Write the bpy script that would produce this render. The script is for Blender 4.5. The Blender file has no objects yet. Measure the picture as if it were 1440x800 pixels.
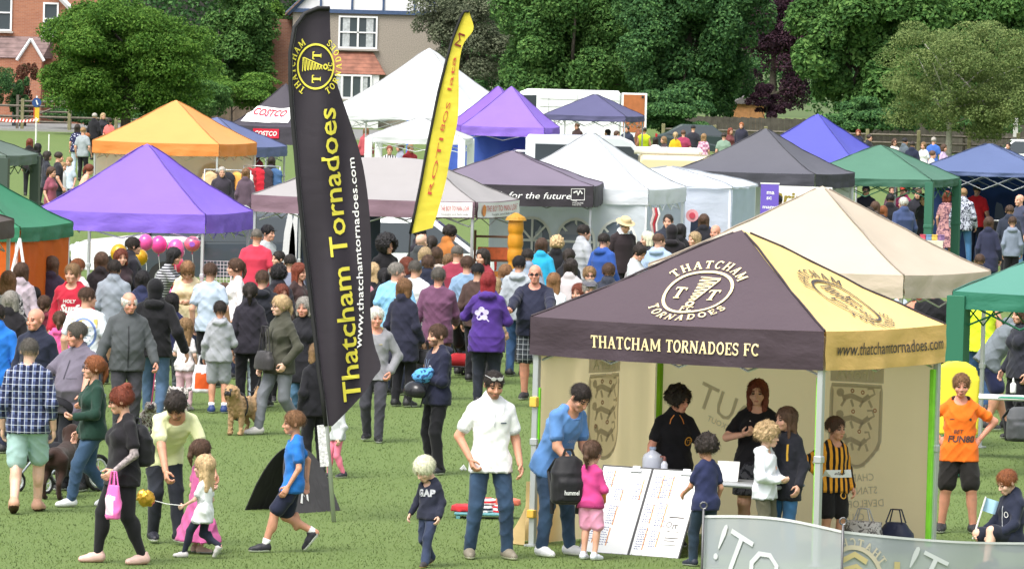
import bpy, math, random
import numpy as np
from mathutils import Vector, Matrix, noise
from mathutils.bvhtree import BVHTree
R_ = math.radians
random.seed(7); rng = np.random.default_rng(7)
SC = bpy.context.scene
COL = SC.collection

# ------------------------------------------------------------------ camera
CH, FPX, PITCH, ROLL = 4.95, 9000.0, math.atan(348/9000.0), R_(1.5)
cf = Vector((0, math.cos(PITCH), -math.sin(PITCH)))
u0 = Vector((0, math.sin(PITCH), math.cos(PITCH))); r0 = Vector((1, 0, 0))
cr = r0*math.cos(ROLL) + u0*math.sin(ROLL); cu = -r0*math.sin(ROLL) + u0*math.cos(ROLL)
CAMP = Vector((0, 0, CH))
cam_d = bpy.data.cameras.new('camera'); cam = bpy.data.objects.new('camera', cam_d); COL.objects.link(cam)
cam.matrix_world = Matrix(((cr.x, cu.x, -cf.x, 0), (cr.y, cu.y, -cf.y, 0), (cr.z, cu.z, -cf.z, CH), (0, 0, 0, 1)))
cam_d.sensor_width = 36; cam_d.lens = FPX/1440*36; cam_d.clip_start = 1; cam_d.clip_end = 6000
SC.camera = cam
# ------------------------------------------------------------------ sky, sun, exposure
W = bpy.data.worlds.new('World'); SC.world = W; W.use_nodes = True
wn = W.node_tree; wn.nodes.clear()
sky = wn.nodes.new('ShaderNodeTexSky'); sky.sky_type = 'NISHITA'; sky.sun_disc = False
SUN_EL, SUN_AZ = R_(58), R_(215)
sky.sun_elevation = SUN_EL; sky.sun_rotation = SUN_AZ; sky.air_density = 1.6; sky.dust_density = 5.0; sky.ozone_density = 1.0
hs = wn.nodes.new('ShaderNodeHueSaturation'); hs.inputs['Saturation'].default_value = 0.35   # cloud cover greys the sky light
bg = wn.nodes.new('ShaderNodeBackground'); bg.inputs[1].default_value = 0.15
wo = wn.nodes.new('ShaderNodeOutputWorld')
wn.links.new(sky.outputs[0], hs.inputs['Color']); wn.links.new(hs.outputs[0], bg.inputs[0]); wn.links.new(bg.outputs[0], wo.inputs[0])
sl = bpy.data.lights.new('sun', 'SUN'); sl.energy = 1.3; sl.angle = R_(28); sl.color = (1, .965, .92)
so = bpy.data.objects.new('sun', sl); COL.objects.link(so)
sd = Vector((math.sin(SUN_AZ)*math.cos(SUN_EL), math.cos(SUN_AZ)*math.cos(SUN_EL), math.sin(SUN_EL)))
so.rotation_euler = sd.to_track_quat('Z', 'Y').to_euler(); so.location = (0, 0, 60)
SC.view_settings.view_transform = 'Standard'; SC.view_settings.look = 'None'
SC.view_settings.exposure = 0.88; SC.view_settings.gamma = 1.0
SC.cycles.max_bounces = 6; SC.cycles.transparent_max_bounces = 8

def ray(px, py): return cf + cr*((px-720)/FPX) + cu*((400-py)/FPX)
def at(px, py, h=0.0):
    d = ray(px, py); return CAMP + d*((h-CH)/d.z)
def hor(px): return 52 + math.tan(ROLL)*(px-720)
def GS(px, s):                       # the ground point seen at column px whose scale is s pixels per metre
    return at(px, hor(px)+CH*s, 0)
def proj(p):
    d = Vector(p)-CAMP; z = d.dot(cf); return 720+FPX*d.dot(cr)/z, 400-FPX*d.dot(cu)/z

# ------------------------------------------------------------------ object helpers
def tag(o, label=None, cat=None, group=None, kind=None):
    if label: o['label'] = label
    if cat: o['category'] = cat
    if group: o['group'] = group
    if kind: o['kind'] = kind
    return o
def empty(name, loc=(0, 0, 0), rz=0.0, label=None, cat=None, group=None):
    o = bpy.data.objects.new(name, None); COL.objects.link(o); o.location = loc; o.rotation_euler = (0, 0, rz)
    o.empty_display_size = .2
    return tag(o, label, cat, group)
def mesh_np(name, V, F, mats=(), fm=None, smooth=True):
    """V (n,3) array; F array (m,k) or list of tuples"""
    me = bpy.data.meshes.new(name)
    V = np.asarray(V, np.float32)
    if isinstance(F, np.ndarray):
        m, k = F.shape
        me.vertices.add(len(V)); me.vertices.foreach_set('co', V.ravel())
        me.loops.add(m*k); me.loops.foreach_set('vertex_index', F.astype(np.int32).ravel())
        me.polygons.add(m); me.polygons.foreach_set('loop_start', np.arange(0, m*k, k, dtype=np.int32))
        me.update(calc_edges=True)
    else:
        me.from_pydata(V.tolist(), [], F)
    for mt in mats: me.materials.append(mt)
    if fm is not None: me.polygons.foreach_set('material_index', np.asarray(fm, np.int32))
    me.polygons.foreach_set('use_smooth', np.full(len(me.polygons), bool(smooth)))
    me.update()
    return me
def obj(name, me, parent=None, loc=None, rz=None):
    o = bpy.data.objects.new(name, me); COL.objects.link(o)
    if parent: o.parent = parent
    if loc is not None: o.location = loc
    if rz is not None: o.rotation_euler = (0, 0, rz)
    return o
class MB:
    """collects simple shapes into one mesh"""
    def __init__(s): s.v = []; s.f = []; s.m = []
    def add(s, V, F, m=0):
        o = len(s.v); s.v += [tuple(p) for p in V]; s.f += [tuple(i+o for i in f) for f in F]; s.m += [m]*len(F); return s
    def box(s, c, d, m=0, rz=0.0, bev=0.0, M=None):
        x, y, z = d[0]/2, d[1]/2, d[2]/2
        if bev <= 0:
            P = [(i*x, j*y, k*z) for k in (-1, 1) for j in (-1, 1) for i in (-1, 1)]
            F = [(0, 2, 3, 1), (4, 5, 7, 6), (0, 1, 5, 4), (2, 6, 7, 3), (0, 4, 6, 2), (1, 3, 7, 5)]
        else:
            b = min(bev, x*.9, y*.9, z*.9); P = []; F = []
            for k, zz in enumerate((-z, -z+b, z-b, z)):
                ins = b if k in (0, 3) else 0
                xx, yy = x-ins, y-ins; bb = b*.7
                P += [(-xx+bb, -yy, zz), (xx-bb, -yy, zz), (xx, -yy+bb, zz), (xx, yy-bb, zz), (xx-bb, yy, zz), (-xx+bb, yy, zz), (-xx, yy-bb, zz), (-xx, -yy+bb, zz)]
            for k in range(3):
                for i in range(8): F.append((k*8+i, k*8+(i+1) % 8, k*8+8+(i+1) % 8, k*8+8+i))
            F.append(tuple(range(7, -1, -1))); F.append(tuple(range(24, 32)))
        ca, sa = math.cos(rz), math.sin(rz)
        V = []
        for p in P:
            q = (p[0]*ca-p[1]*sa+c[0], p[0]*sa+p[1]*ca+c[1], p[2]+c[2])
            V.append(tuple(M @ Vector(q)) if M else q)
        return s.add(V, F, m)
    def tube(s, pts, r, n=8, m=0, cap=True):
        pts = [Vector(p) for p in pts]; k = len(pts); rs = r if isinstance(r, (list, tuple)) else [r]*k
        V = []; F = []; up = None
        for i, p in enumerate(pts):
            d = (pts[min(i+1, k-1)]-pts[max(i-1, 0)]).normalized()
            if up is None: up = Vector((0, 0, 1)) if abs(d.z) < .9 else Vector((0, 1, 0))
            a = d.cross(up).normalized(); b = a.cross(d); up = b
            for j in range(n):
                t = 2*math.pi*j/n; V.append(p+(a*math.cos(t)+b*math.sin(t))*rs[i])
        for i in range(k-1):
            for j in range(n): F.append((i*n+j, i*n+(j+1) % n, i*n+n+(j+1) % n, i*n+n+j))
        if cap: F.append(tuple(range(n-1, -1, -1))); F.append(tuple((k-1)*n+j for j in range(n)))
        return s.add(V, F, m)
    def lathe(s, c, prof, n=14, m=0, cap=True):
        V = []; F = []
        for (r, z) in prof:
            for j in range(n):
                t = 2*math.pi*j/n; V.append((c[0]+r*math.cos(t), c[1]+r*math.sin(t), c[2]+z))
        for i in range(len(prof)-1):
            for j in range(n): F.append((i*n+j, i*n+(j+1) % n, i*n+n+(j+1) % n, i*n+n+j))
        if cap: F.append(tuple(range(n-1, -1, -1))); F.append(tuple((len(prof)-1)*n+j for j in range(n)))
        return s.add(V, F, m)
    def prism(s, outline, y0, y1, m=0, plane='xz'):
        n = len(outline); V = []
        for y in (y0, y1):
            for (a, b) in outline: V.append((a, y, b) if plane == 'xz' else ((y, a, b) if plane == 'yz' else (a, b, y)))
        F = [tuple(range(n)), tuple(range(2*n-1, n-1, -1))]
        for i in range(n): F.append((i, n+i, n+(i+1) % n, (i+1) % n))
        return s.add(V, F, m)
    def grid(s, fn, nu, nv, m=0):
        V = [fn(i/nu, j/nv) for j in range(nv+1) for i in range(nu+1)]
        F = [(j*(nu+1)+i, j*(nu+1)+i+1, (j+1)*(nu+1)+i+1, (j+1)*(nu+1)+i) for j in range(nv) for i in range(nu)]
        return s.add(V, F, m)
    def build(s, name, mats, parent=None, smooth=False, loc=None, rz=None):
        if not isinstance(mats, (list, tuple)): mats = [mats]
        me = mesh_np(name, np.array([tuple(p) for p in s.v]), s.f, mats, s.m, smooth)
        return obj(name, me, parent, loc, rz)

# ------------------------------------------------------------------ materials
def lin(c):
    c = c/255.0; return c/12.92 if c <= .04045 else ((c+.055)/1.055)**2.4
def hexc(h, k=1.0):
    h = h.lstrip('#'); h = h if len(h) == 6 else ''.join(c+c for c in h); return tuple(min(.92, max(.006, lin(int(h[i:i+2], 16))*k)) for i in (0, 2, 4))
MC = {}
def nodes(name):
    m = bpy.data.materials.new(name); m.use_nodes = True; nt = m.node_tree
    return m, nt, nt.nodes['Principled BSDF']
def N(nt, t, **k):
    n = nt.nodes.new(t)
    for a, b in k.items():
        if a in n.inputs: n.inputs[a].default_value = b
        else: setattr(n, a, b)
    return n
def ramp(nt, src, stops, interp='LINEAR'):
    r = nt.nodes.new('ShaderNodeValToRGB'); r.color_ramp.interpolation = interp; e = r.color_ramp.elements
    while len(e) < len(stops): e.new(.5)
    for i, (p, c) in enumerate(stops): e[i].position = p; e[i].color = (*c, 1) if len(c) == 3 else c
    nt.links.new(src, r.inputs[0]); return r.outputs[0]
def mul(c, k): return tuple(min(.95, x*k) for x in c)
def plain(name, col, rough=.5, metal=0.0, spec=.4, var=0.0, bump=0.0, bs=20, alpha=1.0, coat=0.0):
    key = (name, tuple(col), rough, metal, var, bump, alpha)
    if key in MC: return MC[key]
    m, nt, b = nodes(name); b.inputs['Roughness'].default_value = rough; b.inputs['Metallic'].default_value = metal
    b.inputs['Specular IOR Level'].default_value = spec; b.inputs['Base Color'].default_value = (*col, 1)
    b.inputs['Alpha'].default_value = alpha; b.inputs['Coat Weight'].default_value = coat
    if var or bump:
        tc = N(nt, 'ShaderNodeTexCoord'); nz = N(nt, 'ShaderNodeTexNoise', Scale=bs, Detail=4.0)
        nt.links.new(tc.outputs['Object'], nz.inputs['Vector'])
        if var: nt.links.new(ramp(nt, nz.outputs[0], [(.25, mul(col, 1-var)), (.75, mul(col, 1+var))]), b.inputs['Base Color'])
        if bump:
            bp = N(nt, 'ShaderNodeBump', Strength=bump, Distance=.02); nt.links.new(nz.outputs[0], bp.inputs['Height']); nt.links.new(bp.outputs[0], b.inputs['Normal'])
    MC[key] = m; return m
def fabric(col, pat=None, col2=None, sc=1.0, rough=.85):
    """cloth: soft folds in the bump, a little colour unevenness; pat adds a woven or printed pattern"""
    key = ('fab', tuple(round(x, 3) for x in col), pat, col2, sc, rough)
    if key in MC: return MC[key]
    m, nt, b = nodes('cloth'); L = nt.links
    b.inputs['Roughness'].default_value = rough; b.inputs['Specular IOR Level'].default_value = .25
    b.inputs['Sheen Weight'].default_value = .12
    tc = N(nt, 'ShaderNodeTexCoord'); O = tc.outputs['Object']
    nz = N(nt, 'ShaderNodeTexNoise', Scale=7.0, Detail=4.0, Roughness=.6, Distortion=.7); nz.noise_type = 'RIDGED_MULTIFRACTAL'
    mp = N(nt, 'ShaderNodeMapping'); mp.inputs['Scale'].default_value = (1.4, 1.4, .75); mp.inputs['Rotation'].default_value = (0, .5, .2)
    L.new(O, mp.inputs[0]); L.new(mp.outputs[0], nz.inputs['Vector'])
    vn = N(nt, 'ShaderNodeTexNoise', Scale=5.0, Detail=4.0); L.new(O, vn.inputs['Vector'])
    base = ramp(nt, vn.outputs[0], [(.25, mul(col, .82)), (.75, mul(col, 1.14))])
    c2 = col2 or (.02, .02, .02)
    def wave(direction, scale, lo, hi, off=0.0):
        w = N(nt, 'ShaderNodeTexWave', Scale=scale, Distortion=0.0); w.bands_direction = direction; w.inputs['Phase Offset'].default_value = off
        L.new(O, w.inputs['Vector'])
        return ramp(nt, w.outputs['Fac'], [(lo, (0, 0, 0)), (hi, (1, 1, 1))])
    def mix(fac, a, bcol):
        x = N(nt, 'ShaderNodeMix', data_type='RGBA'); L.new(fac, x.inputs[0])
        L.new(a, x.inputs[6])
        if isinstance(bcol, tuple): x.inputs[7].default_value = (*bcol, 1)
        else: L.new(bcol, x.inputs[7])
        return x.outputs[2]
    if pat == 'plaid':
        a = wave('X', 4.6*sc, .55, .62); c = wave('Z', 4.6*sc, .55, .62); a2 = wave('X', 4.6*sc, .985, .99, 2.2); c3 = wave('Z', 4.6*sc, .985, .99, 2.2)
        base = mix(a, base, mul(c2, .55)); 
        h = N(nt, 'ShaderNodeMath', operation='MULTIPLY'); h.inputs[1].default_value = .6; L.new(c, h.inputs[0]); base = mix(h.outputs[0], base, c2)
        base = mix(a2, base, (.5, .53, .58)); base = mix(c3, base, (.5, .53, .58))
    elif pat == 'stripev': base = mix(wave('X', 3.0*sc, .48, .52, .7), base, c2)
    elif pat == 'stripeh': base = mix(wave('Z', 8.0*sc, .48, .52), base, c2)
    elif pat in ('camo', 'print', 'dots', 'check'):
        if pat == 'check':
            v = N(nt, 'ShaderNodeTexChecker', Scale=22.0*sc); L.new(O, v.inputs['Vector']); f = v.outputs['Fac']
        elif pat == 'dots':
            v = N(nt, 'ShaderNodeTexVoronoi', Scale=16.0*sc); L.new(O, v.inputs['Vector']); f = ramp(nt, v.outputs['Distance'], [(.26, (1, 1, 1)), (.32, (0, 0, 0))])
        else:
            v = N(nt, 'ShaderNodeTexNoise', Scale=14.0*sc, Detail=2.0, Distortion=1.5); L.new(O, v.inputs['Vector'])
            f = ramp(nt, v.outputs[0], [(.5, (0, 0, 0)), (.54, (1, 1, 1))])
        base = mix(f, base, c2)
    elif pat == 'denim':
        dn = N(nt, 'ShaderNodeTexNoise', Scale=4.0, Detail=3.0); L.new(O, dn.inputs['Vector'])
        base = mix(ramp(nt, dn.outputs[0], [(.45, (0, 0, 0)), (.8, (1, 1, 1))]), base, mul(col, 2.1))
    L.new(base, b.inputs['Base Color'])
    bp = N(nt, 'ShaderNodeBump', Strength=.5, Distance=.014); L.new(nz.outputs[0], bp.inputs['Height'])
    fn = N(nt, 'ShaderNodeTexNoise', Scale=240.0, Detail=1.0); L.new(O, fn.inputs['Vector'])
    bp2 = N(nt, 'ShaderNodeBump', Strength=.15, Distance=.003); L.new(fn.outputs[0], bp2.inputs['Height']); L.new(bp.outputs[0], bp2.inputs['Normal'])
    L.new(bp2.outputs[0], b.inputs['Normal'])
    MC[key] = m; return m
def canvas(col, trans=.18, wr=.35, alpha=1.0):
    """tent cloth: lets some light through, fine tension wrinkles"""
    key = ('canvas', tuple(round(x, 3) for x in col), trans, wr, alpha)
    if key in MC: return MC[key]
    m, nt, b = nodes('tent_cloth'); L = nt.links
    b.inputs['Roughness'].default_value = .62; b.inputs['Specular IOR Level'].default_value = .3; b.inputs['Base Color'].default_value = (*col, 1)
    tc = N(nt, 'ShaderNodeTexCoord'); mp = N(nt, 'ShaderNodeMapping'); mp.inputs['Scale'].default_value = (.9, .9, 1.7)
    L.new(tc.outputs['Object'], mp.inputs[0])
    nz = N(nt, 'ShaderNodeTexNoise', Scale=2.0, Detail=4.0, Roughness=.5, Distortion=.25); L.new(mp.outputs[0], nz.inputs['Vector'])
    L.new(ramp(nt, nz.outputs[0], [(.2, mul(col, .95)), (.8, mul(col, 1.04))]), b.inputs['Base Color'])
    bp = N(nt, 'ShaderNodeBump', Strength=wr, Distance=.06); L.new(nz.outputs[0], bp.inputs['Height']); L.new(bp.outputs[0], b.inputs['Normal'])
    tr = N(nt, 'ShaderNodeBsdfTranslucent'); tr.inputs[0].default_value = (*mul(col, .9), 1)
    mx = N(nt, 'ShaderNodeMixShader'); mx.inputs[0].default_value = trans
    out = nt.nodes['Material Output']; L.new(b.outputs[0], mx.inputs[1]); L.new(tr.outputs[0], mx.inputs[2]); L.new(mx.outputs[0], out.inputs[0])
    if alpha < 1:
        tp = N(nt, 'ShaderNodeBsdfTransparent'); m2 = N(nt, 'ShaderNodeMixShader'); m2.inputs[0].default_value = alpha
        L.new(tp.outputs[0], m2.inputs[1]); L.new(mx.outputs[0], m2.inputs[2]); L.new(m2.outputs[0], out.inputs[0])
    MC[key] = m; return m
def skinmat(col):
    key = ('skin', tuple(round(x, 3) for x in col))
    if key in MC: return MC[key]
    m, nt, b = nodes('skin'); L = nt.links
    tc = N(nt, 'ShaderNodeTexCoord'); nz = N(nt, 'ShaderNodeTexNoise', Scale=11.0, Detail=3.0); L.new(tc.outputs['Object'], nz.inputs['Vector'])
    L.new(ramp(nt, nz.outputs[0], [(.3, mul(col, .86)), (.7, (min(.9, col[0]*1.1), col[1]*1.04, col[2]*1.02))]), b.inputs['Base Color'])
    b.inputs['Roughness'].default_value = .5; b.inputs['Specular IOR Level'].default_value = .35
    b.inputs['Subsurface Weight'].default_value = .08; b.inputs['Subsurface Radius'].default_value = (.012, .005, .003)
    MC[key] = m; return m
def hairmat(col):
    key = ('hair', tuple(round(x, 3) for x in col))
    if key in MC: return MC[key]
    m, nt, b = nodes('hair'); L = nt.links
    tc = N(nt, 'ShaderNodeTexCoord'); mp = N(nt, 'ShaderNodeMapping'); mp.inputs['Scale'].default_value = (30, 30, 6)
    L.new(tc.outputs['Object'], mp.inputs[0]); nz = N(nt, 'ShaderNodeTexNoise', Scale=3.0, Detail=4.0, Distortion=1.0); L.new(mp.outputs[0], nz.inputs['Vector'])
    g = N(nt, 'ShaderNodeNewGeometry'); ad = N(nt, 'ShaderNodeMath', operation='MULTIPLY_ADD'); ad.inputs[1].default_value = .45; L.new(g.outputs['Random Per Island'], ad.inputs[0]); L.new(nz.outputs[0], ad.inputs[2])
    L.new(ramp(nt, ad.outputs[0], [(.35, mul(col, .5)), (.95, mul(col, 1.7))]), b.inputs['Base Color'])
    b.inputs['Roughness'].default_value = .55; b.inputs['Specular IOR Level'].default_value = .35
    bp = N(nt, 'ShaderNodeBump', Strength=.6, Distance=.02); L.new(nz.outputs[0], bp.inputs['Height']); L.new(bp.outputs[0], b.inputs['Normal'])
    MC[key] = m; return m
def glass_dark(): return plain('window_glass', (.035, .045, .055), rough=.08, spec=.6)
STEEL = lambda: plain('steel_pole', (.55, .57, .6), rough=.38, metal=.6)
WHITEP = lambda: plain('white_paint', (.78, .78, .77), rough=.4)
BLACKP = lambda: plain('black_plastic', (.02, .02, .022), rough=.5)

# ------------------------------------------------------------------ 2-D drawings (lettering, crests) laid on surfaces
class D2:
    def __init__(s): s.v = []; s.f = []
    def poly(s, pts):
        o = len(s.v); s.v += [tuple(p) for p in pts]; s.f.append(tuple(range(o, o+len(pts)))); return s
    def stroke(s, pts, w, closed=False):
        n = len(pts); P = [Vector((p[0], p[1])) for p in pts]; o = len(s.v)
        for i in range(n):
            a = P[(i-1) % n] if (closed or i > 0) else P[i]; b = P[(i+1) % n] if (closed or i < n-1) else P[i]
            d = (b-a); d = d.normalized() if d.length > 1e-9 else Vector((1, 0)); q = Vector((-d.y, d.x))*w/2
            s.v += [tuple(P[i]+q), tuple(P[i]-q)]
        for i in range(n if closed else n-1):
            j = (i+1) % n; s.f.append((o+2*i, o+2*i+1, o+2*j+1, o+2*j))
        return s
    def merge(s, d, fn=lambda p: p):
        o = len(s.v); s.v += [fn(p) for p in d.v]; s.f += [tuple(i+o for i in f) for f in d.f]; return s
    def ring(s, c, rx, ry, w, n=40): return s.stroke([(c[0]+rx*math.cos(2*math.pi*i/n), c[1]+ry*math.sin(2*math.pi*i/n)) for i in range(n)], w, True)
    def disc(s, c, rx, ry, n=16): return s.poly([(c[0]+rx*math.cos(2*math.pi*i/n), c[1]+ry*math.sin(2*math.pi*i/n)) for i in range(n)])
    def bbox(s):
        a = np.array(s.v); return a.min(0), a.max(0)
    def lay(s, fn, mat, name, parent=None):
        me = mesh_np(name, np.array([tuple(fn(p)) for p in s.v]), s.f, [mat], smooth=False); return obj(name, me, parent)
TXT = {}
def text(t, shear=0.0, bold=0.0, space=1.0):
    """lettering as a flat drawing, cap height 1, starting at x = 0"""
    k = (t, shear, bold, space)
    if k not in TXT:
        c = bpy.data.curves.new('lettering', 'FONT'); c.body = t; c.shear = shear; c.offset = bold; c.space_character = space; c.resolution_u = 2
        o = bpy.data.objects.new('lettering', c); COL.objects.link(o)
        me = bpy.data.meshes.new_from_object(o.evaluated_get(bpy.context.evaluated_depsgraph_get()))
        TXT[k] = ([(v.co.x/.73, v.co.y/.73) for v in me.vertices], [tuple(p.vertices) for p in me.polygons])
        bpy.data.objects.remove(o); bpy.data.meshes.remove(me); bpy.data.curves.remove(c)
    d = D2(); d.v = list(TXT[k][0]); d.f = list(TXT[k][1]); return d
def arc(cx, cy, rx, ry, a0, a1, n=10): return [(cx+rx*math.cos(R_(a0+(a1-a0)*i/n)), cy+ry*math.sin(R_(a0+(a1-a0)*i/n))) for i in range(n+1)]
SERIF = {  # width, strokes (points, weight)
 'T': (.78, [([(.06, .94), (.72, .94)], .12), ([(.39, .06), (.39, .94)], .2), ([(.2, .03), (.58, .03)], .07), ([(.07, .74), (.07, .98)], .06), ([(.71, .74), (.71, .98)], .06)]),
 'H': (.92, [([(.2, .03), (.2, .97)], .19), ([(.72, .03), (.72, .97)], .19), ([(.2, .5), (.72, .5)], .1), ([(.05, .03), (.36, .03)], .06), ([(.05, .97), (.36, .97)], .06), ([(.56, .03), (.87, .03)], .06), ([(.56, .97), (.87, .97)], .06)]),
 'A': (.88, [([(.14, .03), (.42, .98)], .1), ([(.7, .03), (.43, .98)], .2), ([(.22, .34), (.62, .34)], .09), ([(.02, .03), (.28, .03)], .06), ([(.54, .03), (.86, .03)], .06)]),
 'C': (.78, [(arc(.42, .5, .3, .44, 42, 318, 16), .15), ([(.68, .7), (.68, .96)], .06)]),
 'M': (1.12, [([(.17, .03), (.17, .97)], .12), ([(.92, .03), (.92, .97)], .2), ([(.2, .97), (.53, .15)], .18), ([(.53, .15), (.88, .97)], .1), ([(.04, .03), (.32, .03)], .06), ([(.76, .03), (1.08, .03)], .06), ([(.04, .97), (.2, .97)], .06), ([(.88, .97), (1.08, .97)], .06)]),
 'O': (.86, [(arc(.42, .5, .31, .44, 0, 360, 22), .16)]),
 'R': (.86, [([(.2, .03), (.2, .97)], .19), ([(.2, .94), (.45, .94)] + arc(.45, .73, .2, .21, 90, -90, 8) + [(.2, .52)], .13), ([(.42, .5), (.74, .04)], .19), ([(.05, .03), (.36, .03)], .06), ([(.05, .97), (.25, .97)], .06), ([(.68, .03), (.86, .03)], .06)]),
 'N': (.94, [([(.17, .03), (.17, .97)], .11), ([(.76, .03), (.76, .97)], .11), ([(.17, .95), (.76, .05)], .2), ([(.03, .03), (.32, .03)], .06), ([(.03, .97), (.2, .97)], .06), ([(.62, .97), (.9, .97)], .06)]),
 'D': (.88, [([(.2, .03), (.2, .97)], .19), ([(.2, .94), (.4, .94)] + arc(.4, .5, .33, .44, 90, -90, 12) + [(.2, .06)], .14), ([(.05, .03), (.3, .03)], .06), ([(.05, .97), (.3, .97)], .06)]),
 'E': (.76, [([(.2, .03), (.2, .97)], .19), ([(.05, .95), (.66, .95)], .1), ([(.2, .5), (.52, .5)], .1), ([(.05, .05), (.68, .05)], .1), ([(.66, .74), (.66, .98)], .06), ([(.68, .02), (.68, .27)], .06), ([(.52, .38), (.52, .62)], .06)]),
 'F': (.74, [([(.2, .03), (.2, .97)], .19), ([(.05, .95), (.66, .95)], .1), ([(.2, .5), (.52, .5)], .1), ([(.66, .74), (.66, .98)], .06), ([(.52, .38), (.52, .62)], .06), ([(.05, .03), (.36, .03)], .06)]),
 'S': (.68, [(arc(.34, .72, .22, .22, 20, 200, 9) + arc(.34, .27, .24, .22, 100, -160, 12), .14), ([(.57, .7), (.57, .96)], .06), ([(.08, .05), (.08, .3)], .06)]),
 ' ': (.4, [])}
def serif(t, track=.06):
    d = D2(); x = 0
    for ch in t:
        w, ss = SERIF[ch]
        for pts, wt in ss: d.stroke([(x+p[0], p[1]) for p in pts], wt)
        x += w+track
    return d, x-track
def on_arc(t, r, a_mid, size, inner=True):
    """serif letters along a circle of radius r centred on angle a_mid (degrees); inner False reads along the bottom"""
    out = D2(); ws = [SERIF[c][0]+.08 for c in t]; tot = sum(ws)*size; a = 0
    for ch, w in zip(t, ws):
        m = (a+w*size/2)-tot/2; a += w*size; d, _ = serif(ch)
        if inner: th = R_(a_mid)-m/r
        else: th = R_(a_mid)+m/r
        ca, sa = math.cos(th), math.sin(th)
        def fn(p, ca=ca, sa=sa, w=w):
            x, y = (p[0]-w/2)*size, p[1]*size
            if inner: rr = r+y; return (rr*ca+x*sa, rr*sa-x*ca)
            rr = r-y+size; return (rr*ca-x*sa, rr*sa+x*ca)
        out.merge(d, fn)
    return out
def crest():
    """club crest: ring, funnel of a whirlwind, two letters T, ball, FC and the club's name round it; ring radius 1"""
    d = D2(); d.ring((0, 0), 1, 1, .09, 48)
    z = []
    for i in range(7): y = .74-i*.165; w = .3*(1-i/8.5); z += [(-w+.06-.01*i, y), (w+.06-.02*i, y-.02), (w*.97+.06-.02*i, y-.07), (-w*.75+.06-.02*i, y-.11)]
    d.stroke(z, .042)
    d.stroke([(.37, .75), (.39, .66), (.04, -.38)], .045)
    for x in (-.56, .5): d.merge(serif('T')[0], lambda p, x=x: (x-.2+p[0]*.5, -.3+p[1]*.5))
    d.ring((0, -.55), .1, .1, .07, 12); d.merge(serif('FC')[0], lambda p: (-.2+p[0]*.26, -.93+p[1]*.24))
    d.merge(on_arc('THATCHAM', 1.14, 90, .32)); d.merge(on_arc('TORNADOES', 1.14, 270, .3, False))
    return d
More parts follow.
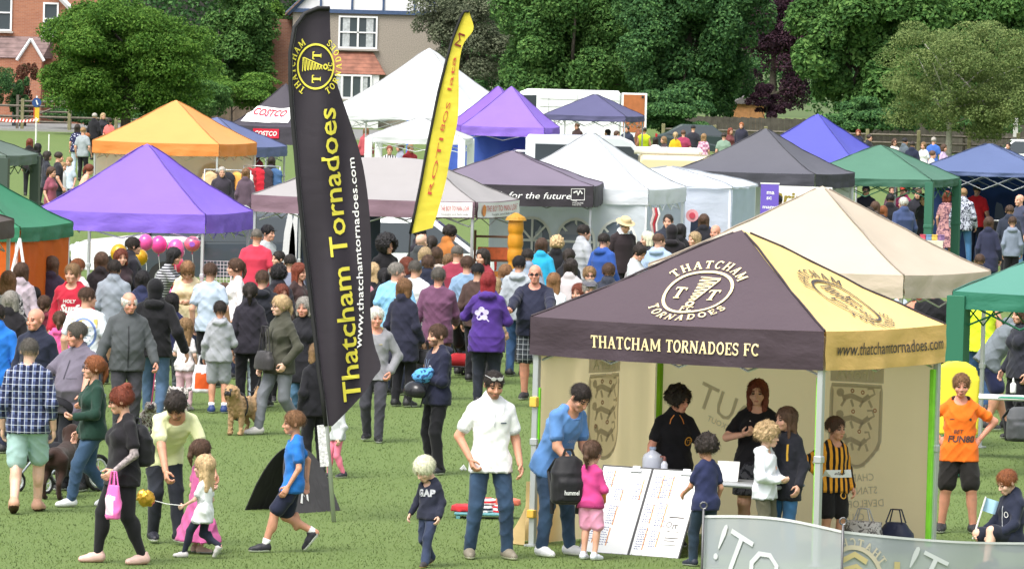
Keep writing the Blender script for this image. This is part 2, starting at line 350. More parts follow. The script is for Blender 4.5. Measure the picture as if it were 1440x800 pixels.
# ------------------------------------------------------------------ smooth bodies from distance fields
COR = np.array([(i, j, k) for i in (0, 1) for j in (0, 1) for k in (0, 1)])
EDG = [(a, b) for a in range(8) for b in range(a+1, 8) if np.abs(COR[a]-COR[b]).sum() == 1]
class SDF:
    def __init__(s, lo, hi, h):
        s.lo = np.array(lo, np.float32)-h; s.h = h; s.n = np.ceil((np.array(hi)+h-s.lo)/h).astype(int)+1
        s.v = np.full(s.n, 1.0, np.float32)
    def blk(s, lo, hi):
        a = np.clip(np.floor((np.array(lo)-s.lo)/s.h).astype(int)-1, 0, s.n); b = np.clip(np.ceil((np.array(hi)-s.lo)/s.h).astype(int)+2, 0, s.n)
        if (b <= a).any(): return None
        ax = [(s.lo[i]+s.h*np.arange(a[i], b[i], dtype=np.float32)) for i in range(3)]
        return (slice(a[0], b[0]), slice(a[1], b[1]), slice(a[2], b[2])), ax[0][:, None, None], ax[1][None, :, None], ax[2][None, None, :]
    def put(s, lo, hi, fn, k, sub=False):
        m = k+2*s.h; B = s.blk(np.array(lo)-m, np.array(hi)+m)
        if B is None: return
        sl, X, Y, Z = B; d = fn(X, Y, Z); a = s.v[sl]
        if sub: a, d = -a, d
        hh = np.maximum(k-np.abs(a-d), 0)/k; r = np.minimum(a, d)-hh*hh*k*.25
        s.v[sl] = -r if sub else r
    def cone(s, a, b, ra, rb, k=.02, sub=False):
        a = np.array(a, float); b = np.array(b, float); ba = b-a; L = max(1e-9, ba@ba); r = max(ra, rb)
        def fn(X, Y, Z):
            t = np.clip(((X-a[0])*ba[0]+(Y-a[1])*ba[1]+(Z-a[2])*ba[2])/L, 0, 1)
            return np.sqrt((X-a[0]-t*ba[0])**2+(Y-a[1]-t*ba[1])**2+(Z-a[2]-t*ba[2])**2)-(ra+t*(rb-ra))
        s.put(np.minimum(a, b)-r, np.maximum(a, b)+r, fn, k, sub)
    def ell(s, c, r, k=.02, sub=False, M=None):
        c = np.array(c, float); r = np.array(r, float); R = max(r)
        def fn(X, Y, Z):
            x, y, z = X-c[0], Y-c[1], Z-c[2]
            if M is not None: x, y, z = (M[0][0]*x+M[1][0]*y+M[2][0]*z, M[0][1]*x+M[1][1]*y+M[2][1]*z, M[0][2]*x+M[1][2]*y+M[2][2]*z)
            k0 = np.sqrt((x/r[0])**2+(y/r[1])**2+(z/r[2])**2); k1 = np.sqrt((x/r[0]**2)**2+(y/r[1]**2)**2+(z/r[2]**2)**2)+1e-6
            return k0*(k0-1)/k1
        s.put(c-R, c+R, fn, k, sub)
    def loft(s, O, M, rings, k=.03, wob=0.0):
        """rings (z, cy, rx, ry) along the local z of frame (O, M)"""
        g = np.array(rings, float); zs = g[:, 0]; O = np.array(O, float)
        pts = [O+np.array(M @ Vector((sx*q[2], q[1]+sy*q[3], q[0]))) for q in rings for sx in (-1, 1) for sy in (-1, 1)]
        def fn(X, Y, Z):
            x, y, z = X-O[0], Y-O[1], Z-O[2]
            lx = M[0][0]*x+M[1][0]*y+M[2][0]*z; ly = M[0][1]*x+M[1][1]*y+M[2][1]*z; lz = M[0][2]*x+M[1][2]*y+M[2][2]*z
            zz = np.clip(lz, zs[0], zs[-1]); rx = np.interp(zz, zs, g[:, 2]); ry = np.interp(zz, zs, g[:, 3]); cy = np.interp(zz, zs, g[:, 1])
            ax = np.abs(lx)/rx; ay = np.abs(ly-cy)/ry
            d = ((ax**2.3+ay**2.3)**(1/2.3)-1)*np.minimum(rx, ry)
            if wob: d = d+wob*(np.sin(lz*31+lx*9)*np.sin(lx*23+ly*17+1)+.6*np.sin(lz*53-lx*31))
            return np.maximum(d, np.maximum(zs[0]-lz, lz-zs[-1])).astype(np.float32)
        s.put(np.min(pts, 0), np.max(pts, 0), fn, k)
    def half(s, p, n):
        """keep only the side the normal n points away from"""
        p = np.array(p); n = np.array(n, float); n /= np.linalg.norm(n)
        X = (s.lo[0]+s.h*np.arange(s.n[0]))[:, None, None]; Y = (s.lo[1]+s.h*np.arange(s.n[1]))[None, :, None]; Z = (s.lo[2]+s.h*np.arange(s.n[2]))[None, None, :]
        s.v = np.maximum(s.v, ((X-p[0])*n[0]+(Y-p[1])*n[1]+(Z-p[2])*n[2]).astype(np.float32))
    def warp(s, amp, f, seed=0):
        X = (s.lo[0]+s.h*np.arange(s.n[0]))[:, None, None]*f; Y = (s.lo[1]+s.h*np.arange(s.n[1]))[None, :, None]*f; Z = (s.lo[2]+s.h*np.arange(s.n[2]))[None, None, :]*f
        s.v = s.v+amp*(np.sin(X*1.3+seed+np.sin(Z*1.7))*np.sin(Y*1.1+seed*2)+np.sin(Z*1.5+Y*.7+seed)*np.sin(X*2.3-Z)).astype(np.float32)
    def folds(s, amp, seed=0.0):
        X = (s.lo[0]+s.h*np.arange(s.n[0]))[:, None, None]; Y = (s.lo[1]+s.h*np.arange(s.n[1]))[None, :, None]; Z = (s.lo[2]+s.h*np.arange(s.n[2]))[None, None, :]
        a = 1-np.abs(np.sin(Z*17+X*15+2.2*np.sin(X*8+Z*4+seed)+1.6*np.sin(Y*9+seed)))
        b = 1-np.abs(np.sin(Z*15-X*17+2.0*np.sin(X*7-Z*5+2*seed)+1.3*np.sin(Y*11-seed)))
        m = .5+.5*np.sin(X*9+seed*3)*np.sin(Z*6+seed)
        s.v = s.v-amp*(a**3*m+b**3*(1-m)-.25).astype(np.float32)
    def mesh(s):
        v = s.v.copy()
        v[0] = v[-1] = 1; v[:, 0] = v[:, -1] = 1; v[:, :, 0] = v[:, :, -1] = 1
        ins = v < 0; n = np.array(v.shape)
        cnt = np.zeros(n-1, np.int8)
        for (i, j, k) in COR: cnt += ins[i:n[0]-1+i, j:n[1]-1+j, k:n[2]-1+k]
        act = (cnt > 0) & (cnt < 8); ci = np.argwhere(act); idx = np.full(n-1, -1, np.int64); idx[act] = np.arange(len(ci))
        val = np.stack([v[ci[:, 0]+c[0], ci[:, 1]+c[1], ci[:, 2]+c[2]] for c in COR], 1)
        acc = np.zeros((len(ci), 3)); w = np.zeros(len(ci))
        for a, b in EDG:
            va, vb = val[:, a], val[:, b]; m = (va < 0) != (vb < 0); t = va[m]/(va[m]-vb[m])
            acc[m] += COR[a]+t[:, None]*(COR[b]-COR[a]); w[m] += 1
        P = s.lo+s.h*(ci+acc/np.maximum(w, 1)[:, None])
        Q = []
        for ax in range(3):
            b, c = (ax+1) % 3, (ax+2) % 3
            s0 = [slice(1, -1)]*3; s1 = [slice(1, -1)]*3
            s0[ax] = slice(0, -1); s1[ax] = slice(1, None)
            A, B = ins[tuple(s0)], ins[tuple(s1)]
            for flip, mk in ((0, A & ~B), (1, ~A & B)):
                e = np.argwhere(mk); e[:, b] += 1; e[:, c] += 1
                if not len(e): continue
                def cell(db, dc):
                    q = e.copy(); q[:, b] -= db; q[:, c] -= dc; return idx[q[:, 0], q[:, 1], q[:, 2]]
                q = np.stack([cell(1, 1), cell(0, 1), cell(0, 0), cell(1, 0)], 1)
                Q.append(q[:, ::-1] if flip else q)
        Q = np.concatenate(Q) if Q else np.zeros((0, 4), np.int64)
        Q = Q[(Q >= 0).all(1)]
        return P.astype(np.float32), Q.astype(np.int32)

# ------------------------------------------------------------------ heads, hands, hair, hats, shoes (in units of their own size)
def head_tpl(kind, h):
    s = SDF((-.45, -.6, -.32), (.45, .55, 1.03), h); f = kind == 'f'; c = kind == 'c'
    s.ell((0, .045, .635), (.335, .415, .372), .02)
    s.ell((0, -.12, .3), (.235 if f else .255, .27, .27), .1)
    s.cone((-.06, -.27, .09), (.06, -.27, .09), .075 if c or f else .095, .075 if c or f else .095, .1)
    s.ell((-.17, -.25, .34), (.12, .11, .11), .06); s.ell((.17, -.25, .34), (.12, .11, .11), .06)
    s.cone((-.15, -.335, .55), (.15, -.335, .55), .05, .05, .06)
    for x in (-.135, .135): s.ell((x, -.425, .475), (.075, .05, .045), .05, sub=True); s.ell((x, -.345, .47), (.06, .05, .035), .02)
    s.cone((0, -.38, .5), (0, -.455, .325), .028, .052 if not c else .045, .035)
    for x in (-.05, .05): s.ell((x, -.415, .31), (.035, .045, .03), .02)
    s.ell((0, -.372, .2), (.1, .05, .028), .02); s.ell((0, -.362, .155), (.085, .05, .028), .02)
    for x in (-1, 1): s.ell((x*.345, .05, .45), (.035, .075, .115), .02)
    r = .185 if (f or c) else .225
    s.cone((0, .08, .25), (0, .13, -.3), r, r*1.08, .06)
    P, Q = s.mesh(); C = P[Q].mean(1); x, y, z = np.abs(C[:, 0]), C[:, 1], C[:, 2]; m = np.zeros(len(Q), np.int32)
    fr = y < -.22
    m[fr & ((((x-.135)/.062)**2+((z-.472)/.034)**2) < 1)] = 1
    m[fr & ((x-.135)**2 < .075**2) & (np.abs(z-.565+.15*(x-.135)) < .022)] = 2
    m[fr & (x < .085) & (np.abs(z-.18) < .034)] = 3
    bd = (y < -.06) & (z < .3-.05*x) & (z > .02) & ~((x < .07) & (np.abs(z-.18) < .03)) & (x+.6*(z-.33) < .3) & ~((x < .16) & (z > .27)) & (y < -.1+.3*z)
    return P, Q, m, bd & (m == 0)
def hair_tpl(st, h):
    s = SDF((-.75, -.75, -1.1), (.75, .95, 1.45), h)
    def cap(g, zf, zb, wob=0.0, face=.4):
        s.ell((0, .06, .64), (.34+g, .42+g, .375+g), .02)
        if wob: s.warp(wob, 14 if wob > .03 else 22, 1.0)
        s.ell((0, -.52, .34), (.285, .42, face), .03, sub=True)
        s.half((0, 0, zf*.55+zb*.45), (0, .0+(zf-zb)*.9, -1))
    if st == 'short': cap(.045, .5, .2, .012)
    elif st == 'crew': cap(.022, .55, .25, .004)
    elif st == 'messy': cap(.085, .42, .15, .035, .36)
    elif st == 'curly': cap(.14, .38, .1, .06, .36)
    elif st == 'afro': cap(.34, .2, -.1, .06, .5)
    elif st == 'fringe': cap(.035, .5, .2, .01); s.half((0, 0, .7), (0, 0, 1))
    elif st in ('long', 'longw', 'bob', 'pony', 'bun', 'mop', 'tail'):
        cap(.065 if st != 'mop' else .1, .4, .1, .016 if st != 'longw' else .03, .42 if st != 'mop' else .3)
        if st in ('long', 'longw'):
            g = .0 if st == 'long' else .05
            for x in (-.24, -.1, .1, .24): s.cone((x, .22, .6), (x*1.15, .27, -.55), .2, .1+g, .06)
            for x in (-1, 1): s.cone((x*.31, .02, .55), (x*.3, .0, -.3), .1+g, .07+g, .05)
            if g: s.warp(.02, 17, 2.0)
        if st == 'bob':
            for x in (-.22, 0, .22): s.cone((x, .2, .6), (x*1.2, .22, .06), .22, .17, .06)
            for x in (-1, 1): s.cone((x*.31, .0, .55), (x*.32, -.04, .1), .11, .1, .05)
            s.warp(.012, 19, 2.0)
        if st in ('pony', 'tail'): s.ell((0, .5, .72), (.1, .1, .1), .04); s.cone((0, .52, .7), (0, .58, .3), .1, .12, .04); s.cone((0, .58, .3), (0, .5, -.15), .12, .05, .04)
        if st == 'bun': s.ell((0, .3, 1.0), (.2, .2, .17), .03); s.warp(.015, 18, 3.0)
    s.warp(.013, 41, 5.0); P, Q = s.mesh(); return P, Q
def hat_tpl(st, h):
    s = SDF((-.95, -1.1, -.4), (.95, 1.0, 1.5), h)
    if st == 'cap':
        s.ell((0, .05, .68), (.37, .45, .38), .02); s.half((0, 0, .62), (0, .1, -1)); s.ell((0, -.5, .66), (.27, .3, .03), .02)
    elif st == 'flat':
        s.ell((0, .02, .82), (.4, .5, .2), .02, M=Matrix.Rotation(R_(10), 3, 'X')); s.ell((0, -.42, .7), (.27, .2, .05), .05)
    elif st == 'beanie': s.ell((0, .05, .68), (.38, .46, .42), .02); s.half((0, 0, .58), (0, .15, -1))
    elif st == 'brim':
        s.ell((0, .03, .72), (.75, .85, .05), .03); s.loft((0, .03, .7), Matrix.Identity(3), [(0, 0, .38, .46), (.3, 0, .36, .43), (.4, 0, .28, .36)], .05)
        s.ell((0, .03, 1.16), (.08, .3, .1), .06, sub=True)
    elif st == 'hood':
        s.ell((0, .08, .6), (.43, .5, .48), .02); s.cone((0, .15, .2), (0, .12, -.15), .36, .34, .1); s.ell((0, -.55, .45), (.28, .42, .38), .04, sub=True)
        s.half((0, 0, -.2), (0, 0, -1))
    P, Q = s.mesh(); return P, Q
def hand_tpl(curl, h):
    """length 1 from the wrist down -z; palm faces -x for the hand at x > 0; thumb towards -y"""
    s = SDF((-.45, -.5, -1.1), (.3, .4, .2), h)
    s.loft((0, 0, 0), Matrix.Identity(3), [(-.5, 0, .1, .215), (-.3, 0, .115, .22), (-.08, 0, .1, .16), (.12, 0, .1, .13)], .05)
    for i, (y, L, r) in enumerate(((-.165, .43, .062), (-.055, .49, .064), (.055, .45, .062), (.16, .35, .054))):
        p = Vector((0, y, -.46)); a = 12+curl*20
        for q in (.45, .32, .26):
            e = p+Vector((-math.sin(R_(a)), (y*.12), -math.cos(R_(a))))*L*q; s.cone(p, e, r, r*.92, .012); p = e; a += curl*38+8
    p = Vector((-.02, -.15, -.12)); e = p+Vector((-.12, -.17, -.17)); s.cone(p, e, .085, .068, .03); s.cone(e, e+Vector((-.07-.08*curl, -.03+.05*curl, -.18)), .066, .05, .012)
    return s.mesh()
TPL = {}
def tpl(f, st, h):
    k = (f.__name__, st, h)
    if k not in TPL: TPL[k] = f(st, h)
    return TPL[k]
def shoe_mesh(h):
    if ('shoe', h) in TPL: return TPL['shoe', h]
    s = SDF((-.25, -.75, -.05), (.25, .35, .5), h)
    s.cone((0, .08, .17), (0, -.2, .15), .17, .165, .05); s.cone((0, -.2, .13), (0, -.5, .1), .16, .115, .05); s.cone((0, .05, .2), (0, .04, .36), .15, .13, .06)
    s.half((0, 0, .01), (0, 0, -1)); s.half((0, 0, .4), (0, 0, 1))
    P, Q = s.mesh(); m = (P[Q].mean(1)[:, 2] < .085).astype(np.int32); TPL['shoe', h] = (P, Q, m); return P, Q, m

# ------------------------------------------------------------------ people
ARM = {'down': (.035, .02, -.3), 'slack': (.05, .06, -.29), 'hip': (.03, .0, -.2), 'pocket': (.02, .05, -.265), 'front': (-.055, .14, -.18), 'phone': (-.05, .17, -.1),
       'fold': (-.1, .125, -.14), 'reach': (-.02, .26, -.13), 'reachlow': (0, .2, -.22), 'up': (.03, .14, .14), 'back': (-.06, -.09, -.21), 'out': (.19, .06, -.2),
       'swf': (.03, .12, -.27), 'swb': (.04, -.1, -.27), 'face': (-.05, .12, .03), 'carry': (.03, .09, -.28), 'outdown': (.1, .03, -.28)}
LEG = {'stand': ((.058, 0, 0), (.058, 0, 0)), 'wide': ((.1, .02, 0), (.1, -.01, 0)), 'walka': ((.045, .15, 0), (.045, -.15, .028)), 'walkb': ((.045, -.15, .028), (.045, .15, 0)),
       'stepa': ((.05, .09, 0), (.05, -.07, .01)), 'stepb': ((.05, -.07, .01), (.05, .09, 0)), 'rest': ((.06, .05, 0), (.055, -.01, 0)), 'strip': ((.05, .2, 0), (.05, -.17, .09)), 'kick': ((.05, .03, 0), (.03, -.26, .13))}
def ik(a, t, l1, l2, hint):
    a, t, hint = Vector(a), Vector(t), Vector(hint); d = t-a; L = min(d.length, (l1+l2)*.999); d.normalize()
    x = (l1*l1-l2*l2+L*L)/(2*L); y = math.sqrt(max(0, l1*l1-x*x)); hp = hint-d*hint.dot(d); hp.normalize()
    return a+d*x+hp*y, a+d*L
SKIN = {'a': '#dbaa93', 'b': '#cf9a80', 'c': '#e3bba6', 'd': '#b07a5c', 'e': '#8a5a40', 'r': '#d99c86'}
HAIR = {'brown': '#3b2a20', 'dark': '#1d1714', 'black': '#121012', 'blond': '#ad9470', 'lblond': '#d6cab2', 'grey': '#8b867f', 'white': '#cfcac2', 'ginger': '#7d4a2b', 'sandy': '#7d6244', 'auburn': '#5a2a1c', 'lbrown': '#63472f', 'sgrey': '#55504a', 'red': '#6d1f22'}
PEOPLE = []
def person(label, px, hy=None, fy=None, H=None, f=0, b='m', top='tee', tc='#888888', tp=None, tc2=None, bot='jeans', bc='#27303f', bp=None, bc2=None,
           hair='short', hc='brown', arms=('down', 'slack'), legs='stand', lean=0, side=0, yaw=0, nod=0, skin='a', g=1.0, belly=0.0, shoes='#2a2a2c', sole='#c9c9c9',
           hat=None, hatc='#222222', specs=None, beard=None, hem=None, hood=None, collar=None, group=None, hipz=None, feet=True, kn=None, socks=None, flare=.1, sc=1.0, ptsc=1.0, tat=False, loc=None):
    """px, hy: column and row of the crown; fy: row of the feet (or H, the height in metres)"""
    if loc is not None: p = Vector(loc)
    elif fy is not None:
        p = at(px, fy, 0)
        if H is None: H = (fy-hy)/(fy-hor(px))*CH
    else: p = at(px, hy, H); p.z = 0
    dist = p.y; s = FPX/dist
    v = max(.0125, .95/s); near = s > 95; mid = s > 62
    if not mid: v = max(v, 1.25/s)
    hl = .166+.046*H if b != 'c' else .178+.033*H
    B = (H-hl*.965)/.865 if H > .3 else H
    c = b == 'c'; fm = b == 'f'
    root = empty('person', (p.x, p.y, p.z), R_(f), label, 'person', group or 'people at the fair')
    # skeleton
    hw = (.052 if not c else .048)*B; L1 = L2 = .245*B; ank = .045*B
    lg = LEG[legs] if isinstance(legs, str) else legs
    ft = []
    for sx, o in zip((1, -1), lg): ft.append(Vector((sx*o[0]*B, -o[1]*B, ank+o[2]*B)))
    if hipz is None:
        hz = .533*B
        for sx, t in zip((1, -1), ft):
            dx = math.hypot(t.x-sx*hw, t.y); hz = min(hz, t.z+math.sqrt(max(.01, (L1+L2)**2*.996-dx*dx)))
    else: hz = hipz*B
    lr = R_(lean); Rt = Matrix.Rotation(lr, 3, 'X') @ Matrix.Rotation(R_(side), 3, 'Y')
    hb = -math.sin(lr)*.1*B if lean > 25 else 0
    O = Vector((0, -hb, hz)); T = lambda q: O+Rt @ Vector(q)
    shw = (.096 if b == 'm' else .083 if fm else .08)*B*(1+(g-1)*.4)
    sh = [T((sx*shw, .004*B, .268*B)) for sx in (1, -1)]
    kn_ = []; an_ = []
    for i, (sx, t) in enumerate(zip((1, -1), ft)):
        k, e = ik(O+Vector((sx*hw, 0, -.005*B)), t, L1, L2, (sx*.12, -1, 0) if kn is None else kn[i]); kn_.append(k); an_.append(e)
    el_, wr_ = [], []
    for i, sx in enumerate((1, -1)):
        a = ARM[arms[i]] if isinstance(arms[i], str) else arms[i]
        wide = (g-1)*.07+belly*.1+.008
        t = sh[i]+Vector((sx*(a[0]+wide), -a[1]-belly*.3*(a[0] < -.02), a[2]))*B
        nm = arms[i] if isinstance(arms[i], str) else ''
        hint = (sx*1, .25, 0) if nm in ('hip',) else (sx*.8, .7, -.2) if nm in ('phone', 'front', 'fold', 'pocket', 'back') else (sx*.35, .7, -.5)
        e, w = ik(sh[i], t, .168*B, .15*B, hint); el_.append(e); wr_.append(w)
    Rh = Matrix.Rotation(R_(yaw), 3, 'Z') @ Matrix.Rotation(R_(lean*.55+nod), 3, 'X') @ Matrix.Rotation(R_(side*.5), 3, 'Y')
    HO = T((0, -.004*B, .335*B)) - Rh @ Vector((0, .06*hl, -.01*hl))
    # body
    allp = sh+kn_+an_+el_+wr_+[O, HO]; mn = np.min([tuple(q) for q in allp], 0)-.17*B*g; mx = np.max([tuple(q) for q in allp], 0)+.17*B*g; mn[2] = max(mn[2], -.02)
    bw = belly*.05*B
    rings = {'m': [(-.06, 0, .07, .055), (0, 0, .094, .068), (.07, 0, .086, .06), (.14, 0, .09, .062), (.21, 0, .1, .07), (.25, 0, .096, .062), (.28, .003, .078, .052), (.305, .005, .052, .042), (.335, .006, .036, .036)],
             'f': [(-.06, 0, .076, .056), (0, 0, .1, .07), (.08, 0, .075, .055), (.14, 0, .078, .058), (.21, -.004, .088, .064), (.25, 0, .083, .057), (.28, .003, .066, .046), (.305, .005, .042, .036), (.335, .006, .03, .032)],
             'c': [(-.06, 0, .07, .055), (0, 0, .083, .062), (.08, 0, .078, .06), (.15, 0, .082, .06), (.21, 0, .088, .06), (.25, 0, .081, .056), (.28, .003, .066, .048), (.305, .005, .045, .04), (.335, .006, .034, .034)]}[b]
    def tor(e=0.0, z0=None, z1=.335, flare=0.0, eb=0.0, st=0.0):
        out = []; r1 = rings[1]; r4 = [q for q in rings if abs(q[0]-.21) < .001][0]
        for z, cy, rx, ry in rings:
            if st and 0 < z < .21: w_ = z/.21; rx = max(rx, st*(r1[2]*(1-w_)+r4[2]*w_)); ry = max(ry, st*(r1[3]*(1-w_)+r4[3]*w_))
            gg = g if z < .25 else 1+(g-1)*.5; bb = bw*math.exp(-((z-.09)/.075)**2)
            out.append((z*B, cy*B-bb*.75, rx*B*gg+e+bb*.25, ry*B*(gg if z < .25 else 1)+e+eb+bb*.6))
        if z0 is not None:
            zz = [q[0] for q in out]; first = tuple(np.interp(z0*B, zz, [q[i] for q in out]) for i in (1, 2, 3))
            if z0 < -.06: first = (0, rings[1][2]*B*g+e, rings[1][3]*B*g+e+bw*.3)
            out = [(z0*B, first[0], first[1]+flare, first[2]+flare)]+[q for q in out if q[0] > z0*B+.03*B and (z0 >= -.06 or q[0] >= -.01)]
        zz = [q[0] for q in out]
        if z1 < .335: last = tuple(np.interp(z1*B, zz, [q[i] for q in out]) for i in (1, 2, 3)); out = [q for q in out if q[0] < z1*B-.01*B]+[(z1*B, *last)]
        return out
    lt, lk, la = (.052*B*g, .036*B*(1+(g-1)*.6), .023*B); hid = .68 if bot in ('jeans', 'legg', 'wide') else 1.0; hida = .75 if top in ('long', 'jacket', 'hoodie', 'coat', 'puffer') else 1.0
    S = SDF(mn, mx, v*1.15); S.loft(O, Rt, tor(-.008), .03)
    if fm:
        for sx in (1, -1): S.ell(T((sx*.043*B, -.05*B, .2*B)), (.042*B, .036*B, .042*B), .02)
    for i, sx in enumerate((1, -1)):
        hp = O+Vector((sx*hw, 0, -.005*B)); S.cone(hp, kn_[i], lt*.93*hid, lk*hid, .02); S.cone(kn_[i], an_[i], lk*.95*hid, la*hid, .02)
        cm = kn_[i].lerp(an_[i], .3); S.ell((cm.x, cm.y+.012*B*hid, cm.z), (.03*B*g*hid, .03*B*g*hid, .07*B), .02)
        S.cone(an_[i], an_[i]+Vector((0, -.03*B, -.02*B)), .02*B, .016*B, .02)
        ar = (.03 if b == 'm' else .025)*B*(1+(g-1)*.7)
        S.cone(sh[i], el_[i], ar*1.05*hida, ar*.85*hida, .025); S.cone(el_[i], wr_[i], ar*.86*(hida if sc == 1.0 else 1), ar*.58, .015)
        S.cone(T((sx*.03*B, .008*B, .312*B)), sh[i], .024*B, ar*.95*hida, .03)
    BV, BQ = S.mesh(); BM = np.zeros(len(BQ), np.int32)
    if tat:
        Cc = BV[BQ].mean(1)
        for i in (0, 1):
            ba = np.array(wr_[i]-el_[i]); tt = np.clip((Cc-np.array(el_[i]))@ba/(ba@ba), -.7, 1); d = np.linalg.norm(Cc-np.array(el_[i])-tt[:, None]*ba, axis=1); BM[d < .09*B*.6] = 5
    parts = [(BV, BQ, BM)]
    hh = .03 if near else (.042 if mid else .07)
    P, Q, m, bd = tpl(head_tpl, b, hh)
    m = m.copy()
    if beard: m[bd] = 4
    Ra = np.array(Rh); parts.append((P*hl@Ra.T+np.array(HO), Q, m))
    hs_ = .105*B
    for i, sx in enumerate((1, -1)):
        d = (wr_[i]-el_[i]).normalized(); nm = arms[i] if isinstance(arms[i], str) else ''
        if nm in ('pocket',): d = (d+Vector((0, -.1, -.6))).normalized()
        inw = Vector((-sx, 0, 0)) if nm not in ('phone', 'front') else Vector((-sx*.3, .2, 1))
        if nm == 'hip': inw = Vector((-sx*.2, 1, 0))
        z = -d; x = (-inw)-z*(-inw).dot(z)
        x = (x if x.length > .05 else Vector((0, 1, 0))-z*z.y).normalized(); y = z.cross(x)
        hv, hq = tpl(hand_tpl, 1.0 if nm in ('phone', 'front', 'fold', 'carry', 'hip', 'pocket') or not nm else .45, .045 if near else (.07 if mid else .11))
        V = hv.copy(); V[:, 0] *= 1
        ML = np.array((tuple(x), tuple(y), tuple(z)))    # rows are local axes
        if sx > 0: Vv = V@ML
        else:
            y2 = x.cross(z)  # mirrored hand keeps its thumb to the front
            Vv = V@np.array((tuple(x), tuple(y2), tuple(z)))
        # keep the thumb on the side nearer the front
        parts.append((Vv*hs_+np.array(wr_[i]), hq if sx > 0 else hq[:, ::-1], np.zeros(len(hq), np.int32)))
    o = 0; Vs = []; Qs = []; Ms = []
    for P, Q, m in parts: Vs.append(P); Qs.append(Q+o); Ms.append(m); o += len(P)
    sk = hexc(SKIN.get(skin, skin), .95); hcx = hexc(HAIR.get(hc, hc), {'dark': 1.7, 'black': 1.6, 'brown': 1.6, 'auburn': 1.3, 'lbrown': 1.3, 'red': 1.2}.get(hc, .95))
    mats = [skinmat(sk), plain('eyes', (.05, .04, .035), rough=.25), plain('eyebrows', mul(hcx, .8) if hc not in ('white', 'lblond') else mul(sk, .55), rough=.8),
            plain('lips', (sk[0]*.72, sk[1]*.48, sk[2]*.5), rough=.5), plain('stubble', tuple((.62*a+.3*c_ if beard == 'brown' else .35*a+.5*c_) for a, c_ in zip(hexc(HAIR.get(beard or hc, '#333333'), .9), sk)), rough=.9)]
    if tat: mats.append(plain('tattooed_skin', (.26, .22, .22), rough=.55, var=.75, bs=38))
    obj('body', mesh_np('body', np.concatenate(Vs), np.concatenate(Qs), mats, np.concatenate(Ms)), root)
    # trousers, shorts, skirt
    bmat = fabric(hexc(bc), bp or ('denim' if bot == 'jeans' and bc.startswith('#2') and near else None), hexc(bc2) if bc2 else None, ptsc)
    if bot != 'none':
        S = SDF((mn[0]-.04, mn[1]-.04, -.02), (mx[0]+.04, mx[1]+.04, hz+.2*B), v)
        e = {'jeans': .012, 'legg': .004, 'shorts': .018, 'skirt': .01, 'wide': .02}[bot]
        S.loft(O, Rt, tor(min(e, .007), None, .05), .025)
        for i, sx in enumerate((1, -1)):
            hp = O+Vector((sx*hw, 0, -.005*B)); k, a = kn_[i], an_[i]
            if bot == 'shorts':
                q = hp.lerp(k, .86); S.cone(hp, q, lt+.018, lt*.86+.022, .02)
            elif bot == 'skirt': pass
            else:
                S.cone(hp, k, lt+e, lk+e*1.1, .02)
                q = k.lerp(a, .97); w = {'jeans': .018, 'legg': .004, 'wide': .034}[bot]
                S.cone(k, q, lk+e, la+w, .015)
                if bot == 'legg': cm = k.lerp(a, .3); S.ell((cm.x, cm.y+.012*B, cm.z), (.033*B*g, .033*B*g, .075*B), .02)
        if bot == 'skirt': S.loft((O.x, O.y, O.z-.2*B), Matrix.Identity(3), [(0, 0, .135*B, .11*B), (.2*B, 0, .1*B*g+.012, .075*B*g+.012)], .02, .004)
        if bot in ('jeans', 'wide', 'shorts') and near:
            S.folds(.012, px*.37)
        P, Q = S.mesh(); obj({'jeans': 'trousers', 'legg': 'leggings', 'shorts': 'shorts', 'skirt': 'skirt', 'wide': 'trousers'}[bot], mesh_np('trousers', P, Q, [bmat]), root)
    # top
    tmat = fabric(hexc(tc), tp, hexc(tc2) if tc2 else None, ptsc)
    thick = {'tee': .012, 'polo': .014, 'long': .016, 'jacket': .02, 'hoodie': .02, 'vest': .008, 'dress': .01, 'coat': .02, 'puffer': .032, 'gilet': .02}[top]*min(1, B/1.5+.1)
    hm = hem if hem is not None else {'tee': -.075, 'polo': -.07, 'long': -.06, 'jacket': -.075, 'hoodie': -.06, 'vest': -.05, 'dress': -.3, 'coat': -.17, 'puffer': -.07, 'gilet': -.06}[top]
    S = SDF((mn[0]-.05, mn[1]-.06, max(-.02, hz-.62*B)), (mx[0]+.05, mx[1]+.06, mx[2]), v)
    st_ = {'m': .93, 'f': .9, 'c': .97}[b]; be = {'jeans': .012, 'legg': .004, 'shorts': .018, 'skirt': .012, 'wide': .02, 'none': 0}[bot]
    if hm < -.1 and lean < 25:
        fl = flare*B if top == 'dress' else .014
        S.loft(O, Rt, [((hm-.03)*B, 0, rings[1][2]*B*g+thick+fl, rings[1][3]*B*g+thick+fl*.8+bw*.3), (0, -bw*.3, rings[1][2]*B*g+thick+.006, rings[1][3]*B*g+thick+.006+bw*.5), (.06*B, -bw*.6, rings[2][2]*B*g+thick, rings[2][3]*B*g+thick+bw*.5)], .03, .006 if top == 'dress' else .003)
        S.loft(O, Rt, tor(thick, 0.0, .325, st=st_ if top != 'dress' else .9), .03, .0025 if near else 0)
    else: S.loft(O, Rt, tor(thick+.004, max(hm-.03, -.17), .325, .006, st=st_), .03, .003 if near else 0)
    for i, sx in enumerate((1, -1)):
        hp = O+Vector((sx*hw, 0, -.005*B)); S.cone(hp, hp.lerp(kn_[i], .3 if hm > -.13 else min(.95, -hm*3.2)), lt+be+thick*.7+.005, lt*.9+be+thick*.7+.005, .03)
        S.cone(T((sx*.035*B, .008*B, .31*B)), sh[i], .024*B+thick, (.03 if b == 'm' else .025)*B+thick*.8, .03)
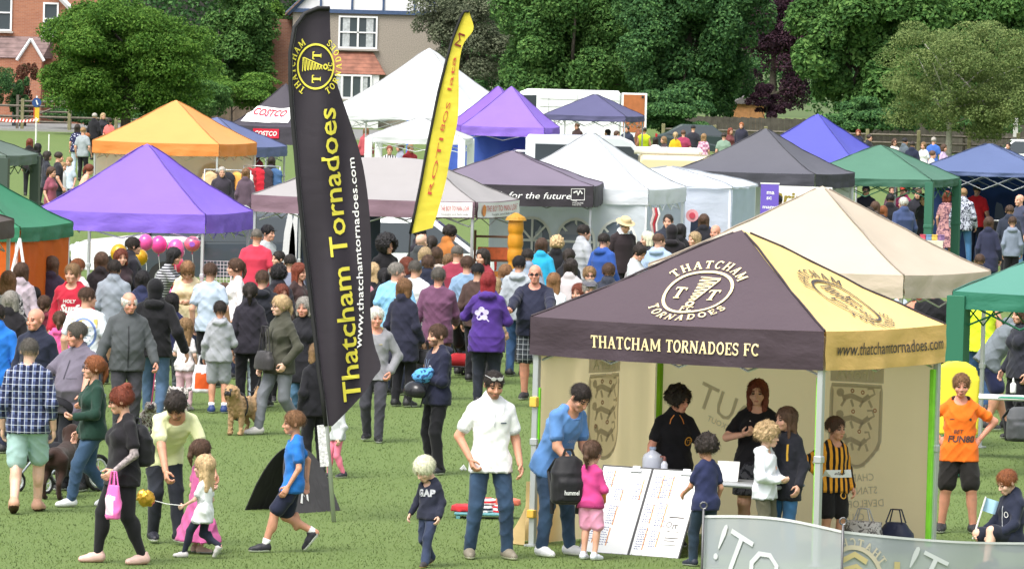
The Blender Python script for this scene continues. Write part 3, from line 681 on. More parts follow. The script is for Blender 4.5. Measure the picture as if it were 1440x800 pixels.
    zz_ = Rt @ Vector((0, 0, 1)); S.half(T((0, 0, hm*B)), (-zz_.x, -zz_.y, -zz_.z))
    if fm:
        for sx in (1, -1): S.ell(T((sx*.043*B, -.05*B, .2*B)), (.042*B+thick, .036*B+thick, .042*B+thick), .03)
    ar = (.03 if b == 'm' else .025)*B*(1+(g-1)*.7)
    for i, sx in enumerate((1, -1)):
        if top in ('vest', 'gilet'): S.cone(sh[i]-Vector((sx*.02*B, 0, 0)), sh[i]-Vector((sx*.03*B, 0, .03*B)), ar, ar, .03); continue
        if top in ('tee', 'polo', 'dress'):
            q = sh[i].lerp(el_[i], .66); S.cone(sh[i], q, ar*1.0+thick*.9, ar*.98+thick*1.3, .016)
        else:
            S.cone(sh[i], el_[i], ar*1.0+thick*.9, ar*.86+thick*.9, .016); q = el_[i].lerp(wr_[i], .93 if sc == 1.0 else .45); S.cone(el_[i], q, ar*.9+thick, ar*.68+thick, .015)
            if near: S.ell(el_[i], (ar+thick*1.1,)*3, .02)
    if top == 'hoodie' and not hood: S.ell(T((0, .055*B, .305*B)), (.07*B, .042*B, .035*B), .02, M=None); S.cone(T((-.045*B, .01*B, .325*B)), T((.045*B, .01*B, .325*B)), .026*B, .026*B, .02)
    if top in ('jacket', 'coat', 'puffer'): S.cone(T((-.012*B, .016*B, .335*B)), T((.012*B, .016*B, .335*B)), .046*B, .046*B, .02)
    if top == 'polo': S.cone(T((-.006*B, .012*B, .33*B)), T((.006*B, .012*B, .33*B)), .045*B, .04*B, .012)
    if top == 'puffer': 
        Z = (S.lo[2]+S.h*np.arange(S.n[2]))[None, None, :]; S.v = S.v+(.008*np.abs(np.sin(Z*26))).astype(np.float32)
    # the neck comes out of an open neckline
    if top not in ('jacket', 'coat', 'puffer', 'polo') and near:
        S.ell(HO+Rh @ Vector((0, -.22*hl, -.12*hl)), (.05*B, .055*B, .032*B), .01, sub=True)
    if near: S.folds(.012 if top != 'polo' else .01, px*.7)
    P, Q = S.mesh()
    pn = {'tee': 't_shirt', 'polo': 'polo_shirt', 'long': 'jumper', 'jacket': 'jacket', 'hoodie': 'hoodie', 'vest': 'vest', 'dress': 'dress', 'coat': 'coat', 'puffer': 'padded_jacket', 'gilet': 'gilet'}[top]
    tmats = [tmat]; fmi = None
    if collar:
        tmats.append(fabric(hexc(collar))); C = P[Q].mean(1); q = np.array(T((0, 0, .315*B))); fmi = ((C[:, 2] > q[2]) & (np.abs(C[:, 0]-q[0]) < .06*B)).astype(np.int32)
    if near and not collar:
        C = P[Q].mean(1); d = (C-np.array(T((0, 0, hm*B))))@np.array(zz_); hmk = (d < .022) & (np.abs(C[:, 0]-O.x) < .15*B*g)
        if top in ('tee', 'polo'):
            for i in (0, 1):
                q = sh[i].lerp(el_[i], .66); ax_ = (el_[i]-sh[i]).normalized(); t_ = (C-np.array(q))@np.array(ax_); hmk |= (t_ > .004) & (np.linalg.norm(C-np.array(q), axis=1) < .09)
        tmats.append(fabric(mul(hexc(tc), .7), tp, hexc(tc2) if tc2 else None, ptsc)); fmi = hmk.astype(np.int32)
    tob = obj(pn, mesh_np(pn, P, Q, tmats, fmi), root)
    # shoes
    if feet:
        sm = plain('shoe_leather', hexc(shoes), rough=.55); so_ = plain('shoe_sole', hexc(sole), rough=.7)
        P, Q, m = shoe_mesh(.05 if near else .075)
        for i, sx in enumerate((1, -1)):
            o = obj('shoe', mesh_np('shoe', P*(.185*B if not c else .195*B), Q, [sm, so_], m), root)
            o.location = (an_[i].x, an_[i].y, max(0, an_[i].z-ank)); lift = lg[i][2]
            o.rotation_euler = (R_(min(50, lift*700)) if lift > .02 else 0, 0, R_(sx*10)); 
    if socks:
        for i in (0, 1): q = MB(); d = (kn_[i]-an_[i])*.22; q.tube([an_[i]-Vector((0, 0, .02*B)), an_[i]+d*.5, an_[i]+d], [la*1.2, la*1.15, la*1.3], 10); q.build('sock', fabric(hexc(socks)), root, True)
    # hair, hats, glasses
    def headpart(name, PQ, mat):
        P, Q = PQ
        if name == 'hair' and mid:
            n = 1700 if near else 450; r = np.random.default_rng(int(abs(px)*7)+1); j = r.choice(len(P), n); c = P[j]; o = c-np.array([0, .06, .55]); o /= np.linalg.norm(o, axis=1)[:, None]+1e-6
            dn = np.array([0, .12, -1.0])+r.normal(size=(n, 3))*.28; dn -= o*(dn*o).sum(1)[:, None]; dn /= np.linalg.norm(dn, axis=1)[:, None]+1e-6; sd = np.cross(o, dn)*.006; L = (.08+.18*r.random(n))[:, None]
            tp_ = c+dn*L+o*(.003+.02*r.random(n)**2)[:, None]; V = np.concatenate([P, c-sd+o*.004, c+sd+o*.004, tp_, tp_+sd*.3]).astype(np.float32); k = len(P)+np.arange(n); P, Q = V, np.concatenate([Q, np.stack([k, k+n, k+3*n, k+2*n], 1).astype(np.int32)])
        return obj(name, mesh_np(name, P*hl@Ra.T+np.array(HO), Q, [mat]), root)
    hq = .05 if near else (.06 if mid else .08)
    if hair and hair != 'bald' and hat != 'hood': headpart('hair', tpl(hair_tpl, hair, hq), hairmat(hcx))
    if hat: headpart({'cap': 'cap', 'flat': 'flat_cap', 'beanie': 'beanie', 'brim': 'hat', 'hood': 'hood'}[hat], tpl(hat_tpl, hat, hq), fabric(hexc(hatc)))
    if specs:
        q = MB(); col = plain('spectacle_frame', (.02, .02, .022), rough=.3) if specs != 'up' else plain('pale_frame', (.6, .6, .6), rough=.3)
        zc, yc = (.475, -.44) if specs != 'up' else (.83, -.36)
        for x in (-.13, .13):
            if specs in ('sun', 'up'): q.lathe((0, 0, 0), [(.001, 0), (.105, .004), (.1, .02), (.001, .024)], 10) if False else q.add([(x+.105*math.cos(t*math.pi/5), yc-(.02 if k else 0), zc+.072*math.sin(t*math.pi/5)) for k in (0, 1) for t in range(10)], [tuple(range(10)), tuple(range(19, 9, -1))]+[(t, 10+t, 10+(t+1) % 10, (t+1) % 10) for t in range(10)])
            else: q.tube([(x+.1*math.cos(t*math.pi/5), yc, zc+.07*math.sin(t*math.pi/5)) for t in range(11)], .013, 4)
            q.tube([(x*1.75, yc+.02, zc+.02), (x*2.75, .05, zc+.02)], .013, 4)
        q.tube([(-.03, yc, zc+.02), (.03, yc, zc+.02)], .013, 4)
        q.v = [tuple(Vector(HO)+Rh @ (Vector(t)*hl)) for t in q.v]
        q.build('sunglasses' if specs in ('sun', 'up') else 'glasses', col, root)
    info = dict(root=root, top=tob, T=T, B=B, H=H, sh=sh, wr=wr_, el=el_, kn=kn_, an=an_, HO=HO, Rh=Rh, hl=hl, O=O, Rt=Rt, p=p, f=f, s=s, hz=hz)
    info['world'] = lambda q, p=p, f=f: p+Matrix.Rotation(R_(f), 3, 'Z') @ Vector(q)
    return info
def decal(I, d, z, h, mat, name='print', x=0.0, back=False, on=None):
    """prints a flat drawing on the clothes: centred at height z (metres above the ground), cap height h"""
    o = on or I['top']; me = o.data
    bv = BVHTree.FromPolygons([v.co for v in me.vertices], [tuple(p.vertices) for p in me.polygons])
    a, b = d.bbox(); cx, cy = (a+b)/2; k = h/(b[1]-a[1]); sy = 1 if back else -1; out = []
    for p in d.v:
        q = Vector((x+(p[0]-cx)*k*(-1 if back else 1), sy*2.0, z+(p[1]-cy)*k)); hit = bv.ray_cast(q, Vector((0, -sy, 0)))
        y = hit[0].y if hit[0] else I['O'].y+sy*.1; out.append((q.x, y+sy*.006, q.z))
    return obj(name, mesh_np(name, np.array(out), d.f, [mat], smooth=False), I['root'])
# ------------------------------------------------------------------ ground
def ground_mat():
    m, nt, b = nodes('mown_grass'); L = nt.links; tc = N(nt, 'ShaderNodeTexCoord'); O = tc.outputs['Object']
    def nz(sc, det=3.0, stretch=None):
        n = N(nt, 'ShaderNodeTexNoise', Scale=sc, Detail=det, Roughness=.65)
        if stretch:
            mp = N(nt, 'ShaderNodeMapping'); mp.inputs['Scale'].default_value = stretch; L.new(O, mp.inputs[0]); L.new(mp.outputs[0], n.inputs['Vector'])
        else: L.new(O, n.inputs['Vector'])
        return n.outputs[0]
    a = ramp(nt, nz(.5, 4, (1, .12, 1)), [(.3, (.112, .168, .052)), (.7, (.132, .182, .06))])
    c = ramp(nt, nz(7, 5, (1, .2, 1)), [(.3, (.108, .162, .048)), (.62, (.128, .178, .058)), (.85, (.155, .188, .074))])
    x = N(nt, 'ShaderNodeMix', data_type='RGBA'); x.inputs[0].default_value = .55; L.new(a, x.inputs[6]); L.new(c, x.inputs[7]); L.new(x.outputs[2], b.inputs['Base Color'])
    b.inputs['Roughness'].default_value = .9; b.inputs['Specular IOR Level'].default_value = .15
    bp = N(nt, 'ShaderNodeBump', Strength=.25, Distance=.04); L.new(nz(26, 4), bp.inputs['Height']); L.new(bp.outputs[0], b.inputs['Normal'])
    return m
GM = ground_mat()
def sheet(name, x0, x1, y0, y1, z, mat, nx=24, ny=60):
    q = MB(); q.grid(lambda u, v: (x0+(x1-x0)*u, y0+(y1-y0)*v, z), nx, ny); o = q.build(name, mat); return tag(o, kind='structure')
sheet('grass_field', -400, 400, 20, 430, 0, GM, 8, 20)
sheet('ground', -2500, 2500, -60, 5000, -.03, plain('far_grass', (.07, .11, .03), rough=.9, var=.3, bs=.02), 4, 4)
# a grey lane behind the field on the left
fr = at(30, 186).y; bk = at(30, 170).y
sheet('road', -60, 2, fr+3, bk, .012, plain('asphalt', (.19, .19, .185), rough=.85, var=.15, bs=3), 4, 4)
q = MB(); q.box((-29, fr+2.9, .05), (62, .2, .1)); tag(q.build('kerb', plain('kerb_stone', (.3, .3, .29), rough=.9)), kind='structure')
# short blades in the near grass
def blades():
    n = 150000; y = 1/(1/54+(1/150-1/54)*rng.random(n)); hw = y*735/FPX; x = (rng.random(n)*2-1)*hw
    h = .010+.016*rng.random(n); a = rng.random(n)*6.283; w = .003+.003*rng.random(n)+y*.00001; lx = (rng.random(n)-.5)*.03; ly = (rng.random(n)-.5)*.03
    V = np.zeros((n, 3, 3), np.float32); V[:, 0] = np.stack([x-np.cos(a)*w, y-np.sin(a)*w, 0*x], 1); V[:, 1] = np.stack([x+np.cos(a)*w, y+np.sin(a)*w, 0*x], 1); V[:, 2] = np.stack([x+lx, y+ly, h], 1)
    m, nt, b = nodes('grass_blades'); g = N(nt, 'ShaderNodeNewGeometry'); tc = N(nt, 'ShaderNodeTexCoord'); pn = N(nt, 'ShaderNodeTexNoise', Scale=.9, Detail=3.0); nt.links.new(tc.outputs['Object'], pn.inputs['Vector'])
    ad = N(nt, 'ShaderNodeMath', operation='ADD'); nt.links.new(g.outputs['Random Per Island'], ad.inputs[0]); nt.links.new(pn.outputs[0], ad.inputs[1])
    hf = N(nt, 'ShaderNodeMath', operation='MULTIPLY'); hf.inputs[1].default_value = .5; nt.links.new(ad.outputs[0], hf.inputs[0])
    nt.links.new(ramp(nt, hf.outputs[0], [(.12, (.19, .285, .085)), (.5, (.225, .32, .1)), (.85, (.25, .34, .115)), (.95, (.32, .35, .16))]), b.inputs['Base Color']); b.inputs['Roughness'].default_value = .7
    b.inputs['Specular IOR Level'].default_value = .1
    t = N(nt, 'ShaderNodeBsdfTranslucent'); c_ = b.inputs['Base Color'].links[0].from_socket; nt.links.new(c_, t.inputs[0]); mx = N(nt, 'ShaderNodeMixShader'); mx.inputs[0].default_value = .5; up = N(nt, 'ShaderNodeCombineXYZ'); up.inputs[2].default_value = 1; nt.links.new(up.outputs[0], b.inputs['Normal']); dn_ = N(nt, 'ShaderNodeCombineXYZ'); dn_.inputs[2].default_value = -1; nt.links.new(dn_.outputs[0], t.inputs['Normal']); nt.links.new(b.outputs[0], mx.inputs[1]); nt.links.new(t.outputs[0], mx.inputs[2]); nt.links.new(mx.outputs[0], nt.nodes['Material Output'].inputs[0])
    tag(obj('grass', mesh_np('grass', V.reshape(-1, 3), np.arange(3*n, dtype=np.int32).reshape(n, 3), [m], smooth=False)), kind='stuff')
blades()

# ------------------------------------------------------------------ trees
def leaf_mat(cols, tr=.3):
    m, nt, b = nodes('leaves'); L = nt.links; g = N(nt, 'ShaderNodeNewGeometry'); tc = N(nt, 'ShaderNodeTexCoord')
    nz = N(nt, 'ShaderNodeTexNoise', Scale=.8, Detail=3.0); L.new(tc.outputs['Object'], nz.inputs['Vector'])
    ad = N(nt, 'ShaderNodeMath', operation='ADD'); L.new(g.outputs['Random Per Island'], ad.inputs[0]); L.new(nz.outputs[0], ad.inputs[1])
    hf = N(nt, 'ShaderNodeMath', operation='MULTIPLY'); hf.inputs[1].default_value = .5; L.new(ad.outputs[0], hf.inputs[0])
    c = ramp(nt, hf.outputs[0], [(.2, cols[0]), (.5, cols[1]), (.8, cols[2])]); L.new(c, b.inputs['Base Color']); b.inputs['Roughness'].default_value = .65; b.inputs['Specular IOR Level'].default_value = .12
    t = N(nt, 'ShaderNodeBsdfTranslucent'); L.new(c, t.inputs[0]); mx = N(nt, 'ShaderNodeMixShader'); mx.inputs[0].default_value = tr
    L.new(b.outputs[0], mx.inputs[1]); L.new(t.outputs[0], mx.inputs[2]); L.new(mx.outputs[0], nt.nodes['Material Output'].inputs[0]); return m
def leaves(C, Rr, n, size, flat=.5, full=False):
    """n leaf faces spread through clumps at C (k,3) with radii Rr (k,3)"""
    k = len(C); w = (Rr[:, 0]*Rr[:, 2])**.9; w /= w.sum(); i = rng.choice(k, n, p=w)
    d = rng.normal(size=(n, 3)); d /= np.linalg.norm(d, axis=1)[:, None]; d[:, 2] = np.where(d[:, 2] < (-.8 if full else -.5), -d[:, 2], d[:, 2])
    r = .55+.5*rng.random(n)**.6; p = C[i]+d*Rr[i]*r[:, None]
    nm = d*(.6)+rng.normal(size=(n, 3))*flat+np.array([0, -.15, .45]); nm /= np.linalg.norm(nm, axis=1)[:, None]
    t = np.cross(nm, rng.normal(size=(n, 3))); t /= np.linalg.norm(t, axis=1)[:, None]; b = np.cross(nm, t); s = size*(.6+.8*rng.random(n))[:, None]*.78
    V = np.zeros((n, 4, 3), np.float32); V[:, 0] = p-t*s; V[:, 1] = p-b*s*.55+nm*s*.12; V[:, 2] = p+t*s; V[:, 3] = p+b*s*.55+nm*s*.12
    return V.reshape(-1, 3)
def tree(name, label, base, s, cx, cy, rx, ry, cols, n=14000, size=.11, trunk=.22, clump=.3, nc=46, blobs=None, bark=(.1, .085, .07), tr=.3, group=None, lean=0.0, limbs=7, depth=.8, full=False, boxy=1.0):
    """crown described by its outline in metres round the trunk's foot: centre (cx, cy), half-sizes rx, ry"""
    root = empty(name, base, 0, label, 'tree', group)
    C = []; RR = []
    while len(C) < nc:
        d = rng.normal(size=3); d /= np.linalg.norm(d); d = np.sign(d)*np.abs(d)**boxy; q = d*(rng.random()**.4)*.86
        C.append((cx+q[0]*rx, q[1]*rx*depth, cy+q[2]*ry)); c = clump*(.65+.7*rng.random()); RR.append((rx*c, rx*c*depth, ry*c*.8))
    V = leaves(np.array(C), np.array(RR), int(n*1.7), size, full=full)
    F = np.arange(len(V), dtype=np.int32).reshape(-1, 4)
    mat = leaf_mat(cols, tr)
    obj('crown', mesh_np('crown', V, F, [mat], smooth=False), root)
    q = MB(); top = cy+ry*.3
    q.tube([(0, 0, -.1), (.02, 0, cy*.25), (lean*.5, .05, cy*.6), (lean, 0, top)], [trunk*1.25, trunk, trunk*.75, trunk*.25], 9)
    for i in range(limbs):
        z = cy*.35+(top-cy*.35)*(i+.5)/limbs; a = i*2.4; j = rng.integers(len(C)); e = C[j]
        q.tube([(lean*z/top, 0, z), ((e[0])*.5, e[1]*.5, (z+e[2])/2+.2), e], [trunk*.42, trunk*.25, trunk*.08], 6)
    q.build('trunk', plain('bark', bark, rough=.9, var=.35, bump=.6, bs=9), root, True)
    return root
def T_(name, label, s, px0, px1, py0, py1, cols, foot=None, **k):
    """a tree s pixels per metre away whose crown spans these columns and rows"""
    xc = (px0+px1)/2; fx = foot if foot is not None else xc; b = GS(fx, s); h = hor(xc)
    zt = CH-(py0-h)/s; zb = max(.1, CH-(py1-h)/s)
    return tree(name, label, b, s, (xc-fx)/s, (zt+zb)/2, (px1-px0)/2/s, (zt-zb)/2, cols, **k)
DG = ((0.0251, 0.0713, 0.0275), (0.0602, 0.1476, 0.0503), (0.1306, 0.2635, 0.0804))
MG = ((0.0354, 0.0953, 0.0269), (0.0794, 0.1789, 0.0456), (0.1656, 0.2981, 0.0786))
YG = ((0.0322, 0.0914, 0.0138), (0.0805, 0.1789, 0.0276), (0.1611, 0.2846, 0.0484))
LG = ((0.081, 0.1317, 0.0445), (0.158, 0.2228, 0.0729), (0.2532, 0.3037, 0.1115))
GG = ((0.0674, 0.09, 0.0526), (0.135, 0.1576, 0.0976), (0.225, 0.2476, 0.1576))
PU = ((0.0234, 0.0156, 0.0234), (0.0546, 0.0273, 0.0429), (0.1073, 0.0507, 0.0702))
# far belt of woodland that closes the view
def belt():
    n = 46; C = []; RR = []
    for i in range(n):
        px = -60+1560*i/(n-1); s = 23.5; b = GS(px, s); C.append((b.x, b.y+rng.random()*14, 4+rng.random()*3)); RR.append((3.2, 2.5, 4.6+rng.random()*2))
        C.append((b.x+1, b.y+5, 11+rng.random()*2)); RR.append((3.2, 2.5, 3.4)); C.append((b.x+2, b.y-3, 1.6+rng.random())); RR.append((3.0, 2, 2.2))
    V = leaves(np.array(C), np.array(RR), 130000, .2); tag(obj('treeline', mesh_np('treeline', V, np.arange(len(V), dtype=np.int32).reshape(-1, 4), [leaf_mat(DG)], smooth=False)), kind='stuff')
belt()
T_('hornbeam_tree', 'dense clipped round hornbeam tree beside the brick house', 31, 50, 302, -6, 204, YG, n=70000, size=.085, nc=190, clump=.2, full=True, boxy=.75)
T_('tree', 'loose mid green tree with two pale trunks between the round tree and the grey house', 27, 255, 400, -60, 150, MG, foot=305, n=20000, size=.12, trunk=.13, clump=.26, bark=(.2, .18, .15))
T_('tree', 'slim tree growing against the side of the grey gabled house', 26.4, 318, 398, -30, 140, YG, foot=333, n=8000, size=.11, trunk=.12, bark=(.22, .2, .17))
T_('variegated_tree', 'grey green feathery tree overlapping the right corner of the gabled house', 27.5, 572, 738, -40, 128, GG, n=21000, size=.085, trunk=.16, clump=.22, nc=70)
T_('lime_tree', 'largest dark green spreading tree behind the white van', 28, 690, 905, -80, 200, MG, foot=800, full=True, boxy=.8, n=46000, size=.13, trunk=.35, clump=.24, nc=80)
T_('lime_tree', 'tall dark green tree between the spreading tree and the purple tree', 28.5, 850, 1078, -90, 205, DG, foot=965, full=True, boxy=.8, n=46000, size=.13, trunk=.35, clump=.22, nc=80)
T_('copper_beech', 'dark purple leaved beech tree', 26.5, 1020, 1165, -60, 170, PU, foot=1085, n=20000, size=.1, trunk=.25, clump=.25, nc=50)
T_('horse_chestnut', 'broad glossy green chestnut tree to the right of the purple beech', 29, 1108, 1345, -90, 196, MG, foot=1190, full=True, boxy=.8, n=42000, size=.17, trunk=.3, clump=.22, nc=70)
T_('horse_chestnut', 'big leaved chestnut tree filling the top right behind the birch', 27.5, 1290, 1500, -80, 195, MG, foot=1390, full=True, boxy=.8, n=36000, size=.17, trunk=.3, clump=.22, nc=60)
T_('birch_tree', 'pale trunked airy birch in front of the chestnuts by the rail fence', 32, 1222, 1480, 20, 206, LG, foot=1333, full=True, boxy=.75, n=36000, size=.065, trunk=.14, clump=.17, nc=150, bark=(.42, .4, .36), limbs=14)
for i_, (a_, b_, lab_) in enumerate(((395, 470, 'dark hedge plant behind the white marquee at the left of the grey house'), (545, 640, 'dark leafy shrub between the grey house and the variegated tree'), (640, 740, 'dark leafy shrub at the foot of the variegated tree'), (1000, 1060, 'dark shrub at the left of the timber shed'))): T_('shrub', lab_, 26, a_, b_, 75, 175, DG, n=7000, size=.1, trunk=.05, nc=24, full=True, boxy=.7)
T_('shrub', 'low dark shrub under the chestnut by the board fence', 29.5, 1150, 1300, 130, 192, DG, n=9000, size=.1, trunk=.06, nc=24)
T_('shrub', 'dark shrub under the birch behind the rail fence', 30, 1270, 1440, 135, 195, DG, n=9000, size=.1, trunk=.06, nc=24)
T_('shrub', 'small purple shrub below the beech in front of the wooden shed', 28.5, 1045, 1110, 118, 170, PU, n=5000, size=.07, trunk=.05, nc=16)
T_('shrub', 'dark undergrowth shrub below the tall tree by the fence', 29.6, 880, 1010, 120, 205, DG, n=9000, size=.1, trunk=.06, nc=24)
T_('shrub', 'yellow green shrub at the foot of the twin trunked tree', 28, 250, 400, 96, 160, YG, n=9000, size=.09, trunk=.05, nc=24)
T_('shrub', 'dark evergreen shrub behind the lane at the foot of the round tree', 29.4, 60, 200, 118, 182, DG, n=9000, size=.09, trunk=.05, nc=30, full=True, boxy=.7)
T_('shrub', 'mid green shrub between the round tree and the twin trunked tree', 28.6, 190, 330, 110, 182, MG, n=9000, size=.09, trunk=.05, nc=30, full=True, boxy=.7)
T_('red_bush', 'reddish leaved bush climbing the porch of the brick house', 29, 16, 54, 82, 177, ((.09, .03, .02), (.15, .055, .04), (.1, .09, .04)), full=True, boxy=.6, n=2600, size=.07, trunk=.05, nc=14)
T_('hedge', 'trimmed dark green hedge in front of the brick house', 29.2, -40, 20, 84, 177, DG, full=True, boxy=.6, n=8000, size=.06, trunk=.05, nc=30, clump=.3)
T_('shrub', 'dark shrub between the hedge and the porch', 29.1, 12, 44, 100, 177, DG, full=True, boxy=.7, n=5000, size=.07, trunk=.04, nc=12)

# ------------------------------------------------------------------ houses, shed
def brick_mat(c1, c2, mortar, sc):
    m, nt, b = nodes('brick'); tc = N(nt, 'ShaderNodeTexCoord'); mp = N(nt, 'ShaderNodeMapping'); mp.inputs['Rotation'].default_value = (R_(-90), 0, 0)
    nt.links.new(tc.outputs['Object'], mp.inputs[0]); t = N(nt, 'ShaderNodeTexBrick', Scale=sc); t.inputs['Color1'].default_value = (*c1, 1); t.inputs['Color2'].default_value = (*c2, 1); t.inputs['Mortar'].default_value = (*mortar, 1)
    t.inputs['Mortar Size'].default_value = .009; t.inputs['Brick Width'].default_value = .5; t.inputs['Row Height'].default_value = .17
    nt.links.new(mp.outputs[0], t.inputs['Vector']); nt.links.new(t.outputs[0], b.inputs['Base Color']); b.inputs['Roughness'].default_value = .9; return m
def tile_mat(c):
    m, nt, b = nodes('roof_tiles'); tc = N(nt, 'ShaderNodeTexCoord'); w = N(nt, 'ShaderNodeTexWave', Scale=1.6, Distortion=.4); w.bands_direction = 'Z'; nt.links.new(tc.outputs['Object'], w.inputs['Vector'])
    n = N(nt, 'ShaderNodeTexNoise', Scale=2.2, Detail=5.0); nt.links.new(tc.outputs['Object'], n.inputs['Vector']); x = N(nt, 'ShaderNodeMix', data_type='RGBA', blend_type='MULTIPLY'); x.inputs[0].default_value = .5
    nt.links.new(ramp(nt, n.outputs[0], [(.3, mul(c, .65)), (.7, mul(c, 1.35))]), x.inputs[6]); nt.links.new(ramp(nt, w.outputs[0], [(0, (.45, .45, .45)), (.3, (1, 1, 1))]), x.inputs[7])
    nt.links.new(x.outputs[2], b.inputs['Base Color']); b.inputs['Roughness'].default_value = .85; return m
GLASS = plain('window_glass', (.06, .075, .085), rough=.07, spec=.7); PVC = plain('white_window_frame', (.76, .77, .78), rough=.35)
CURT = plain('net_curtain', (.42, .45, .46), rough=.8, var=.3, bs=9)
def window(parent, x, z, w, h, cols=1, rows=2, y=0.0, cur=True):
    q = MB(); t = .09
    for xx in (x-w/2+t/2, x+w/2-t/2): q.box((xx, y-.03, z), (t, .12, h))
    for zz in (z-h/2+t/2, z+h/2-t/2): q.box((x, y-.03, zz), (w-2*t, .12, t))
    for i in range(1, cols): q.box((x-w/2+w*i/cols, y-.03, z), (t*1.1, .1, h-2*t))
    for i in range(1, rows): q.box((x, y-.035, z-h/2+h*i/rows), (w-2*t, .09, t*.8))
    f = q.build('window', PVC, parent)
    q = MB(); q.box((x, y-.016, z), (w-t, .02, h-t)); q.build('pane', GLASS, f)
    for sx in (-1, 1) if cur else (): q = MB(); q.box((x+sx*w*.3, y-.03, z), (w*.18, .012, h-2.2*t)); q.build('curtain', CURT, f)
    q = MB(); q.box((x, y-.1, z-h/2-.05), (w+.16, .26, .09)); q.build('sill', plain('stone_sill', (.4, .37, .34), rough=.8), f)
    return f
def wz(px, py, s): return CH-(py-hor(px))/s
s = 28.0; bx = GS(65, s); H1 = empty('brick_house', (bx.x, bx.y, 0), 0, 'red brick house with white sash windows at the left edge', 'house')
X = lambda px: (px-65)/s
q = MB(); q.box(((X(-70)+X(133))/2, 2.6, 3.6), (X(133)-X(-70), 5.2, 7.2)); q.build('wall', brick_mat((.38, .155, .085), (.3, .115, .065), (.34, .27, .22), 2.2), H1)
window(H1, X(0), wz(0, 18, s), 27/s, 52/s, 1, 2, cur=False); window(H1, X(68), wz(68, 27, s), 22/s, 46/s, 1, 2, cur=False)
q = MB(); z1, z0 = wz(40, 52, s), wz(40, 82, s)     # lean-to roof over the ground floor
q.add([(X(-70), 0, z1), (X(72), 0, z1), (X(60), -1.5, z0), (X(-70), -1.5, z0), (X(-70), 0, z0), (X(72), 0, z0)], [(0, 3, 2, 1), (3, 4, 5, 2), (1, 2, 5)]); q.build('lean_to_roof', tile_mat((.19, .13, .125)), H1)
q = MB(); q.box((X(0), -.72, z0/2), (X(60)-X(-60), 1.4, z0-.05)); q.build('lean_to_wall', brick_mat((.38, .155, .085), (.3, .115, .065), (.34, .27, .22), 2.2), H1)
P = empty('porch', (X(46), -1.5, 0)); P.parent = H1; hz = wz(46, 55, s); ez = wz(46, 82, s)
q = MB(); q.prism([(-.55, 0), (.55, 0), (.55, ez), (0, hz-.12), (-.55, ez)], -.9, 0); q.build('wall', brick_mat((.38, .155, .085), (.3, .115, .065), (.34, .27, .22), 2.2), P)
q = MB()
for sx in (-1, 1): q.tube([(sx*.68, -.98, ez-.12), (0, -.98, hz)], .075, 4)
q.build('bargeboard', PVC, P)
q = MB(); q.tube([(X(72), -.3, wz(72, -12, s)), (X(96), -.3, wz(96, 12, s))], .14, 4); q.tube([(X(72), -.3, wz(72, -12, s)), (X(20), -.3, wz(20, -60, s))], .14, 4); q.build('bargeboard', PVC, H1)
q = MB(); q.add([(X(-70), -.2, 7.15), (X(100), -.2, 7.15), (X(100), 2.6, 10), (X(-70), 2.6, 10), (X(100), 5.4, 7.15), (X(-70), 5.4, 7.15)], [(0, 1, 2, 3), (3, 2, 4, 5), (1, 4, 2), (0, 3, 5)]); q.build('roof', tile_mat((.2, .12, .1)), H1)

s = 27.0; bx = GS(500, s); H2 = empty('gabled_house', (bx.x, bx.y, 0), 0, 'grey pebbledash house with a blue and white timbered gable', 'house')
X = lambda px: (px-500)/s
pd = plain('pebbledash', (.3, .265, .225), rough=.95, var=.35, bump=.7, bs=22); gz = wz(500, 17, s); xl, xr = X(408), X(615)
q = MB(); q.box(((xl+xr)/2, 4, gz/2), (xr-xl, 8, gz)); q.build('wall', pd, H2)
q = MB(); q.box((X(392), 4.6, gz*.46), (X(406)-X(378), 7, gz*.92)); q.build('side_wall', brick_mat((.3, .14, .09), (.24, .1, .07), (.3, .27, .24), 2.2), H2)
ap = gz+3.9
q = MB(); q.prism([(xl+.1, gz), (xr-.1, gz), ((xl+xr)/2, ap-.1)], -.06, 8.0); G_ = q.build('gable', plain('white_render', (.74, .74, .76), rough=.85, var=.08, bs=4), H2)
q = MB(); bl = plain('blue_timber', (.05, .085, .17), rough=.6, var=.2, bs=6); q.box(((xl+xr)/2, -.11, gz), (xr-xl+.2, .1, .2))
for px in (447, 491, 535, 579): 
    zt = min(gz+3.8*(1-abs((X(px)-(xl+xr)/2)/((xr-xl)/2))), ap); q.box((X(px), -.1, (gz+zt)/2+.06), (.11, .09, zt-gz-.1))
for sx in (-1, 1): q.tube([((xl+xr)/2+sx*((xr-xl)/2+.3), -.2, gz-.2), ((xl+xr)/2, -.2, ap)], .13, 4)
q.build('timber_beams', bl, H2)
q = MB(); c = (xl+xr)/2
for sx in (-1, 1): q.add([(c+sx*((xr-xl)/2+.4), -.35, gz-.3), (c, -.35, ap+.1), (c, 8.3, ap+.1), (c+sx*((xr-xl)/2+.4), 8.3, gz-.3), (c+sx*((xr-xl)/2+.4), -.35, gz-.18), (c, -.35, ap+.24), (c, 8.3, ap+.24), (c+sx*((xr-xl)/2+.4), 8.3, gz-.18)], [(0, 1, 2, 3), (4, 5, 6, 7), (0, 1, 5, 4), (3, 2, 6, 7)])
q.build('roof', tile_mat((.18, .12, .1)), H2)
window(H2, X(500), wz(500, 46, s), 55/s, 46/s, 2, 2)
q = MB(); z1, z0 = wz(490, 73, s), wz(490, 104, s)
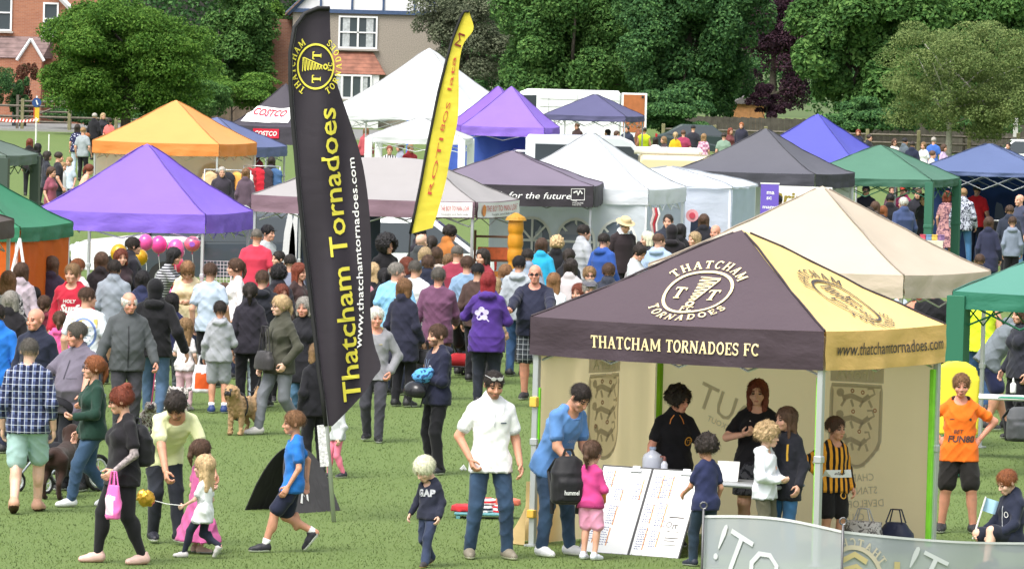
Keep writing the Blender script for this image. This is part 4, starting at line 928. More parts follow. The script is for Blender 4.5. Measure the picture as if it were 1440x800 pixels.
q.add([(X(468), 0, z1), (X(522), 0, z1), (X(541), -1.1, z0), (X(447), -1.1, z0), (X(541), 0, z0), (X(447), 0, z0)], [(0, 3, 2, 1), (1, 2, 4), (0, 5, 3), (3, 5, 4, 2)]); q.build('bay_roof', tile_mat((.25, .105, .07)), H2)
q = MB(); q.box((X(494), -.5, z0/2), (X(532)-X(456), .98, z0-.04)); q.build('bay', PVC, H2); window(H2, X(494), wz(494, 122, s), 56/s, 34/s, 4, 1, -1.0)
s = 27.6; bx = GS(1052, s); S_ = empty('shed', (bx.x, bx.y, 0), 0, 'small orange brown timber shed behind the board fence', 'shed')
wd = plain('orange_timber', (.42, .21, .085), rough=.75, var=.25, bs=5); z1 = wz(1052, 146, s)
q = MB(); q.box((0, 1, z1/2), (1.6, 2, z1)); 
for i in range(8): q.box((-.7+.2*i, -.012, z1/2), (.02, .03, z1-.05))
q.build('wall', wd, S_)
q = MB(); q.prism([(-.95, z1-.02), (.95, z1-.02), (0, z1+.5)], -.15, 2.2); q.build('roof', plain('felt_roof', (.14, .13, .13), rough=.9), S_)

# ------------------------------------------------------------------ fences, posts
OLDW = plain('weathered_wood', (.13, .115, .09), rough=.9, var=.35, bump=.4, bs=7); MOSS = plain('mossy_wood', (.2, .19, .1), rough=.9, var=.3, bs=7)
def rail_fence(label, pts, s, ztop, post, railh=(.0, -.35, -.7)):
    root = empty('rail_fence', GS(pts[0], s), 0, label, 'fence'); o = root.location.copy()
    P = [GS(px, s)-o for px in pts]
    for i, p in enumerate(P):
        q = MB(); q.box((p.x, p.y, (ztop+.1)/2), (post, post, ztop+.1), bev=.02); q.build('post', MOSS, root)
    for dz in railh:
        q = MB()
        for a, b in zip(P[:-1], P[1:]): q.tube([(a.x+post*.5, a.y, ztop-.14+dz), (b.x-post*.5, b.y, ztop-.14+dz)], .055, 4)
        q.build('rail', OLDW, root)
    return root
rail_fence('weathered post and rail fence along the far right side of the field', [932, 1004, 1076, 1148, 1219, 1291, 1362, 1431, 1500], 31.5, 1.15, .16)
rail_fence('post and rail fence by the lane under the round tree', [-30, 31, 97, 163, 229], 30, 1.35, .15, (-.1, -.6))
def board_fence(label, px0, px1, s, ztop, col):
    a, b = GS(px0, s), GS(px1, s); root = empty('board_fence', a, 0, label, 'fence'); n = int((b-a).length/.14); q = MB()
    for i in range(n): p = (b-a)*(i+.5)/n; q.box((p.x, p.y+(i % 2)*.02, (ztop-.02*(i % 3))/2), (.138, .025, ztop-.02*(i % 3)))
    q.build('boards', plain('fence_board', col, rough=.9, var=.35, bs=3), root)
    q = MB(); d = (b-a)
    for z in (.4, ztop-.3): q.tube([(0, .06, z), (d.x, d.y+.06, z)], .04, 4)
    q.build('rail', OLDW, root); return root
board_fence('dark close boarded fence under the chestnut trees', 930, 1460, 29.2, 1.38, (.075, .068, .055))
board_fence('brown lapped board fence behind the twin trunked tree', 225, 420, 27.6, 1.6, (.13, .1, .07))
g = GS(24, 29.8); root = empty('field_gate', g, 0, 'dark five bar gate beside the lane in front of the brick house', 'gate')
for i in range(5):
    q = MB(); q.tube([(0, 0, .35+.24*i), (2.5, 0, .35+.24*i)], .05, 4); q.build('bar', OLDW, root)
q = MB(); q.tube([(.02, -.03, .3), (2.48, -.03, 1.35)], .045, 4); q.build('brace', OLDW, root)
for x in (0, 2.5):
    q = MB(); q.box((x, 0, .8), (.12, .14, 1.6)); q.build('post', OLDW, root)
g = GS(20, 29.0); q = MB(); q.box((0, 0, .95), (.22, .22, 1.9), bev=.02); q.lathe((0, 0, 1.9), [(.13, 0), (.15, .05), (.05, .14)], 8); o = q.build('gate_post', plain('dark_post', (.07, .08, .09), rough=.8, var=.2)); o.location = g; tag(o, 'stout dark grey post beside the hedge', 'post')
g = GS(50.5, 33); root = empty('sign_post', g, 0, 'thin pole with a blue round sign above a yellow sign', 'sign')
q = MB(); q.tube([(0, 0, 0), (0, 0, 1.9)], .04, 8); q.build('pole', WHITEP(), root)
q = MB(); q.tube([(0, -.06, 1.62), (0, -.09, 1.62)], .2, 18); q.build('blue_disc', plain('blue_sign', (.02, .06, .2), rough=.5), root)
q = MB(); q.tube([(-.02, -.1, 1.72), (.05, -.1, 1.52)], .03, 6); q.build('arrow', WHITEP(), root)
q = MB(); q.box((0, -.06, 1.1), (.24, .02, .62), bev=.02); q.build('yellow_board', plain('yellow_sign', (.6, .42, .03), rough=.5), root)
q = MB(); q.box((-.1, -.075, 1.1), (.045, .012, .6)); q.build('red_band', plain('red_band', (.5, .06, .03), rough=.5), root)
g = GS(1427, 31); q = MB(); q.box((0, 0, .9), (.22, .1, 1.9), bev=.02); q.tube([(0, 0, 1.8), (0, 0, 2.1)], .04, 6); o = q.build('marker_post', plain('pale_post', (.5, .5, .48), rough=.7, var=.12)); o.location = g; tag(o, 'pale flat marker post by the rail fence near the birch', 'post')
# warning tape on canes
pa, pb = GS(-10, 34), GS(52, 34); q = MB(); n = 26; fm = []
for i in range(n):
    a = pa.lerp(pb, i/n); b = pa.lerp(pb, (i+1)/n); za = .95-.08*math.sin(math.pi*i/n); zb = .95-.08*math.sin(math.pi*(i+1)/n)
    q.add([(a.x, a.y, za), (b.x, b.y, zb), (b.x+.04, b.y, zb+.11), (a.x+.04, a.y, za+.11)], [(0, 1, 2, 3)], i % 2)
tag(q.build('barrier_tape', [plain('tape_red', (.6, .06, .04), rough=.4), WHITEP()]), 'red and white striped barrier tape at the far left edge of the field', 'tape')
for px, lab in ((50, 'white cane holding the end of the barrier tape'), (68, 'short white cane standing in the grass behind the dark green tent')):
    g = GS(px, 34 if px == 50 else 40); q = MB(); q.tube([(0, 0, 0), (0, 0, 1.1)], .025, 6); o = q.build('cane', WHITEP()); o.location = g; tag(o, lab, 'cane')
# ------------------------------------------------------------------ gazebos
def fit(A, Bc, C, h, w0, d0):
    """near corner Bc is fixed by its place in the photograph; turn and size (w towards A, d towards C) are fitted"""
    P = at(*Bc, h); best = None
    for rot in np.arange(0, 91, 1.0):
        r = math.radians(rot); ua = Vector((-math.cos(r), math.sin(r), 0)); uc = Vector((math.sin(r), math.cos(r), 0))
        for kw in (.86, .93, 1.0, 1.07, 1.15, 1.25):
            for kd in (.86, .93, 1.0, 1.07, 1.15, 1.25):
                e = 6*((kw-1)**2+(kd-1)**2)*100*.4
                if A: a = proj(P+ua*w0*kw); e += (a[0]-A[0])**2+(.3*(a[1]-A[1]))**2
                if C: c = proj(P+uc*d0*kd); e += (c[0]-C[0])**2+(.3*(c[1]-C[1]))**2
                if best is None or e < best[0]: best = (e, r, w0*kw, d0*kd)
    return P, best[1], best[2], best[3]
def gazebo(label, A, Bc, C, h=2.2, peak=None, pk=None, w0=3, d0=3, val=.3, col='#888888', cols=None, legcol=None, curve=1.15, sag=.055, walls=(), wallcol='#ffffff', trans=.2, k=1.0, legs=True,
           group='pop-up gazebos on the field', name='gazebo', scal=0.0, rot=None, wrk=.35, valcol=None, hip=False, legw=.045):
    P, r, w, d = fit(A, Bc, C, h, w0, d0) if rot is None else (at(*Bc, h), R_(rot), w0, d0)
    ua = Vector((-math.cos(r), math.sin(r), 0)); uc = Vector((math.sin(r), math.cos(r), 0)); ctr = P+ua*w/2+uc*d/2; base = Vector((ctr.x, ctr.y, 0))
    root = empty(name, base, -r, label, 'gazebo', group)      # local x to the right along the front, local y away
    hw, hd = w/2, d/2
    if peak is not None:
        t = ray(*peak); dd = base.y/t.y; pk = (CAMP+t*dd).z
    G = dict(root=root, hw=hw, hd=hd, h=h, pk=pk, val=val, r=r, base=base); seed = P.x*3.1
    cl = lambda x, lo, hi: max(lo, min(hi, x))
    def roofz(x, y):
        tx, ty = (max(0, abs(x)-(hw-hd))/hd if hip else abs(x)/hw), abs(y)/hd; t = min(1, max(tx, ty)); tau = 1-t
        u = min(tx, ty)/t if t > 1e-6 else 1
        z = h+(pk-h)*(tau**curve)-sag*(1-u**2)*(4*tau*(1-tau)+.35*t**6)-.0
        if tau < .06: pass
        z += .011*math.sin(x*4.1+seed)*math.sin(y*3.7+seed)*min(1, tau*8)+.006*math.sin(x*9+y*7+seed)*min(1, tau*6)
        if t < .07: z -= (pk-h)*.02*(1-t/.07)
        return z
    G['roofz'] = roofz
    sides = (('f', Vector((hw, -hd, 0)), Vector((-hw, -hd, 0))), ('l', Vector((-hw, -hd, 0)), Vector((-hw, hd, 0))), ('b', Vector((-hw, hd, 0)), Vector((hw, hd, 0))), ('r', Vector((hw, hd, 0)), Vector((hw, -hd, 0))))
    def edgez(p): return roofz(p.x, p.y)
    def vpoint(side, u, v):      # u 0..1 left to right seen from outside, v 0 top .. 1 bottom
        _, b, a = [q for q in sides if q[0] == side][0]; p = a.lerp(b, u); L = (b-a).length; n = Vector(((b-a).y, -(b-a).x, 0)).normalized()
        amp = .018*v*min(1, u*12, (1-u)*12); o = .014+.006*math.sin(v*8.5+1.5*math.sin(u*L*2.1+seed)+u*L*.8)*min(1, v*3)+amp*math.sin(u*L*5.2+seed)+amp*.7*math.sin(u*L*11+2*seed+v*2)+.02*v*0
        z = edgez(p)-v*val*(1-scal*math.sin(math.pi*u)); return p+n*o+Vector((0, 0, z-p.z))
    G['vpoint'] = vpoint
    for s_, b, a in sides:
        cc = hexc((cols or {}).get(s_, col), k); mt = canvas(cc, trans, wrk)
        q = MB(); nu, nv = 16, 12
        def pt(u, v):
            e = a.lerp(b, u)
            if hip and s_ in 'fb': e = Vector((e.x*(1-v*hd/hw), e.y*(1-v), 0))
            elif hip: e = Vector((math.copysign(hw-hd*v, e.x), e.y*(1-v), 0))
            else: e = e*(1-v)
            return (e.x, e.y, roofz(e.x, e.y))
        q.grid(pt, nu, nv); q.build('roof_panel', mt, root, True)
        if val > 0:
            vm = canvas(hexc((valcol or cols or {}).get(s_, col), k), trans, .6)
            q = MB(); q.grid(lambda u, v: vpoint(s_, u, v), 36, 5); q.build('valance', vm, root, True)
    # dark piping up the ridges
    q = MB(); 
    for sx in (-1, 1):
        for sy in (-1, 1): q.tube([((sx*(hw-hd+hd*t) if hip else sx*hw*t), sy*hd*t, roofz((hw-hd+hd*t) if hip else hw*t, hd*t)+.006) for t in (1, .9, .8, .7, .6, .5, .4, .3, .2, .1, .04)], .012, 5)
    c0 = hexc(col, k); q.build('ridge_seam', plain('seam', mul(c0, .45), rough=.7), root)
    lm = STEEL() if legcol is None else plain('leg_paint', hexc(legcol), rough=.5)
    if legs:
        for sx in (-1, 1):
            for sy in (-1, 1):
                q = MB(); x, y = sx*(hw-.05), sy*(hd-.05); q.box((x, y, (h-.05)/2+.01), (legw, legw, h-.07), bev=.006); q.box((x, y, .012), (.12, .12, .02)); q.box((x, y, 1.02), (legw+.02, legw+.02, .07), bev=.008); q.build('leg', lm, root)
        q = MB()
        for s_, b, a in sides:
            n = max(2, int((b-a).length/1.5)*2); iw = .94
            for i in range(n):
                p0, p1 = a.lerp(b, i/n)*iw, a.lerp(b, (i+1)/n)*iw; za, zb = (h-.12, h-.42) if i % 2 == 0 else (h-.42, h-.12)
                q.tube([(p0.x, p0.y, za), (p1.x, p1.y, zb)], .012, 4); q.tube([(p0.x, p0.y, zb), (p1.x, p1.y, za)], .012, 4)
        q.tube([(-hw*.95, 0, h-.25), (0, 0, pk-.25), (hw*.95, 0, h-.25)], .012, 4); q.tube([(0, 0, h-.2), (0, 0, pk-.05)], .018, 6)
        q.build('roof_frame', lm, root)
    for wd in walls:
        s_, lo, hi, colw = wd[:4]; _, b, a = [q for q in sides if q[0] == s_][0]; n = Vector(((b-a).y, -(b-a).x, 0)).normalized(); wt = wd[4] if len(wd) > 4 else .25
        z0 = wd[5] if len(wd) > 5 else .02
        def wp(u, v, a=a, b=b, n=n, lo=lo, hi=hi, z0=z0):
            p = a.lerp(b, lo+(hi-lo)*u); zt = h-.05; am = .02*math.sin(math.pi*min(1, v*1.02)); o = -.03+am*math.sin(u*19+seed)+am*.6*math.sin(u*41+v*3)
            return (p.x+n.x*o, p.y+n.y*o, z0+(zt-z0)*(1-v))
        q = MB(); q.grid(wp, 30, 12); wo_ = q.build('side_wall', canvas(hexc(colw, k), wt, .5), root, True); G['wall_'+s_] = wp
        if len(wd) > 6:      # arched windows with glazing bars
            for uc_ in wd[6]:
                ww, zc, zh = .36, 1.15, .75; L = (b-a).length
                def on(x, z, off, uc_=uc_, L=L, lo=lo, hi=hi, wp=wp, n=n):
                    p = Vector(wp(uc_+x/(L*(hi-lo)), 1-(z-z0)/(h-.05-z0))); return (p.x+n.x*off, p.y+n.y*off, z)
                out = [(-ww, zc-.35), (ww, zc-.35), (ww, zc+.05)]+arc(0, zc+.05, ww, .42, 0, 180, 10)
                D = D2(); D.poly(out); W_ = D.lay(lambda p, on=on: on(p[0], p[1], .025), plain('clear_plastic', (.12, .15, .2), rough=.12, spec=.6), 'window', root)
                D = D2(); D.stroke(out, .05, True); D.stroke([(0, zc-.35), (0, zc+.47)], .045); D.stroke([(-ww, zc+.05), (ww, zc+.05)], .045); D.stroke([(0, zc+.05), (-ww*.72, zc+.33)], .04); D.stroke([(0, zc+.05), (ww*.72, zc+.33)], .04); D.stroke([(-ww, zc-.17), (ww, zc-.17)], .035)
                D.lay(lambda p, on=on: on(p[0], p[1], .032), WHITEP(), 'glazing_bars', W_)
    def onroof(side):      # (p across in metres, q up the slope measured on plan from the eave) -> roof
        def fn(p, off=.02):
            x, y = {'f': (p[0], -hd+p[1]), 'b': (-p[0], hd-p[1]), 'l': (-hw+p[1], -p[0]), 'r': (hw-p[1], p[0])}[side]; return (x, y, roofz(x, y)+off)
        return fn
    G['onroof'] = onroof
    def onval(side):       # (p along in metres from the middle, q height above the valance foot)
        def fn(p, off=.012):
            b, a = [(q[1], q[2]) for q in sides if q[0] == side][0]; L = (b-a).length; n = Vector(((b-a).y, -(b-a).x, 0)).normalized()
            v = vpoint(side, .5+p[0]/L, 1-p[1]/val); return tuple(v+n*off)
        return fn
    G['onval'] = onval
    G['at'] = lambda x, y, z=0: base+Matrix.Rotation(-r, 3, 'Z') @ Vector((x, y, z))
    return G

# the club's own gazebo, nearest
BLK, YEL = '#594c54', '#f6d68c'
TT = gazebo('nearest black and yellow gazebo with the club crest and web address', (748, 452), (1160, 466), (1325, 459), h=2.24, peak=(1042, 321), col=BLK, val=.37, curve=1.06, sag=.05,
            cols={'f': '#564951', 'l': '#564951', 'b': '#f5d48c', 'r': '#f5d48c'}, valcol={'f': '#493d45', 'l': '#493d45', 'b': '#f0c67a', 'r': '#f0c67a'}, trans=.12, k=.95, name='club_gazebo', legw=.06,
            walls=[('l', .02, .98, '#ffe6bd', .8), ('b', .02, .98, '#ffe6bd', .8)])
CRE = plain('cream_print', hexc('#f0dca8'), rough=.6); DKP = plain('dark_print', (.06, .05, .05), rough=.6); GRP = canvas((.62, .6, .56), .8, .1); GRP2 = canvas((.86, .82, .74), .85, .1)
f = TT['onroof']('f'); D = D2(); D.merge(crest(), lambda p: (-.03+p[0]*.345, .475+p[1]*.285)); D.lay(f, CRE, 'crest', TT['root'])
f = TT['onroof']('r'); D = D2(); D.merge(crest(), lambda p: (.12+p[0]*.3, .5+p[1]*.34)); D.lay(f, DKP, 'crest', TT['root'])
d, wd_ = serif('THATCHAM TORNADOES FC', .02); k = 1.84/wd_; D = D2(); D.merge(d, lambda p: (-.92+p[0]*k, .115+p[1]*.118)); D.lay(TT['onval']('f'), CRE, 'lettering', TT['root'])
d = text('www.thatchamtornadoes.com', bold=.004); a, b = d.bbox(); k = 2.25/(b[0]-a[0]); D = D2(); D.merge(d, lambda p: (-1.05+p[0]*k, .14+p[1]*k*.93)); D.lay(TT['onval']('r'), DKP, 'lettering', TT['root'])
def onwall(G, side, flip=True):
    """(metres along from the left as seen from inside, height) on the inner face of a side wall"""
    L = 2*(G['hd'] if side in 'lr' else G['hw']); wp = G['wall_'+side]
    def fn(p):
        u = 1-p[0]/L; q = Vector(wp(min(1, max(0, u)), 1-(p[1]-.02)/(G['h']-.07))); o = {'l': (.02, 0), 'b': (0, -.02)}[side]; return (q.x+o[0], q.y+o[1], p[1])
    return fn
def shield():
    """a three-lion shield under a lettered bar, drawn as seen through the back of the cloth (mirrored)"""
    d1, d2 = D2(), D2(); o = [(-.5, .62-.1*i) for i in range(11)]+[(-.5+.5*i/8, -.45-.42*math.sin(i/8*math.pi/2)) for i in range(1, 9)]; o = o+[(-x, y) for x, y in o[::-1]]
    d1.stroke(o, .07, True); bar = D2().stroke([(-.54+.108*i, .85) for i in range(11)], .34)
    for z in (.38, -.02, -.42):     # walking lions: body, head, legs and looped tail
        w = 1 if z > -.3 else .8
        d1.stroke([(-.3*w, z), (-.12, z+.05), (.12*w, z-.03), (.26*w, z+.06)], .1); d1.disc((-.34*w, z+.1), .075, .08, 9)
        for x, e in ((-.24, -.32), (-.13, -.08), (.14, .06), (.25, .32)): d1.stroke([(x*w, z-.02), (e*w, z-.15)], .05)
        d1.stroke([(.26*w, z+.04), (.37*w, z+.1), (.33*w, z+.2), (.22*w, z+.19)], .04)
    for x, y in ((-.1, .52), (.12, .5), (.38, .18), (-.08, .14), (.06, -.22), (-.3, -.28)): d2.ring((x, y), .03, .03, .025, 8)
    t = text('TheFA', bold=.01); a, b = t.bbox(); t2 = D2(); t2.merge(t, lambda p: (.42-p[0]*.84/(b[0]-a[0]), .74+p[1]*.22))
    fill = D2()
    for i in range(10):
        for j in range(14):
            x, y = -.5+.1*i, -.87+.1065*j; c = (x+.05, y+.053)
            if c[1] > -.45 or abs(c[0]) < .5*(1-math.asin(min(1, (-.45-c[1])/.42))*2/math.pi): fill.poly([(x, y), (x+.1, y), (x+.1, y+.1065), (x, y+.1065)])
    return d1, d2, bar, t2, fill
def lay_shield(side, x, z, w, h):
    d1, d2, bar, t2, fill = shield(); f = onwall(TT, side)
    for d, m, off, nm in ((fill, GRP2, 0, 'shield_field'), (d1, GRP, .004, 'shield'), (d2, plain('rose_print', (.5, .3, .22), rough=.8), .004, 'roses'), (bar, GRP, .002, 'shield_bar'), (t2, plain('pale_lettering', (.8, .77, .7), rough=.8), .008, 'lettering')):
        # subdivide the big polygons by laying only their outline triangles: fields are convex enough for one face
        def fn(p, off=off): q = f((x+p[0]*w, z+p[1]*h)); return (q[0]+(off if side == 'l' else 0), q[1]-(off if side == 'b' else 0), q[2])
        d.lay(fn, m, nm, TT['root'])
L_ = 2*TT['hd']; W_ = 2*TT['hw']
lay_shield('l', L_*.55, 1.28, .62, .55)
lay_shield('b', W_*.72, 1.26, .56, .54)
def wall_text(t, x, z, h, rot=0.0, mat=GRP):
    d = text(t, bold=.005); a, b = d.bbox(); c = (a+b)/2; f = onwall(TT, 'b'); ca, sa = math.cos(R_(rot)), math.sin(R_(rot)); D = D2()
    D.merge(d, lambda p: (x-((p[0]-c[0])*h*ca-(p[1]-c[1])*h*sa), z+(p[0]-c[0])*h*sa+(p[1]-c[1])*h*ca)); return D.lay(f, mat, 'lettering', TT['root'])
wall_text('OUT', W_*.26, 1.3, .27, 20); wall_text('KNOCKOUT', W_*.25, 1.11, .06, 20)
for i, t in enumerate(('CHARTER', 'STANDARD', 'DEVELOPMENT', 'CLUB')): wall_text(t, W_*.72, .68-.13*i, .075, -6)
# lime green webbing and orange sleeve on the poles
for nm, (x, y), z0, z1, col, wd_ in (('webbing', (-TT['hw']+.075, -TT['hd']+.06), 1.0, 1.55, '#7ad32e', .035), ('webbing', (-TT['hw']+.1, TT['hd']-.12), .9, 1.8, '#79b81f', .05), ('webbing', (TT['hw']-.1, -TT['hd']+.1), .05, 1.8, '#8fdc3c', .04), ('webbing', (TT['hw']-.07, TT['hd']-.1), .05, 1.8, '#86d83a', .05),
                                  ('sleeve', (-TT['hw']+.05, -TT['hd']+.02), 1.36, 1.46, '#d9b04a', .075), ('sleeve', (-TT['hw']+.05, -TT['hd']+.02), .28, .36, '#d9b04a', .075)):
    q = MB(); q.box((x, y, (z0+z1)/2), (wd_, wd_, z1-z0), bev=.008); q.build(nm, fabric(hexc(col)), TT['root'])

gazebo('cream gazebo right behind the nearest black and yellow one', (915, 367), (1271, 387), (1392, 383), 2.2, peak=(1163, 261), col='#d0c1b0', val=.28, curve=1.1, trans=.25)
gazebo('large violet gazebo over the balloon stall at the left', (50, 283), (289, 302), (357, 301), 2.0, peak=(193, 200), col='#8b6ddc', val=.3, curve=1.12, trans=.22, wrk=.5)
gazebo('bright green gazebo with orange side walls at the left edge', None, (28, 320), (104, 301), 2.15, pk=3.15, col='#3c8564', val=.2, walls=[('f', 0, 1, '#fb7a30', .5), ('r', 0, 1, '#fb7a30', .5)], legcol='#e8e8e8', trans=.2)
gazebo('brown grey gazebo corner cutting in at the left edge', None, (-70, 318), (19, 277), 2.35, pk=3.1, col='#5d5450', val=.24)
gazebo('dark green gazebo with cloth leg covers at the far left', None, (9, 219), (53, 216), 2.1, pk=2.75, col='#66756d', val=.22, legcol='#3f4d46', legw=.2)
gazebo('orange gazebo with white back walls at the left', (128, 199), (308, 203), (362, 202), 2.15, peak=(247, 140), col='#f0aa66', cols=None, valcol={'f': '#ea9650', 'r': '#ea9650', 'l': '#ea9650', 'b': '#ea9650'}, val=.3, curve=1.1, walls=[('b', 0, 1, '#ece9e2', .3, .02, (.35, .7)), ('l', 0, 1, '#ece9e2', .3)], trans=.25)
gazebo('slate blue gazebo half hidden by the orange one', None, (352, 207), (404, 206), 1.82, peak=(297, 164), col='#66709a', val=.27, curve=1.0)
CO = gazebo('black peaked gazebo with a white roof banner of a wholesale store', (318, 172), (428, 179), None, 2.3, peak=(383, 116), w0=2.4, d0=2.6, col='#4a4650', val=.5, curve=1.35)
gazebo('largest white marquee with a high swept peak beside the black feather flag', (440, 172), (692, 168), None, 2.35, peak=(577, 65), w0=5.5, d0=5.5, col='#e3e5ea', val=.3, scal=.7, curve=1.3, trans=.3)
gazebo('white topped gazebo with a blue border behind the yellow flag', (573, 143), (682, 150), None, 2.2, peak=(650, 107), col='#e0e2e8', valcol={k: '#4a76c4' for k in 'flbr'}, val=.38, curve=1.05, legcol='#4a76c4', legw=.12)
gazebo('small white gazebo with sleeved legs in front of the large marquee', (521, 190), (652, 195), (664, 192), 2.0, peak=(598, 165), col='#e3e5ea', val=.18, legcol='#eef0f4', legw=.2, curve=1.0, trans=.3)
gazebo('purple gazebo with blue side walls behind the small white one', (628, 173), (745, 178), (768, 176), 2.2, peak=(677, 120), col='#8763c8', val=.26, walls=[('f', 0, 1, '#4a68c4', .2), ('r', 0, 1, '#4a68c4', .2)], curve=1.1)
gazebo('purple gazebo farther right of the pair with a small white house mark', (655, 174), (765, 180), (786, 177), 2.2, peak=(703, 120), col='#8f6fd2', val=.28, walls=[('b', 0, 1, '#4a68c4', .2)], curve=1.1)
gazebo('navy gazebo in front of the white panel van', (766, 158), (880, 164), (907, 160), 2.2, peak=(836, 132), col='#5c5b80', val=.2, curve=1.0, legcol='#b9bcc2')
TA = gazebo('long taupe food stall gazebo with printed banners on its right border', (357, 281), (668, 284), (728, 280), 2.2, peak=(575, 222), w0=3.9, col='#a6a2a3', valcol={'f': '#8d7380', 'r': '#8d7380', 'l': '#8d7380', 'b': '#8d7380'}, val=.28, hip=True, curve=1.05, walls=[('b', .62, 1.0, '#3a4254', .1)], trans=.2)
WI = gazebo('charcoal gazebo lettered about wildlife in the centre', None, (835, 262), None, 2.3, peak=(704, 211), w0=3.2, d0=3, rot=4, col='#7d7385', valcol={k: '#3f3b42' for k in 'flbr'}, val=.38, curve=1.15, legcol='#8a8f95')
gazebo('white gazebo with arched window walls in the centre', (687, 265), (912, 267), (964, 265), 2.2, peak=(824, 184), col='#e3e7ee', val=.28, curve=1.22, walls=[('f', .0, .98, '#dfe6f0', .35, .02, (.28, .56, .83)), ('b', 0, 1, '#dfe6f0', .35)], legcol='#eef0f4', trans=.3)
gazebo('low pale grey walled tent between the white and the black gazebos', (814, 262), (1030, 263), (1066, 262), 2.2, peak=(935, 234), col='#d9dfea', val=.04, walls=[('f', .0, 1, '#d0d7e6', .3), ('r', 0, 1, '#c3d0e2', .3)], legcol='#eef0f4', trans=.3, curve=.8)
gazebo('black gazebo with sweeping roof right of the pale grey tent', (950, 239), (1146, 245), (1199, 241), 2.2, peak=(1073, 180), col='#61616b', valcol={k: '#4a4a54' for k in 'flbr'}, val=.3, curve=1.25, walls=[('b', 0, 1, '#e6eaf0', .2)])
gazebo('royal blue gazebo behind the black one', (1031, 234), (1207, 231), (1263, 227), 2.25, peak=(1147, 159), col='#5a5cc0', val=.35, curve=1.15)
gazebo('green gazebo with cloth leg covers at the right', (1122, 250), (1310, 253), (1349, 248), 2.05, peak=(1238, 203), col='#55806d', valcol={k: '#456f5d' for k in 'flbr'}, val=.17, curve=1.0, legcol='#356a55', legw=.18)
gazebo('slate blue gazebo with arched window walls at the far right', (1290, 240), (1474, 244), None, 2.15, peak=(1383, 201), col='#5f6e98', val=.1, curve=.95, walls=[('b', 0, 1, '#28406e', .15, .02, (.4, .6, .8)), ('r', 0, 1, '#28406e', .15)])
gazebo('teal green gazebo at the right edge over the craft table', (1341, 408), (1690, 424), None, 2.15, pk=2.95, col='#5a9184', valcol={k: '#357a64' for k in 'flbr'}, val=.2, curve=1.0, legcol='#2a6a52', legw=.22)
gazebo('cream gazebo tip behind the slate blue one at the right edge', (1424, 226), (1520, 230), None, 2.1, peak=(1470, 197), col='#ecdcc0', val=.2)

# printed borders
RED = plain('red_print', hexc('#c4203a'), rough=.5); WHT = plain('white_print', (.8, .8, .8), rough=.55); PNK = plain('brick_print', hexc('#b8433f'), rough=.6)
def val_banner(G, side, x0, x1, z0, z1, mat, off=.03, n=16):
    f = G['onval'](side); q = MB(); q.grid(lambda u, v: f((x0+(x1-x0)*u, z0+(z1-z0)*v), off), n, 3); return q.build('printed_banner', mat, G['root'], True)
def val_text(G, side, t, x, z, h, mat, off=.045, shear=0.0, w=None, bold=.0, font=text):
    d = text(t, shear=shear, bold=bold); a, b = d.bbox(); c = (a+b)/2; f = G['onval'](side); kx = h if w is None else w/(b[0]-a[0]); D = D2()
    D.merge(d, lambda p: (x+(p[0]-c[0])*kx, z+(p[1]-c[1])*h)); return D.lay(lambda p: f(p, off), mat, 'lettering', G['root'])
hw, hd = TA['hw'], TA['hd']
val_banner(TA, 'f', hw-.72, hw-.03, .02, .27, WHT); val_text(TA, 'f', 'THE BOY TO MAN LOAF', hw-.33, .17, .085, PNK, w=.5); val_text(TA, 'f', 'Sausages and flatbreads', hw-.33, .07, .03, DKP, w=.46)
val_banner(TA, 'r', -hd+.04, hd-.04, .02, .27, WHT); val_text(TA, 'r', 'THE BOY TO MAN LOAF', .15, .17, .1, PNK, w=1.9); val_text(TA, 'r', 'Sausages and flatbreads', .2, .07, .035, DKP, w=1.4)
D = D2(); D.disc((0, 0), .09, .1, 10); f = TA['onval']('r'); D.lay(lambda p: f((p[0]-hd+.35, p[1]+.14), .05), plain('orange_print', hexc('#d98a4a'), rough=.6), 'emblem', TA['root'])
D = D2(); D.disc((0, 0), .035, .08, 10); f2 = TA['onval']('f'); D.lay(lambda p: f2((p[0]+hw-.66, p[1]+.14), .05), plain('olive_print', hexc('#6a6248'), rough=.6), 'emblem', TA['root'])
val_text(WI, 'f', 'wildlife for the future', .32, .2, .12, WHT, .03, shear=.25, w=1.75)
f = WI['onval']('f'); D = D2(); x0 = WI['hw']-.28; D.stroke([(x0-.12, .13), (x0+.12, .13), (x0+.12, .33), (x0-.12, .33)], .012, True); D.stroke([(x0-.08, .26), (x0-.02, .29), (x0, .22), (x0+.04, .3), (x0+.08, .24)], .03)
for i in range(3): D.merge(text(('THE', 'WILDLIFE', 'TRUSTS')[i]), lambda p, i=i: (x0-.1+p[0]*.035, .1-.035*i+.0+p[1]*.022))
D.lay(lambda p: f(p, .03), WHT, 'emblem', WI['root'])
f = CO['onroof']('f'); cw = CO['hw']
q = MB(); q.grid(lambda u, v: f((-.85+1.45*u-.15*v*u+.15*v, .2+.5*v), .03), 10, 4); q.build('printed_banner', WHT, CO['root'], True)
def roof_text(t, x, z, h, mat, w, shear=0.0, bold=0.0):
    d = text(t, shear=shear, bold=bold); a, b = d.bbox(); c = (a+b)/2; D = D2(); kx = w/(b[0]-a[0]); D.merge(d, lambda p: (x+(p[0]-c[0])*kx, z+(p[1]-c[1])*h)); D.lay(lambda p: f(p, .05), mat, 'lettering', CO['root'])
roof_text('COSTCO', -.1, .53, .2, RED, 1.0, .25, .03); roof_text('WHOLESALE', .06, .4, .07, plain('blue_print', hexc('#3c5a96'), rough=.6), .55); roof_text('www.costco.co.uk  0118 973', -.1, .29, .06, plain('teal_print', hexc('#6d9aa6'), rough=.6), .85)
